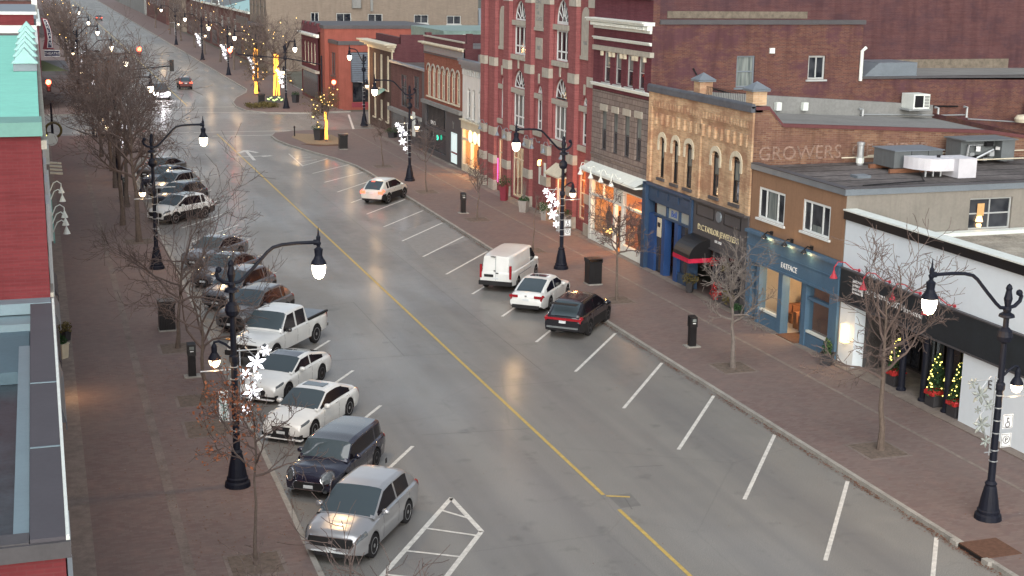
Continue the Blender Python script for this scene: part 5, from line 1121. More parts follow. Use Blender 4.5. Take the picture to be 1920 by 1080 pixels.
    e = empty('rooftop_unit', (43.5,58.5,z), 'cluttered rooftop machinery unit with pipes and open panels, nearer the right edge', 'air unit')
    m = MB(); m.box(42.2,44.0,57.7,58.9,z+.15,z+1.15); m.box(44.25,45.0,57.3,58.9,z+.15,z+1.15); m.box(42.1,45.1,57.2,59,z+1.16,z+1.22); m.box(43.2,44.3,57.9,58.8,z+.15,z+1.1); m.build('casing', M['hvac'], e)
    m = MB()
    for k in range(7): m.obox((42.7+k*.38,57.55,z+.5+.3*math.sin(k*2.1)),(.25,.2,.15+.1*(k%2)),k)
    m.tube([(42.4,57.5,z+.2),(42.5,57.5,z+.95),(43.3,57.5,z+.95)], .05, 6); m.tube([(43,57.5,z+.3),(43.9,57.45,z+.7)], .06, 6); m.build('pipework', M['galv'], e)
    m = MB(); m.box(42.9,43.6,57.5,57.69,z+.2,z+.45); m.box(43.5,43.9,57.5,57.69,z+.85,z+1.1); m.build('dark_opening', M['black'], e)
    e = empty('vent_pipe', (37.3,59.1,z), 'lone vent pipe with white collar on the dark roof', 'vent pipe'); m = MB(); m.lathe([(.16,z),(.16,z+.95),(.19,z+.97),(.19,z+1.1),(.05,z+1.12)], (37.2,58.6,0), 12); m.build('pipe', M['galv'], e); m = MB(); m.lathe([(.19,z+.1),(.19,z+.35)], (37.2,58.6,0), 12); m.build('collar', M['white_trim'], e)
    e = empty('gas_pipe', (40,59,z+.1), 'yellow gas pipe running along the dark roof behind the units', 'pipe'); m = MB(); m.tube([(36.5,59.1,z+.3),(38.5,58.9,z+.32),(39,58.0,z+.3)], .035, 6); m.tube([(41.7,57.3,z+.25),(46.5,57.2,z+.28)], .035, 6); m.tube([(38,59.2,z+.35),(47.9,59.2,z+.38)], .03, 6); m.build('pipe', M['cream'], e)
    e = empty('air_conditioner', (48.4,70.9,9), 'white air conditioner with louvred side on a bracket against the brick wall', 'air conditioner')
    m = MB(); m.box(47.85,48.95,70.2,71.4,8.85,9.7); m.build('casing', M['white_trim'], e); m = MB(); m.box(47.95,48.5,70.18,70.2,8.95,9.62); m.build('fan_opening', M['black'], e)
    m = MB()
    for k in range(8): m.box(48.6,48.9,70.18,70.2,8.97+k*.085,9.01+k*.085)
    m.build('louvre', M['black'], e); m = MB(); m.box(47.7,49.1,70.3,71.4,8.75,8.84); m.build('bracket', M['galv'], e)
    e = empty('roof_pipe_run', (50,71.2,8.3), 'thin grey pipe run with elbows along the rear brick wall', 'pipe'); m = MB()
    m.tube([(45,71.2,8.5),(47.5,71.2,8.45),(50.5,71.2,8.35),(52.3,71.2,8.35),(52.4,71.2,8.1),(58,71.2,7.7)], .04, 6)
    for x in (45.1,50.2,52.2): m.tube([(x,71.1,8.2),(x,71.1,8.8),(x-.25,71.1,8.85)], .07, 8)
    m.build('pipe', M['galv'], e)
    e = empty('round_vent', (56,70.6,8.3), 'pale green round vent fan at the right edge of the rear roof', 'vent'); m = MB(); m.lathe([(.5,7.9),(.55,8.1),(.4,8.3),(.1,8.35)], (55.9,70.6,0), 16); m.build('cowl', M['cream'], e); m = MB(); m.box(56.4,57.4,70.2,71,7.9,9.2); m.build('fan_box', M['hvac'], e)
left_side()

def theatre():
    r = empty('theatre_building', (-6,185,0), 'brick theatre beyond the left crossing, maroon blade sign and flat canopy over its door', 'theatre')
    w = MB(); w.box(-20,0.4,168,215,0,9.5); w.build('wall', M['maroon_brick'], r); w = MB(); w.box(-20,.6,167.8,215.2,9.5,9.9); w.build('coping', M['white_trim'], r)
    w = MB(); w.box(.4,3.4,156.0+12,187,4.0,4.45); c = w.build('canopy', M['char'], r); w = MB(); w.quad((.45,168.1,4.46),(3.3,168.1,4.46),(.6,187,4.46),(.45,187,4.46)); w.build('canopy_roof', M['grass'], c)
    mp = FS(185)
    s = MB(); n = len(s.v); prof = [(.75,9.75),(1.45,9.6),(1.8,8.6),(1.95,7.6),(1.95,6.1),(2.2,5.95),(.75,5.95),(1.05,7.2),(1.0,8.2)]
    s.v += [(x,184.8,z) for x,z in prof]+[(x,185.2,z) for x,z in prof]; k = len(prof); s.f += [tuple(range(k)), tuple(reversed(range(k,2*k)))]+[(i,(i+1)%k,(i+1)%k+k,i+k) for i in range(k)]
    b = s.build('blade_sign', M['sign_red'], r)
    s = MB(); prof = [(1.0,9.6),(1.4,9.45),(1.72,8.5),(1.85,7.6),(1.85,6.15),(1.3,6.15),(1.45,7.2),(1.35,8.3)]; s.quad(*[(x,184.77,z) for x,z in prof]); s.build('navy_face', M['sign_blue'], b)
    t = MB(); t.tube([(x,184.76,z) for x,z in prof]+[(prof[0][0],184.76,prof[0][1])], .05, 4); t.build('white_border', M['letters'], b)
    for i, ch in enumerate('GALAXY'):
        z = 8.95-i*.5; x = 1.32+min(.33,.11*i); put_text(ch, .55, mp, x, z, -.28, M['letters'], 'sign_letters', b, west=False)
    s = MB(); s.box(.9,2.7,184.7,185.3,5.1,5.8); q = s.build('name_board', M['sign_blue'], r)
    t = MB(); t.tube([(.9,184.66,5.1),(2.7,184.66,5.1),(2.7,184.66,5.8),(.9,184.66,5.8),(.9,184.66,5.1)], .05, 4); t.build('white_border', M['letters'], q)
    put_text('THEATRE', .44, mp, 1.8, 5.3, -.32, M['letters'], 'sign_letters', q, west=False)
theatre()

# ------------------------------------------------------------------ street lamps
def make_lamp():
    r = empty('street_lamp', (0,0,.13), 'x', 'street lamp', 'tall black twin arm street lamps')
    O = MB; e = lambda mb, n, m, p=r, sm=False: mb.build(n, m, p, smooth=sm)
    b = O(); b.lathe([(.42,.13),(.4,.28),(.34,.33),(.35,.42),(.31,.46),(.27,.75),(.19,1.15),(.16,1.22),(.19,1.28),(.13,1.36)], n=16); e(b, 'base', M['black_pole'])
    p = O(); n = 16; prof = [(.115,1.36),(.1,4.2),(.085,6.3),(.085,6.75)]
    p.lathe(prof, n=10); p.lathe([(.13,4.25),(.15,4.3),(.15,4.45),(.12,4.5)], n=12); e(p, 'pole', M['black_pole'])
    p = O(); p.lathe([(.05,5.7),(.19,5.8),(.24,5.95),(.2,6.12),(.1,6.22)], n=14); e(p, 'pole_knop', M['black_pole']); p = O(); p.lathe([(.1,6.5),(.24,6.55),(.22,6.62),(.12,6.68)], n=14); e(p, 'collar', M['black_pole']); p = O(); p.lathe([(.11,6.7),(.13,6.78),(.08,6.86),(.1,6.95),(.13,7.1),(.08,7.35),(.1,7.42),(.07,7.5),(.01,7.56)], n=12); e(p, 'finial', M['black_pole'])
    a = O(); a.tube([(.05,0,6.82),(.25,0,6.84),(.42,0,6.98),(.75,0,7.32),(1.15,0,7.75),(1.32,0,7.88),(1.6,0,7.95),(2.05,0,7.98),(2.72,0,7.98)], .055, 8); a.tube([(2.6,0,7.98),(2.76,0,7.98)], .09, 8)
    a.tube([(-.05,0,6.82),(-.25,0,6.86),(-.42,0,7.0),(-.46,0,7.15),(-.4,0,7.25)], .06, 8); a.lathe([(.01,7.15),(.09,7.2),(.1,7.27),(.07,7.33),(.01,7.36)], (-.38,0,0), 10); arm = e(a, 'road_arm', M['black_pole'])
    f = O(); f.lathe([(.01,8.45),(.035,8.2),(.07,8.15),(.06,8.0),(.09,7.95),(.05,7.84),(.08,7.8),(.14,7.76),(.12,7.55),(.16,7.45),(.23,7.35),(.25,7.28),(.24,7.27)], (2.75,0,0), 16); e(f, 'lamp_housing', M['black_pole'])
    g = O(); g.lathe([(.22,7.27),(.225,7.15),(.2,6.98),(.13,6.84),(.02,6.79)], (2.75,0,0), 16); e(g, 'globe', M['globe'], sm=True)
    a = O(); a.tube([(-.1,0,4.72),(-.25,0,4.86),(-.45,0,4.97),(-.58,0,4.95),(-.6,0,4.85)], .04, 8); e(a, 'pavement_arm', M['black_pole'])
    f = O(); f.lathe([(.02,4.98),(.04,4.9),(.07,4.86),(.09,4.8),(.09,4.62),(.13,4.56),(.19,4.45),(.2,4.4),(.19,4.39)], (-.6,0,0), 14); e(f, 'small_lamp_housing', M['black_pole'])
    g = O(); g.lathe([(.18,4.39),(.17,4.28),(.11,4.16),(.02,4.12)], (-.6,0,0), 14); e(g, 'small_globe', M['globe_warm'], sm=True)
    a = O(); a.tube([(-.1,0,4.02),(-1.05,0,4.02)], .022, 6); a.tube([(.1,0,4.62),(1.15,0,4.62)], .022, 6); a.tube([(.1,0,2.3),(.35,0,2.3)], .02, 6); a.tube([(.18,.0,2.2),(.18,0,4.7)], .022, 6); e(a, 'banner_rods', M['galv'])
    a = O(); 
    for z in (2.0,2.35,2.9,3.3,3.7,4.1): a.lathe([(.135,z),(.135,z+.025)], n=10)
    e(a, 'steel_bands', M['galv'])
    return r
def add_lights(r, x, y, rz, near):
    c, s = math.cos(rz), math.sin(rz)
    light('lamp_light', (x+2.75*c, y+2.75*s, 6.62), 130 if near else 90, (1,.8,.55), r, .22)
    light('small_lamp_light', (x-.6*c, y-.6*s, 4.0), 20, (1,.66,.36), r, .15)
proto = make_lamp()
light('lamp_light', (2.75,0,6.55), 420, (1,.6,.26), proto, .16)
light('small_lamp_light', (-.6,0,3.95), 22, (1,.62,.32), proto, .15)
def lamp_at(x, y, rz, label, first=[True]):
    if first[0]:
        first[0] = False; proto.location = (x,y,.13); proto.rotation_euler = (0,0,rz); proto['label'] = label; return proto
    return dup(proto, (x,y,.13), rz, label)
PI = math.pi
lamp_at(5.35,43.4,0,'twin arm street lamp nearest on the left pavement, beside the red leaved sapling')
lamp_at(27.05,34.1,PI,'nearest right street lamp, carrying an unlit snowflake and parking signs')
lamp_at(5.6,78,0,'left pavement street lamp rising beside the bonnet of the white crossover')
lamp_at(27.15,72.3,PI,'right pavement street lamp with big lit snowflakes before the red hall')
lamp_at(27.15,106.4,PI,'right pavement street lamp with lit snowflakes by the charcoal arcade shop')
lamp_at(5.4,112,0,'left pavement street lamp among the crowded bare trees')
lamp_at(5.3,141,0,'left street lamp at the near corner of the crossing')
lamp_at(32.2,145.4,PI/2+.35,'street lamp in front of the cream trimmed corner building')
lamp_at(27.3,165,-PI/2+.25,'street lamp at the far right corner of the crossing by the glowing tree')
for i, y in enumerate((167,203,236,285)): lamp_at(5.3,y,0,'left street lamp %s beyond the crossing' % ('just','second','third','fourth')[i])
for i, y in enumerate((188,217,252,300)): lamp_at(27.3,y,PI,'right street lamp %s beyond the crossing' % ('just','second','third','fourth')[i])

# ------------------------------------------------------------------ snowflake decorations
def flake_mb(m, cx, cz, r, rot=0, y=0):
    for k in range(6):
        a = rot+PI/3*k; d = Vector((math.cos(a),0,math.sin(a))); c = Vector((cx,y,cz))
        m.tube([c+d*r*.08, c+d*r*.6, c+d*r], [r*.06,r*.2,r*.03], 5)
        for s in ((-1,1) if r > .3 else ()):
            q = Vector((math.cos(a+s*.6),0,math.sin(a+s*.6))); m.tube([c+d*r*.3, c+d*r*.3+q*r*.3], [r*.07,r*.02], 4)
    m.lathe([(r*.16,-.02),(r*.16,.02)], (cx,y,cz), 8, 'Y')
def snow(x, y, rz, label, lit=True):
    e = empty('snowflake_decoration', (x,y,.13), label, 'light decoration', 'snowflake decorations hung on the lamp posts', rz)
    m = MB(); m.tube([(.35,.0,4.6),(.7,0,4.2),(.4,0,3.7),(.75,0,3.2),(.4,0,2.8),(.3,0,2.4)], .02, 5); m.build('wire_frame', M['galv'], e, world=False)
    for cx, cz, r, ro in ((1.0,4.42,.2,.1),(.7,4.05,.33,.3),(.36,3.7,.2,0),(.74,3.58,.14,.4),(.56,3.1,.33,.2),(.36,2.55,.21,.5)):
        m = MB(); flake_mb(m, cx, cz, r, ro, .03); m.build('snowflake', M['flake'] if lit else M['flake_off'], e, world=False)
    return e
s0 = snow(5.35,43.4,0,'lit white snowflake cluster on the lamp post in front of the white cars')
snow(27.05,34.1,PI,'unlit metallic snowflake cluster on the nearest right lamp post', False)
dup(s0,(27.15,72.3,.13),PI,'lit snowflake cluster before the red hall entrance')
dup(s0,(27.15,106.4,.13),PI,'lit snowflake cluster near the charcoal arcade shop')
dup(s0,(5.4,112,.13),0,'lit snowflake cluster tangled in bare branches on the left')
for i, (x,y,rz) in enumerate(((27.3,165,PI),(27.3,188,PI),(27.3,217,PI),(27.3,252,PI),(5.3,167,0),(5.3,203,0),(5.3,236,0))):
    dup(s0,(x,y,.13),rz,'lit snowflake cluster on %s, small with distance' % ('the lamp at the far right corner','the right lamp just past the glowing tree','the second far right lamp','the third far right lamp','the first far left lamp','the second far left lamp','the third far left lamp')[i])

# ------------------------------------------------------------------ parking signs on poles
def psign(x, y, sx, label, zs=((3.02,.44),(2.42,.44))):
    e = empty('parking_sign', (x,y,2.4), label, 'sign')
    for i, (z, h) in enumerate(zs):
        m = MB(); m.box(x+sx-.19,x+sx+.19,y-.03,y-.01,z,z+h); b = m.build('board', M['letters'], e)
        m = MB(); 
        for q in ((x+sx-.17,x+sx+.17,z+.02,z+.035),(x+sx-.17,x+sx+.17,z+h-.035,z+h-.02),(x+sx-.17,x+sx-.155,z+.02,z+h-.02),(x+sx+.155,x+sx+.17,z+.02,z+h-.02)): m.box(q[0],q[1],y-.034,y-.031,q[2],q[3])
        if i == 1: m.tube([(x+sx+.12*math.cos(a*.5236), y-.034, z+.24+.12*math.sin(a*.5236)) for a in range(13)], .012, 4, False)
        else: m.tube([(x+sx+.08*math.cos(a*.5236), y-.034, z+.12+.08*math.sin(a*.5236)) for a in range(13)], .014, 4, False)
        m.build('print', M['char'], b)
        if i == 1: put_text('P', .2, FS(y), x+sx-.0, z+.17, -.036, M['char'], 'letter', b, west=False)
        else: put_text('t', .3, FS(y), x+sx-.0, z+.2, -.036, M['char'], 'letter', b, west=False)
    return e
psign(27.05,34.1,.38,'pair of white permit and P parking signs on the nearest right lamp post')
psign(27.15,72.3,.33,'small green and white parking signs on the lamp post before the red hall',((2.5,.4),(2.0,.4)))
e = empty('notice_board', (4.98,43.4,2.4), 'tall patterned pale notice board strapped to the nearest left lamp post', 'sign')
m = MB(); m.box(4.83,5.14,43.33,43.37,2.35,3.35); m.build('board', M['letters'], e)
m = MB(); m.tube([(4.985+.11*math.cos(a*.5236), 43.32, 2.98+.11*math.sin(a*.5236)) for a in range(13)], .014, 4, False)
for k in range(9): m.obox((4.985,43.32,2.42+k*.05),(.24-.05*(k%3),.006,.018))
for s in (-1,1): m.tube([(4.985+s*.1,43.32,3.3),(4.985+s*.03,43.32,3.15),(4.985+s*.1,43.32,3.1)], .013, 4)
m.build('print', M['teal_dk'], e)

# ------------------------------------------------------------------ kiosks, bins
def kiosk(x, y, label, first=[None]):
    if first[0]: return dup(first[0], (x,y,.13), 0, label)
    e = empty('pay_kiosk', (0,0,.13), label, 'parking pay machine', 'black parking pay machines on the pavements'); W = dict(world=False)
    m = MB(); m.box(-.33,.33,-.27,.27,0,.05); m.build('base_plate', M['concrete'], e, **W)
    m = MB(); m.box(-.15,.15,-.14,.14,.051,.92); n = len(m.v)
    m.v += [(-.17,-.17,.921),(.17,-.17,.921),(.17,.17,.921),(-.17,.17,.921),(-.17,-.14,1.36),(.17,-.14,1.36),(.17,.17,1.42),(-.17,.17,1.42)]; m.f += [tuple(n+i for i in q) for q in ((0,3,2,1),(4,5,6,7),(0,1,5,4),(1,2,6,5),(2,3,7,6),(3,0,4,7))]; m.build('body', M['black'], e, **W)
    m = MB(); m.box(-.09,.09,-.185,-.172,1.17,1.3); m.build('screen', M['glass_c'], e, **W); m = MB(); m.box(-.07,.07,-.182,-.172,1.08,1.12); m.build('button_row', M['letters'], e, **W)
    first[0] = e; e.location = (x,y,.13); return e
kiosk(27,55.1,'black pay machine on the right pavement before the slate blue shop')
kiosk(27,91.1,'black pay machine on the right pavement near the red hall')
kiosk(5.25,56.3,'black pay machine on the left pavement beside the white pickup')
kiosk(5.45,103.6,'black pay machine on the left pavement far among the bare trees')
def bin_(x, y, label, first=[None]):
    if first[0]: return dup(first[0], (x,y,.13), 0, label)
    e = empty('litter_bin', (0,0,.13), label, 'litter bin', 'square black litter bins'); W = dict(world=False)
    m = MB(); m.box(-.4,.4,-.4,.4,0,.06); m.build('base', M['concrete'], e, **W)
    m = MB(); m.box(-.36,.36,-.34,.34,.061,1.2); m.build('casing', M['black'], e, **W)
    m = MB()
    for k in range(9): m.box(-.33+k*.075,-.3+k*.075,-.352,-.341,.1,1.15)
    m.build('slats', M['under'], e, **W)
    m = MB(); m.box(-.39,.39,-.37,.37,1.201,1.27); m.box(-.39,-.33,-.37,.37,1.271,1.36); m.box(.33,.39,-.37,.37,1.271,1.36); m.box(-.39,.39,-.37,.37,1.361,1.4); m.build('lid', M['black'], e, **W)
    first[0] = e; e.location = (x,y,.13); return e
bin_(27.45,68.2,'square black litter bin on the right pavement near the slim tree')
bin_(26.1,126.8,'square black litter bin on the planted corner by the crossing')
bin_(4.95,64.3,'square litter bin on the left pavement behind bare branches')
bin_(25.0,168.9,'tall black bin on the far corner island')
planter(25.25,134,'big dark urn planter with greenery on the gravel corner bed','terra',h=1.0,r=.55,fr=.75,fh=.35,fm='ever')
planter(32.6,134.5,'long planter of greenery by the low brown building','terra',h=.5,r=.5,fr=.9,fh=.3,fm='ever')
planter(29.6,172,'dark planter beside the far painted corner building','terra',h=.9,r=.5,fr=.5,fh=.3)
e = empty('bollard', (23.5,137.5,.13), 'small black bollard on the gravel corner bed', 'bollard'); m = MB(); m.lathe([(.06,.13),(.06,.9),(.09,.95),(.09,1.1),(.02,1.15)], (23.5,137.5,0), 10); m.build('post', M['black'], e)
m = MB()
rr = random.Random(3)
for i in range(30): bush(m, 23.2+rr.random()*3.2, 165+rr.random()*3.5, .4, .5, .3, 60, rr, .1)
tag(m.build('low_hedge', M['olive']), 'low brown green hedge on the far corner island', 'hedge')
e = empty('lit_banner', (26.6,168.3,.13), 'small green and yellow lit banner on the far corner island', 'banner'); m = MB(); m.box(25.4,27.6,168.2,168.3,.5,1.35); m.build('panel', M['char'], e); m = MB(); 
for k in range(6): m.obox((25.7+k*.32,168.15,.95+.18*math.sin(k*2)),(.3,.04,.14),0,0,.4*(-1)**k)
m.build('lit_lettering', emit('yellow_green_glow', (.6,.9,.3), .8), e)

# ------------------------------------------------------------------ traffic signals
def head(e, c, lens=None, ry=0, facing=-1):
    m = MB(); m.box(c[0]-.2,c[0]+.2,c[1]-.12,c[1]+.12,c[2]-.55,c[2]+.55); h = m.build('signal_head', M['black'] , e)
    if lens is not None:
        for k, z in enumerate((.35,0,-.35)):
            m = MB(); rl = .24 if k == 0 else .13; m.lathe([(.02,0),(rl,0),(rl,-.03)], (c[0],c[1]-.13,c[2]+z), 12, 'Y'); m.build('lens', M['red_on'] if k == 0 else M['char'], h)
        light('signal_glow', (c[0],c[1]-.5,c[2]+.3), 90, (1,.08,.03), h, .1)
def signal(x, y, label, poleh, arm, heads):
    e = empty('traffic_signal', (x,y,.13), label, 'traffic light', 'traffic lights round the crossing')
    m = MB(); m.tube([(x,y,.13),(x,y,poleh)], [.13,.09], 8); m.build('pole', M['black_pole'], e)
    if arm: m = MB(); m.tube(arm, .06, 6); m.build('mast_arm', M['black_pole'], e)
    for h, l in heads: head(e, h, l)
    return e
signal(30.3,158.6,'traffic light with mast arm and red lamp at the painted corner building',6.6,[(30.3,158.6,5.6),(26.5,158.6,6.3),(21.2,160,6.7)],[((31.6,158.4,3.3),True),((20.6,162,6.7),True)])
signal(4.9,163.5,'traffic light whose mast reaches over the road at the far left corner',6.8,[(4.9,163.5,5.9),(8,163.5,6.6),(10.7,163.8,6.7)],[((10.85,163.8,6.75),True)])
signal(4.7,140.2,'near left traffic light with black backed head seen from behind',6.4,[(4.7,140.2,5.7),(8,140.2,6.5),(12.1,140.2,6.85)],[((12.25,140.2,6.9),None)])
signal(1.0,141.5,'red traffic light close against the left building corner',3.4,None,[((.9,141.4,5.0),True)])

# ------------------------------------------------------------------ trees
def grow(mb, p, d, r, L, lvl, rr, P, tips):
    n = 6 if lvl < 2 else 3; pts = [p]; rad = [r]; q = p.copy(); dd = d.copy()
    for i in range(n):
        dd = (dd + Vector((rr.gauss(0,1),rr.gauss(0,1),rr.gauss(0,1)+P.get('up',.25)))*P['wob']*(.9 if lvl < 1 else .6)).normalized(); q = q + dd*L/n; pts.append(q.copy()); rad.append(max(P['rmin'], r*(1-.75*(i+1)/n)))
    mb.tube(pts, rad, 5 if lvl == 0 else (4 if lvl == 1 else 3), False)
    if lvl >= P['lv']: tips.append(q); return
    k = P['kids'][lvl]
    for j in range(k):
        t = P['t0']+(1-P['t0'])*(j+rr.random())/k; i = min(n-1, int(t*n)); f = t*n-i; a = pts[i].lerp(pts[i+1], f)
        ax = (pts[i+1]-pts[i]).normalized(); o = ax.orthogonal().normalized(); o.rotate(Matrix.Rotation(rr.random()*6.28, 3, ax)); ang = rr.uniform(*P['ang'])
        nd = (ax*math.cos(ang)+o*math.sin(ang)).normalized(); grow(mb, a, nd, max(P['rmin'], rad[i]*.6), L*rr.uniform(*P['len']), lvl+1, rr, P, tips)
def tree(x, y, H, spread, tr, fb, seed, label, limbs=7, lv=4, kids=(5,5,4), leaves=0, bark='bark', twig='twig', wrap=0, lights=0, group='bare street trees', leafm='leaf_red', elev=(.35,1.1), rmin=.009, bias=(0,0), z=.13, leafside=None):
    e = empty('street_tree', (x,y,z), label, 'tree', group); rr = random.Random(seed)
    t = MB(); top = Vector((x+rr.gauss(0,.15), y+rr.gauss(0,.15), H*.8)); pts = [Vector((x,y,z-.02))]; nseg = 7
    for i in range(1, nseg+1): 
        s = i/nseg; pts.append(Vector((x+(top.x-x)*s+rr.gauss(0,.035), y+(top.y-y)*s+rr.gauss(0,.035), z+(H*.82-z)*s)))
    rad = [tr*(1.25 if i == 0 else 1)*(1-.8*(i/nseg)) for i in range(nseg+1)]; t.tube(pts, rad, 8); t.build('trunk', M[bark], e)
    c = MB(); tips = []; P = dict(wob=.25, rmin=rmin, lv=lv-1, kids=kids, t0=.25, ang=(.45,1.0), len=(.4,.68), up=.3)
    def at(zz):
        s = (zz-z)/(H*.82-z)*nseg; i = max(0, min(nseg-1, int(s))); return pts[i].lerp(pts[i+1], s-i)
    for k in range(limbs):
        zz = fb + (H*.8-fb)*(k/limbs)**1.1; a = k*2.4+rr.random()*.9; el = rr.uniform(*elev) + .3*k/limbs
        d = Vector((math.cos(a)*math.cos(el)+bias[0], math.sin(a)*math.cos(el)+bias[1], math.sin(el))).normalized()
        grow(c, at(zz), d, tr*.5*(1-.5*k/limbs)+.012, spread*rr.uniform(.8,1.15)*(1-.35*k/limbs)/max(.5,math.cos(el)), 0, rr, P, tips)
    cr = c.build('crown', M[twig], e)
    if leaves:
        l = MB()
        for i in range(leaves):
            b = rr.choice(tips)
            if leafside and b.x > x+leafside: continue
            p = b+Vector((rr.gauss(0,.12),rr.gauss(0,.12),rr.gauss(0,.1))); s = rr.uniform(.03,.07)
            d = Vector((rr.gauss(0,1),rr.gauss(0,1),rr.gauss(0,1))).normalized()*s; q = Vector((rr.gauss(0,1),rr.gauss(0,1),rr.gauss(0,1))).normalized()*s*.7; l.quad(p-d,p+q,p+d,p-q)
        l.build('leaves', M[leafm], e)
    if wrap:
        l = MB(); turns = int(wrap/.06); R = tr*1.15; ls = .06 if y < 150 else .11
        for i in range(turns*7):
            f = i/(turns*7); zz = z+.2+f*wrap; a = i*.9; b = at(zz); l.obox((b.x+R*(1-.4*f)*math.cos(a), b.y+R*(1-.4*f)*math.sin(a), zz),(ls,ls,ls),a)
        l.build('wrap_lights', M['fairy_wrap'], e); light('wrap_glow', (x,y-tr-.5,1.6), 14, (1,.5,.12), e, .3)
    if lights:
        l = MB()
        for i in range(lights):
            b = rr.choice(tips); l.obox((b.x,b.y,b.z),(.07,.07,.07),i)
        l.build('string_lights', M['fairy'], e)
    return e
tree(27.4,40.6,6.9,1.7,.115,2.5,11,'bare grey tree on the right pavement before the pillared shop, nearest the camera',limbs=11,kids=(5,5,3),elev=(.15,.85))
tree(27.2,51.5,5.2,1.4,.11,2.1,12,'pale twigged bare tree in front of the slate blue shop',limbs=11,kids=(5,5,3),bark='bark2',twig='bark2',elev=(.1,.85))
tree(27.2,64.3,5.4,1.15,.085,2.5,13,'slim bare tree between the litter bin and the white shop front',limbs=10,kids=(5,5,4),elev=(.4,1.1))
tree(27.3,77.5,3.6,.4,.05,2.4,14,'thin young stem beside the lamp with snowflakes',limbs=3,kids=(2,2,1),elev=(.9,1.2))
tree(27.2,88.5,3.5,1.0,.06,1.9,15,'small bare sapling behind the pay machine near the red hall',limbs=7,kids=(4,4,2),elev=(.5,1.1))
tree(27.0,100.7,4.2,1.2,.06,2.3,16,'small bare sapling by the charcoal arcade shop front',limbs=7,kids=(4,4,2),elev=(.4,1.1))
tree(27.0,114.8,3.7,.9,.06,2.7,17,'small lollipop sapling near the low brown building',limbs=8,kids=(4,4,2),elev=(.2,1.1))
tree(5.0,37.1,5.4,1.25,.055,2.7,21,'slender sapling with rust red leaves in front of the nearest left lamp',limbs=8,kids=(4,4,3),leaves=1100,elev=(.15,.8),leafside=.1)
tree(5.3,52.9,5.0,2.0,.09,2.0,22,'bare tree behind the small lit lamp beside the white sedan',limbs=8,kids=(5,4,3),elev=(.3,1),bias=(-.35,.1))
tree(5.1,60.9,5.3,3.0,.095,2.2,23,'wide spreading bare tree beside the left litter bin',limbs=10,kids=(5,5,3),elev=(.2,.75))
tree(5.2,86.1,8.6,2.5,.17,3.8,25,'tall thick trunked bare tree on the left by the white crossover',limbs=12,kids=(6,5,3),elev=(.4,1))
for i, (x, y, h) in enumerate(((4.6,92,8.6),(5.3,99,8.8),(5.0,108,8.6),(5.2,117,8.8),(4.8,126,8.4),(6.0,134,7.8))):
    tree(x,y,h,2.6,.16,3.2,30+i,'tall bare tree %s in the dense row on the left pavement' % ('first','second','third','fourth','fifth','last')[i],limbs=12,kids=(5,5,3),elev=(.35,1.05),rmin=.012,leaves=900 if 0 < i < 5 else 0,leafm='litter')
tree(6.3,29.0,2.5,2.4,.06,1.0,41,'bare tree top at the bottom edge beside the silver crossover',limbs=7,lv=3,kids=(4,4,3),elev=(.1,.5),bias=(.35,.1))
tree(3.9,30.0,2.3,1.0,.04,1.3,42,'leafless young tree top at the bottom edge on the left pavement',limbs=6,kids=(4,3,2),elev=(.3,.9))
tree(25.7,132.7,4.1,1.1,.1,1.9,51,'small round olive leaved tree with glowing wrapped trunk on the gravel corner',limbs=12,kids=(4,4,3),leaves=2200,leafm='olive',wrap=2.6,lights=30,elev=(.1,1.2))
tree(28.4,178.9,7.2,2.6,.32,3.0,52,'bare tree with bright golden wrapped trunk on the far corner',limbs=10,kids=(5,5,4),wrap=5.2,lights=16,elev=(.4,1.1),rmin=.02)
tree(26.5,183,5.0,1.8,.15,2.0,53,'bushy olive tree with lights behind the far corner island',limbs=10,kids=(5,4,3),leaves=2600,leafm='olive',lights=16,wrap=1.5,elev=(.3,1.1))
tree(29.6,205,7.5,2.5,.3,3.0,54,'second golden wrapped tree farther along the far right pavement',limbs=10,kids=(5,4,3),wrap=4.5,lights=10,rmin=.025)
src = tree(29.5,228,7,2.8,.18,2.6,55,'bare tree beyond the second wrapped tree on the far right',limbs=10,kids=(5,4,3),rmin=.03,lv=3,lights=5)
for i, (x, y) in enumerate(((29.6,246),(29.5,268),(30,290),(29.8,316),(30,345),(29.5,380))):
    dup(src, (x,y,.13), i*1.3, 'bare tree %s in the far right row toward the horizon' % ('second','third','fourth','fifth','sixth','last')[i])
for i, (x, y) in enumerate(((4.9,214),(4.9,226),(4.6,246),(4.6,262),(4.4,285),(4.2,310),(4,340))):
    dup(src, (x,y,.13), i*1.7+.5, 'bare tree %s in the far left row beyond the theatre crossing' % ('first','second','third','fourth','fifth','sixth','last')[i])
# small green street number sign among the trees
e = empty('blue_parking_sign', (4.9,135,3.5), 'teal P sign on a thin post among the left trees', 'sign'); m = MB(); m.box(4.6,5.2,134.95,135,4.0,4.6); m.build('board', M['teal_dk'], e); m = MB(); m.tube([(4.9,135.05,.13),(4.9,135.05,4.6)], .04, 6); m.build('post', M['galv'], e); put_text('P', .5, FS(134.9), 4.9, 4.12, 0, M['letters'], 'letter', e, west=False)
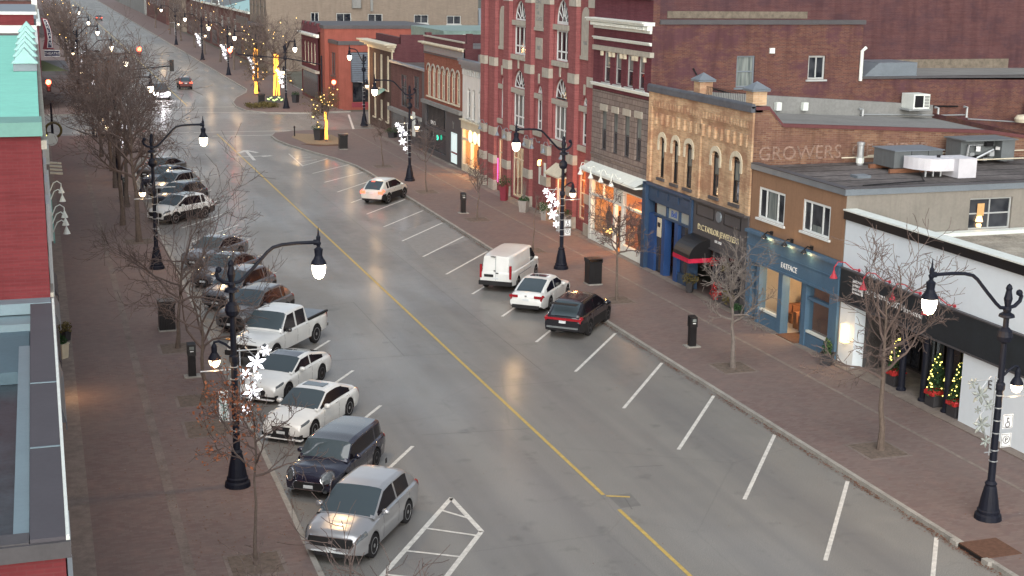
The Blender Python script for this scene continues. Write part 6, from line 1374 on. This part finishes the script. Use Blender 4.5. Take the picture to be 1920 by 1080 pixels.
# ------------------------------------------------------------------ vehicles: local frame, nose toward +y
def lerp_prof(P, y):
    P = sorted(P)
    if y <= P[0][0]: return P[0][1]
    for (a, va), (b, vb) in zip(P[:-1], P[1:]):
        if y <= b:
            t = (y-a)/(b-a) if b > a else 0; t = t*t*(3-2*t)*.5+t*.5; return va+(vb-va)*t
    return P[-1][1]
def make_car(name, label, cat, S, group='vehicles parked at an angle along both kerbs'):
    root = empty(name, (0,0,0), label, cat, group); W = dict(world=False)
    L, Wd, wb, Rw = S['L'], S['W'], S['wb'], S.get('Rw',.35); h2 = L/2; fy = h2-S['fo']; ry = fy-wb; Ra = Rw+.055
    sill = S.get('sill',.24); P_ = paint(*S['paint'])
    def wid(y):
        t = (h2-abs(y))/.9
        k = 1-.2*max(0,1-t)**2.6 if y > 0 else 1-.12*max(0,1-t)**2.6
        return Wd/2*k
    top = lambda y: lerp_prof(S['top'], y); sh = lambda y: min(lerp_prof(S['sh'], y), top(y)-.02)
    ys = sorted(set([round(-h2+L*i/60,4) for i in range(61)]+[round(c+Ra*s,4) for c in (fy,ry) for s in (-1,-.999,-.92,-.75,-.5,-.25,0,.25,.5,.75,.92,.999,1)]+[h2-.03,h2-.08,-h2+.03,-h2+.08]))
    def bot(y):
        for c in (fy,ry):
            if abs(y-c) < Ra*.9995: return max(sill, Rw+math.sqrt(max(0,Ra*Ra-(y-c)**2))*.98)
        if y > fy+Ra: return sill+.02+.1*max(0,(y-(h2-.25))/.25)
        if y < ry-Ra: return sill+.04+.12*max(0,(-h2+.25-y)/.25)
        return sill
    def sec(y):
        w, b, s, t = wid(y), bot(y), sh(y), top(y); m = max(b+.04, .62*s+.38*b if b < .5 else b+.06)
        m = min(m, s-.03); bul = .018
        return [(0,b),(w-.14,b),(w-.03,b+.012),(w,m),(w-.006-bul*.3,(m+s)/2+.01),(w-.03,s-.03),(w-.065,s),(max(.1,w-.24),t-.008),(w*.4,t+.012),(0,t+.018)]
    K = 10
    def full(y):
        a = sec(y); return [(x,y,z) for x,z in a]+[(-x,y,z) for x,z in reversed(a[1:-1])]
    body = MB(); und = MB(); n = 2*K-2
    rings = [full(y) for y in ys]
    body.v = [p for r in rings for p in r]; und.v = body.v
    for i in range(len(ys)-1):
        for k in range(n):
            f = (i*n+k, i*n+(k+1) % n, (i+1)*n+(k+1) % n, (i+1)*n+k)
            lowk = k in (0,1,n-1,n-2)
            clad = S.get('clad') and k in (2,n-3)
            (und if lowk or clad else body).f.append(f)
    body.f.append(tuple(range(n-1,-1,-1))); body.f.append(tuple((len(ys)-1)*n+k for k in range(n)))
    bo = body.build('body', P_, root, smooth=True, **W); un = und.build('underbody', M['under'], root, **W)
    def autosm(o, ang=38):
        me = o.data; me.polygons.foreach_set('use_smooth', [True]*len(me.polygons))
        try: me.set_sharp_from_angle(angle=R_(ang))
        except Exception: pass
    autosm(bo)
    import bmesh
    for o in (bo, un):
        b = bmesh.new(); b.from_mesh(o.data); bmesh.ops.delete(b, geom=[v for v in b.verts if not v.link_faces], context='VERTS'); bmesh.ops.recalc_face_normals(b, faces=b.faces); b.to_mesh(o.data); b.free()
    autosm(bo)
    # greenhouse
    G = S['gh']; yc, yt, yr, yb = G['cowl'], G['wt'], G['rt'], G['rb']; zr = G['z']; tum = G.get('tum',.22)
    def rz(y):
        if y > yt: t = (yc-y)/(yc-yt); zb = top(yc); return zb + (zr-.03-zb)*(t**.93)
        if y < yr: t = (y-yb)/(yr-yb); zb = top(yb); return zb + (lerp_prof(G['roof'],yr)-.02-zb)*(max(0,t)**.8)
        return lerp_prof(G['roof'], y)
    gy = sorted(set([round(yb+(yc-yb)*i/36,4) for i in range(37)]+[yt,yr,yt-.04,yr+.04,yc-.03,yb+.02]), reverse=True)
    def gsec(y):
        zb = min(top(y), sh(y)+.03) if not S.get('flatbelt') else sh(y); zb = sh(y)+.005; zt = max(zb+.012, rz(y)); h = zt-zb
        w0 = wid(y)-.075-.07*max(0,-y/h2)**2.5; w1 = w0 - tum*h*.9
        a = min(.035,h*.2); c = max(a+.001, h-min(.1,h*.42)); d = h-min(.035,h*.15)
        f = lambda q: w0-(w0-w1)*(q/h)
        return [(w0,zb-.03),(f(a),zb+a),(f(c),zb+c),(f(d)-.02,zb+d),(w1-.12,zt),(w1*.45,zt+.018),(0,zt+.022)]
    gr = []
    for y in gy:
        a = gsec(y); gr.append([(x,y,z) for x,z in a]+[(-x,y,z) for x,z in reversed(a[:-1])])
    n = len(gr[0]); parts = {k: MB() for k in ('cab','windscreen','rear_window','side_window','roof')}
    allv = [p for r in gr for p in r]; sw0, sw1 = G['sw']; pil = G.get('pil', ())
    parts['side_window_r'] = MB()
    for i in range(len(gy)-1):
        ym = (gy[i]+gy[i+1])/2
        for k in range(n-1):
            kk = k if k < (n-1)//2 else n-2-k
            nm = 'cab'
            if kk == 1 and sw0 < ym < sw1 and not any(abs(ym-p) < G.get('pw',.035) for p in pil): nm = 'side_window' if k < (n-1)//2 else 'side_window_r'
            elif kk >= 4:
                nm = 'windscreen' if ym > yt else ('rear_window' if (ym < yr and not G.get('norear')) else 'roof')
                if ym > yc-.05: nm = 'cab'
            elif kk == 3 and ym > yt+.0 and ym < yc-.1: nm = 'windscreen' if k else 'cab'
            parts[nm].f.append((i*n+k, i*n+k+1, (i+1)*n+k+1, (i+1)*n+k))
    roofm = paint(*S['roofpaint']) if S.get('roofpaint') else P_
    mm = dict(cab=P_, windscreen=M['car_glass'], rear_window=M['car_glass'], side_window=M['privacy'], side_window_r=M['privacy'], roof=roofm)
    for nm, mb in parts.items():
        if not mb.f: continue
        mb.v = allv; o = mb.build(nm.replace('_r','') if nm == 'side_window_r' else nm, mm[nm], root, smooth=True, **W)
        b = bmesh.new(); b.from_mesh(o.data); bmesh.ops.delete(b, geom=[v for v in b.verts if not v.link_faces], context='VERTS'); b.to_mesh(o.data); b.free(); autosm(o, 50)
    # wheels
    w0 = Wd/2
    tyre = MB(); r = Rw; tyre.lathe([(r*.62,-.1),(r*.9,-.11),(r*.985,-.085),(r,-.04),(r,.04),(r*.985,.085),(r*.9,.11),(r*.62,.1)], n=28, axis='X')
    rim = MB(); rim.lathe([(r*.66,.07),(r*.68,.106),(r*.62,.108),(r*.6,.06)], n=28, axis='X'); sp = S.get('spokes',5)
    for k in range(sp):
        a = 2*PI*k/sp; c = Vector((.085,0,0)); d = Vector((0,math.cos(a),math.sin(a))); q = Vector((0,-math.sin(a),math.cos(a)))
        for s in (-1,1): rim.quad(c+d*r*.08+q*s*r*.03, c+d*r*.63+q*(s*r*.1+r*.055), c+d*r*.63+q*(s*r*.1-r*.055), c+d*r*.08-q*r*.03*s)
    rim.lathe([(r*.17,.06),(r*.17,.1),(r*.05,.105)], n=12, axis='X')
    disc = MB(); disc.lathe([(r*.6,.0),(r*.6,.045)], n=20, axis='X')
    for yy in (fy, ry):
        for s in (1,-1):
            Mx = Matrix.Translation((s*(w0-.125), yy, r)) @ Matrix.Rotation(0 if s > 0 else PI, 4, 'Z')
            t = MB(); t.merge(tyre, Mx); t.merge(disc, Mx); wo = t.build('wheel', M['tyre'], root, smooth=False, **W)
            t = MB(); t.merge(rim, Mx); t.build('rim', M[S.get('rim','rim')], wo, **W)
    # patches that follow the body surface
    def surf(y, u, off):
        a = sec(y); u = max(0,min(K-1.001,u)); i = int(u); t = u-i; x = a[i][0]*(1-t)+a[i+1][0]*t; z = a[i][1]*(1-t)+a[i+1][1]*t
        dx, dz = a[i+1][1]-a[i][1], -(a[i+1][0]-a[i][0]); l = math.hypot(dx,dz) or 1; return x+dx/l*off, z+dz/l*off
    def patch(nm, m, y0, y1, u0, u1, off=.008, side=(1,-1), ny=6, nu=3, sk=0, parent=None):
        for s in side:
            p = MB()
            for i in range(ny+1):
                for j in range(nu+1):
                    u = u0+(u1-u0)*j/nu; y = y0+(y1-y0)*i/ny + sk*(j/nu); y = max(-h2+.001,min(h2-.001,y)); x, z = surf(y,u,off); p.v.append((s*x,y,z))
            for i in range(ny):
                for j in range(nu): a = i*(nu+1)+j; p.f.append((a,a+1,a+nu+2,a+nu+1))
            p.build(nm, m, root, smooth=True, **W)
    for y in S.get('doors',()): patch('door_seam', M['under'], y-.008, y+.008, 2.2, 5.9, .003, ny=1, nu=6)
    for y in S.get('handles',()): patch('door_handle', M[S.get('hm','chrome')], y-.09, y+.09, 4.75, 4.95, .022, ny=2, nu=1)
    if S.get('belt'): patch('belt_trim', M[S['belt']], -h2+.75, yc-.3, 5.75, 5.95, .012, ny=20, nu=1)
    if S.get('hl'): y0, y1, u0, u1 = S['hl'][:4]; patch('headlight', M[S['hl'][4]] if len(S['hl']) > 4 else M['lens_clear'], y0, y1, u0, u1, .008, sk=S.get('hlsk',0))
    if S.get('tl'): y0, y1, u0, u1 = S['tl'][:4]; patch('taillight', M[S['tl'][4]] if len(S['tl']) > 4 else M['lens_red'], y0, y1, u0, u1, .012)
    # mirrors
    for s in (1,-1):
        m = MB(); yy = G['mir']; z = sh(yy)+.1; m.lathe([(.02,-.12),(.075,-.1),(.095,0),(.08,.09),(.02,.12)], (s*(wid(yy)+.06), yy, z), 10, 'X'); m.tube([(s*(wid(yy)-.1),yy,z-.08),(s*(wid(yy)+.0),yy,z-.03)], .03, 5)
        m.build('wing_mirror', paint(*S['mirpaint']) if S.get('mirpaint') else P_, root, smooth=True, **W)
    # front and rear fittings: boxes (x half width, y0, y1, z0, z1)
    for nm, mt, x0, x1, y0, y1, z0, z1 in S.get('boxes',()):
        m = MB(); m.box(x0,x1,y0,y1,z0,z1); m.build(nm, M[mt] if mt in M else P_, root, **W)
    for nm, mt, y, pts in S.get('polys',()):
        m = MB(); d = .02 if y > 0 else -.02; k = len(pts); m.v = [(x,y,z) for x,z in pts]+[(x,y-d*2,z) for x,z in pts]; m.f = [tuple(range(k)), tuple(range(2*k-1,k-1,-1))]+[(i,(i+1)%k,(i+1)%k+k,i+k) for i in range(k)]; m.build(nm, M[mt] if mt in M else P_, root, **W)
    m = MB(); m.box(-.16,.16,h2-.01,h2+.035,*S.get('fp',(.4,.5))); m.build('number_plate', M['plate'], root, **W)
    m = MB(); m.box(-.16,.16,-h2-.03,-h2+.01,*S.get('rp',(.75,.86))); m.build('number_plate', M['plate'], root, **W)
    return root
def place(c, x, y, hd):   # hd: heading of the nose, degrees from +y toward +x
    c.location = (x,y,.008); c.rotation_euler = (0,0,-R_(hd)); return c
WH = ('white_paint_car',(.72,.74,.73)); 
def suv(L=4.6,W=1.85,H=1.68,**k):
    h = L/2; S = dict(L=L,W=W,wb=2.7,fo=.92,Rw=.36,sill=.27,paint=k.get('paint',WH),clad=True,
        top=[(-h,.92),(-h+.1,1.06),(-h+.5,1.12),(.6,1.14),(1.3,1.12),(h-.6,1.05),(h-.2,.98),(h-.06,.91),(h,.82)],
        sh=[(-h,.82),(-h+.15,1.04),(-.5,1.06),(.9,1.04),(1.3,1.02),(h-.5,.95),(h-.12,.87),(h,.74)],
        gh=dict(cowl=1.34,wt=.3,rt=-h+.85,rb=-h+.12,z=H,roof=[(-h+.7,H-.11),(-1.2,H-.035),(-.2,H),(.38,H-.035)],sw=(-h+.92,1.08),pil=(-.42,-h+1.22),mir=.8,tum=.34),
        doors=(.78,-.42,-1.3),handles=(-.22,-1.12),hl=(h-.48,h-.01,4.2,6.1),tl=(-h+.02,-h+.3,4.2,6.3),
        polys=[('grille','under',h+.012,[(-.5,.5),(.5,.5),(.6,.64),(.55,.78),(-.55,.78),(-.6,.64)])],
        boxes=[('bumper_trim','under',-.75,.75,-h-.03,-h+.02,.36,.58),('lower_intake','under',-.6,.6,h-.05,h+.015,.3,.38)], rp=(.78,.9), fp=(.4,.5))
    S.update({a:b for a,b in k.items() if a != 'paint'}); return S
def sedan(L=4.75,W=1.84,H=1.44,**k):
    h = L/2; S = dict(L=L,W=W,wb=2.8,fo=.88,Rw=.34,sill=.2,paint=k.get('paint',WH),
        top=[(-h,.74),(-h+.06,.9),(-h+.25,1.0),(-h+.6,1.0),(.5,.99),(1.1,.95),(h-.6,.87),(h-.2,.79),(h-.05,.72),(h,.64)],
        sh=[(-h,.66),(-h+.15,.88),(-.8,.92),(.5,.9),(.95,.87),(h-.5,.79),(h-.1,.69),(h,.56)],
        gh=dict(cowl=1.12,wt=.2,rt=-.95,rb=-1.85,z=H,roof=[(-1.0,H-.05),(-.5,H),(-.1,H),(.2,H-.025)],sw=(-1.5,.86),pil=(-.45,),mir=.62,tum=.36),
        doors=(.72,-.45,-1.3),handles=(-.25,-1.15),hl=(h-.52,h-.08,4.6,6.1),hlsk=-.06,tl=(-h+.01,-h+.22,4.3,6.2),
        polys=[('grille','under',h+.012,[(-.28,.28),(.28,.28),(.36,.48),(.32,.56),(-.32,.56),(-.36,.48)])],
        boxes=[('bumper_trim','under',-.65,.65,-h-.03,-h+.02,.26,.4)], rp=(.62,.73), fp=(.36,.46))
    S.update({a:b for a,b in k.items() if a != 'paint'}); return S
# silver crossover, nearest
h = 2.4
c = make_car('parked_car','silver crossover nearest the camera with chrome window line and white plate','crossover', suv(4.8,1.96,1.67,paint=('silver_paint',(.4,.41,.43),.3,.55),clad=False,spokes=6,belt='chrome',
    polys=[('grille','under',h+.015,[(-.6,.56),(.6,.56),(.7,.68),(.66,.84),(-.66,.84),(-.7,.68)])],
    boxes=[('chrome_strip','chrome',-.62,.62,h-.03,h+.025,.845,.865),('lower_intake','under',-.5,.5,h-.05,h+.018,.28,.38),('silver_lip','plate',-.6,.6,h-.05,h+.03,.4,.43),('aerial','under',-.01,.01,-1.9,-1.8,1.6,1.75),('emblem','chrome',-.06,.06,h+.0,h+.035,.66,.76)], fp=(.43,.53)))
place(c, 8.42, 38.65, 180+35)
SW = lambda c, *a: place(c, *a)
# dark boxy hatch with round lamps
h = 2.25
c = make_car('parked_car','dark navy hatchback with round headlights and chrome ringed grille','hatchback', suv(4.5,1.9,1.5,paint=('navy_paint',(.022,.024,.045),.2,.2),clad=False,wb=2.67,fo=.78,Rw=.33,sill=.2,spokes=5,rim='rim_dk',roofpaint=('black_roof_paint',(.03,.034,.042),.2,.1),
    top=[(-h,.85),(-h+.08,1.0),(-h+.5,1.02),(.6,1.0),(1.0,.97),(h-.5,.94),(h-.15,.84),(h-.04,.74),(h,.66)], sh=[(-h,.75),(-h+.15,.92),(-.5,.92),(.9,.9),(h-.5,.85),(h-.1,.74),(h,.58)],
    gh=dict(cowl=1.12,wt=.6,rt=-h+.3,rb=-h+.06,z=1.5,roof=[(-h+.2,1.43),(-.8,1.49),(0,1.5),(.6,1.46)],sw=(-h+.4,.98),pil=(-.35,-1.2),mir=.6,tum=.18), hl=None, tl=(-h+.02,-h+.25,4.3,6),
    polys=[('grille','under',h+.012,[(-.45,.34),(.45,.34),(.52,.46),(.45,.58),(-.45,.58),(-.52,.46)])], boxes=[('fog_lamp','lens_clear',.5,.62,h-.12,h+.0,.28,.38),('fog_lamp','lens_clear',-.62,-.5,h-.12,h+.0,.28,.38),('bonnet_scoop','under',-.18,.18,h-.62,h-.56,.86,.9)], fp=(.38,.48), doors=(.75,-.35,-1.15)))
for s in (1,-1):
    m = MB(); m.lathe([(.02,.0),(.14,.01),(.17,-.01),(.175,-.09)], (s*.63,2.2,.77), 18, 'Y'); m.v = [(x, y-(abs(x)-.63)*.75-(z-.77)*.6, z) for x,y,z in m.v]; q = m.build('headlight', M['lens_clear'], c, world=False, smooth=True)
    m = MB(); m.tube([(s*.63+.17*math.cos(a*PI/10),2.215-(abs(s*.63+.17*math.cos(a*PI/10))-.63)*.75-.17*math.sin(a*PI/10)*.6,.77+.17*math.sin(a*PI/10)) for a in range(21)], .016, 5, False); m.build('chrome_ring', M['chrome'], q, world=False)
m = MB(); m.tube([(x,h+.02,z) for x,z in [(-.47,.33),(.47,.33),(.54,.46),(.47,.59),(-.47,.59),(-.54,.46),(-.47,.33)]], .015, 5, False); m.build('chrome_surround', M['chrome'], c, world=False)
place(c, 8.65, 43.7, 180+35)
# white sedans
h = 2.34
c = make_car('parked_car','white sedan with black spindle grille and sunroof, behind the dark hatchback','sedan', sedan(4.68,1.82,1.43,rim='rim',spokes=10,
    polys=[('grille','under',h+.02,[(-.42,.2),(.42,.2),(.3,.4),(.36,.62),(-.36,.62),(-.3,.4)])], boxes=[('side_intake','under',.5,.78,h-.16,h-.02,.24,.36),('side_intake','under',-.78,-.5,h-.16,h-.02,.24,.36),('sunroof','car_glass',-.42,.42,-.55,-.1,1.42,1.462),('splitter','letters',-.8,.8,h-.18,h+.03,.16,.2),('emblem','chrome',-.08,.08,h+.02,h+.035,.52,.6)], fp=(.36,.46)))
place(c, 8.85, 49.3, 180+38)
h = 2.36
c = make_car('parked_car','white fastback with black glass roof behind the snowflake lights','sedan', sedan(4.72,1.84,1.4,rim='rim_dk',spokes=8,roofpaint=('black_glass_roof',(.02,.02,.03),.1),
    gh=dict(cowl=1.12,wt=.22,rt=-.75,rb=-2.1,z=1.4,roof=[(-.8,1.36),(-.4,1.4),(.22,1.375)],sw=(-1.6,.86),pil=(-.45,),mir=.5,tum=.3),
    boxes=[('side_intake','under',.45,.8,h-.2,h-.04,.22,.36),('side_intake','under',-.8,-.45,h-.2,h-.04,.22,.36),('splitter','letters',-.7,.7,h-.1,h+.03,.17,.2)]))
place(c, 8.75, 54.2, 180+38)
# pickup
h = 2.95
c = make_car('parked_pickup','white crew cab pickup truck with dark bed cover, facing the left kerb','pickup truck', dict(L=5.9,W=2.03,wb=3.68,fo=.95,Rw=.42,sill=.42,paint=WH,spokes=6,clad=False,
    top=[(-h,1.18),(-.95,1.2),(-.9,1.18),(1.0,1.24),(1.6,1.2),(h-.4,1.14),(h-.08,1.05),(h,.98)], sh=[(-h,1.14),(-1,1.16),(1.0,1.15),(1.6,1.12),(h-.3,1.06),(h,.95)],
    gh=dict(cowl=1.42,wt=.72,rt=-.85,rb=-.98,z=1.92,roof=[(-.9,1.9),(-.2,1.93),(.72,1.9)],sw=(-.75,1.2),pil=(.1,),mir=1.0,tum=.22,pw=.05),
    doors=(1.25,.1,-.95),handles=(.3,-.75),hl=(h-.25,h-.02,4.0,6.1),tl=(-h+.01,-h+.2,4.2,6.2),mirpaint=('black_plastic_mirror',(.02,.02,.022)),
    polys=[('grille','under',h+.015,[(-.62,.68),(.62,.68),(.62,.96),(-.62,.96)])], boxes=[('tonneau_cover','coping',-.88,.88,-h+.1,-1.05,1.19,1.235),('bed_rail','under',.86,.96,-h+.08,-1.03,1.18,1.27),('bed_rail','under',-.96,-.86,-h+.08,-1.03,1.18,1.27),('front_bumper','under',-.9,.9,h-.05,h+.06,.45,.66),('amber_marker','lens_amber',.7,.92,h-.2,h-.1,1.08,1.12),('rear_bumper','chrome',-.9,.9,-h-.1,-h,.5,.66)], fp=(.5,.6), rp=(.56,.66)))
place(c, 9.35, 59.9, 180+38)
# row of darker cars farther up
greys = [('parked_car','grey sport utility car right behind the white pickup','crossover',('mid_grey_paint',(.12,.12,.125),.3,.1),'suv',9.1,65.0),
 ('parked_car','dark sport utility with silvery bonnet, second behind the pickup','crossover',('graphite_paint',(.14,.15,.17),.3,.1),'suv',8.95,69.5),
 ('parked_car','dark sedan with curved roof, third behind the pickup','sedan',('dark_plum_paint',(.1,.105,.12),.25,.1),'sedan',8.95,74.6),
 ('parked_car','dark grey sedan partly behind bare twigs, fourth behind the pickup','sedan',('slate_paint',(.13,.14,.16),.25,.1),'sedan',8.95,79.7),
 ('parked_car','dark crossover with roof rails just beyond the white crossover','crossover',('charcoal_car_paint',(.05,.055,.07),.25,.3),'suv',8.9,99.3),
 ('parked_car','silver hatchback second beyond the white crossover','hatchback',('pale_silver_paint',(.32,.34,.35),.3,.5),'suv',8.9,104.4),
 ('parked_car','dark blue sedan third beyond the white crossover','sedan',('ink_paint',(.04,.05,.07),.25,.3),'sedan',8.9,109.4),
 ('parked_car','dull grey car farthest of the angled row, under the trees','sedan',('ash_paint',(.12,.12,.12),.3,.4),'sedan',8.9,114.4)]
for nm, lab, cat, pc, kind, x, y in greys:
    S = suv(4.65,1.87,1.7,paint=pc,spokes=6) if kind == 'suv' else sedan(4.75,1.84,1.45,paint=pc,spokes=8)
    place(make_car(nm, lab, cat, S), x, y, 180+38)
c = make_car('parked_car','white crossover with glass roof panel standing alone on the left row','crossover', suv(4.65,1.86,1.7,paint=WH,spokes=5,roofpaint=None,boxes=[('glass_roof','car_glass',-.45,.45,-.9,.1,1.69,1.722),('bumper_trim','under',-.75,.75,-2.36,-2.3,.36,.58),('lower_intake','under',-.6,.6,2.28,2.345,.3,.38)]))
place(c, 8.45, 93.9, 180+50)
# right kerb: tails toward us
h = 2.3
c = make_car('parked_car','pearl white crossover with lit brake lights on the right kerb','crossover', suv(4.6,1.85,1.66,paint=('pearl_paint',(.6,.61,.56)),tl=(-h+.02,-h+.35,4.0,6.2,'tail_on'),
    boxes=[('taillight','tail_on',.5,.86,-h-.02,-h+.04,.78,.98),('taillight','tail_on',-.86,-.5,-h-.02,-h+.04,.78,.98),('third_brake_light','tail_on',-.12,.12,-1.98,-1.93,1.6,1.64),('bumper_trim','under',-.7,.7,-h-.03,-h+.02,.3,.42)]))
place(c, 23.3, 98.5, 38); light('brake_glow', (23.3-2.6*math.sin(R_(38)), 98.5-2.9*math.cos(R_(38)), .8), 6, (1,.12,.05), None, .2)
h = 2.45
c = make_car('parked_car','white sedan between the white van and the black crossover','sedan', sedan(4.87,1.85,1.47,
    tl=(-h+.01,-h+.3,4.4,6.2), boxes=[('taillight','lens_red',.42,.85,-h-.02,-h+.03,.78,.9),('taillight','lens_red',-.85,-.42,-h-.02,-h+.03,.78,.9),('diffuser','under',-.7,.7,-h-.03,-h+.02,.25,.42),('emblem','chrome',-.05,.05,-h-.03,-h,.84,.9),('sunroof','car_glass',-.42,.42,-.6,-.1,1.46,1.495)],
    gh=dict(cowl=1.12,wt=.2,rt=-.95,rb=-2.0,z=1.47,roof=[(-1.0,1.43),(-.5,1.47),(.12,1.45)],sw=(-1.6,.72),pil=(-.45,),mir=.5,tum=.3)))
place(c, 23.5, 65.3, 38)
h = 2.42
c = make_car('parked_car','black crossover with full width red tail light on the right kerb','crossover', suv(4.85,1.92,1.68,paint=('black_car_paint',(.012,.012,.016),.15,0),spokes=5,rim='rim_dk',
    boxes=[('light_bar','lens_red',-.86,.86,-h-.025,-h+.03,.9,1.0),('bumper_trim','hvac',-.75,.75,-h-.04,-h+.02,.52,.6),('roof_spoiler','under',-.62,.62,-h+.1,-h+.42,1.585,1.61),('roof_rail','chrome',.6,.63,-1.6,.2,1.64,1.67),('roof_rail','chrome',-.63,-.6,-1.6,.2,1.64,1.67)], rp=(.76,.88)))
place(c, 23.55, 60.1, 40)
h = 2.57
c = make_car('parked_van','white panel van with tall red tail lights on the right kerb','van', dict(L=5.14,W=1.93,wb=3.2,fo=.9,Rw=.34,sill=.28,paint=WH,clad=False,
    top=[(-h,1.02),(-h+.05,1.1),(1.3,1.12),(1.7,1.12),(h-.3,1.0),(h-.08,.85),(h,.7)], sh=[(-h,1.0),(-h+.1,1.06),(1.3,1.06),(1.7,1.05),(h-.25,.92),(h,.66)],
    gh=dict(cowl=1.85,wt=1.1,rt=-h+.1,rb=-h+.02,z=1.9,roof=[(-h,1.87),(-1.5,1.9),(.6,1.91),(1.1,1.88)],sw=(.72,1.6),mir=1.35,tum=.1,norear=True),
    doors=(.66,1.6,-.6),handles=(.8,.5),hm='under',hl=(h-.5,h-.1,4.4,6.2),tl=None,
    boxes=[('taillight','lens_red',.75,.86,-h-.02,-h+.08,.72,1.42),('taillight','lens_red',-.86,-.75,-h-.02,-h+.08,.72,1.42),('rear_bumper','under',-.9,.9,-h-.08,-h+.05,.36,.58),('plate_recess','under',-.62,-.12,-h-.02,-h+.02,.78,.92),('door_grip','under',.02,.16,-h-.03,-h+.01,.98,1.03),('door_grip','under',-.1,.0,-h-.03,-h+.01,1.1,1.14),('door_gap','coping',-.005,.005,-h-.012,-h+.03,.6,1.8),('high_brake_light','under',-.28,.0,-h-.0,-h+.1,1.84,1.87),('rub_strip','coping',.945,.968,-1.5,.6,.78,.82)], rp=(.68,.77)))
place(c, 23.5, 70.3, 36)
# traffic beyond the crossing
c = make_car('oncoming_car','oncoming vehicle with dazzling headlights just past the crossing','car', suv(4.8,2.1,1.95,paint=('tan_car_paint',(.2,.2,.2)),hl=(1.9,2.35,4,6.2,'head_on'),boxes=[('headlight','head_on',.4,.95,2.38,2.45,.65,1.0),('headlight','head_on',-.95,-.4,2.38,2.45,.65,1.0)]), group='vehicles on the road')
place(c, 14.3, 181, 180); light('headlight_beam', (14.3,178.2,.8), 500, (1,.95,1), None, .3)
c = make_car('moving_car','dark red car driving away with tail lights on, beyond the crossing','car', suv(4.4,1.8,1.6,paint=('dark_red_paint',(.1,.015,.015)),tl=(-2.18,-1.95,4,6.2,'tail_on'),boxes=[('taillight','tail_on',.5,.85,-2.23,-2.17,.82,.98),('taillight','tail_on',-.85,-.5,-2.23,-2.17,.82,.98)]), group='vehicles on the road')
place(c, 18.7, 196, 0)
d = dup(c, (17.6,430,.008), 0, 'tiny distant car with red lights near the top of the street')
for i, (x, y) in enumerate(((9.2,196),(9.1,206),(9.2,222),(9.1,240),(9.2,262))):
    src_c = bpy.data.objects['oncoming_car']
    q = place(make_car('parked_car','distant car parked on the left, %s past the crossing' % ('first','second','third','fourth','fifth')[i],'car', sedan(4.7,1.84,1.46,paint=('ash_paint',(.12,.12,.12),.3,.4) if i % 2 else ('pale_silver_paint',(.32,.34,.35),.3,.5))), x, y, 218) if i < 1 else dup(base_far, (x,y,.008), -R_(218), 'distant car parked on the left, %s past the crossing' % ('first','second','third','fourth','fifth')[i])
    if i == 0: base_far = q
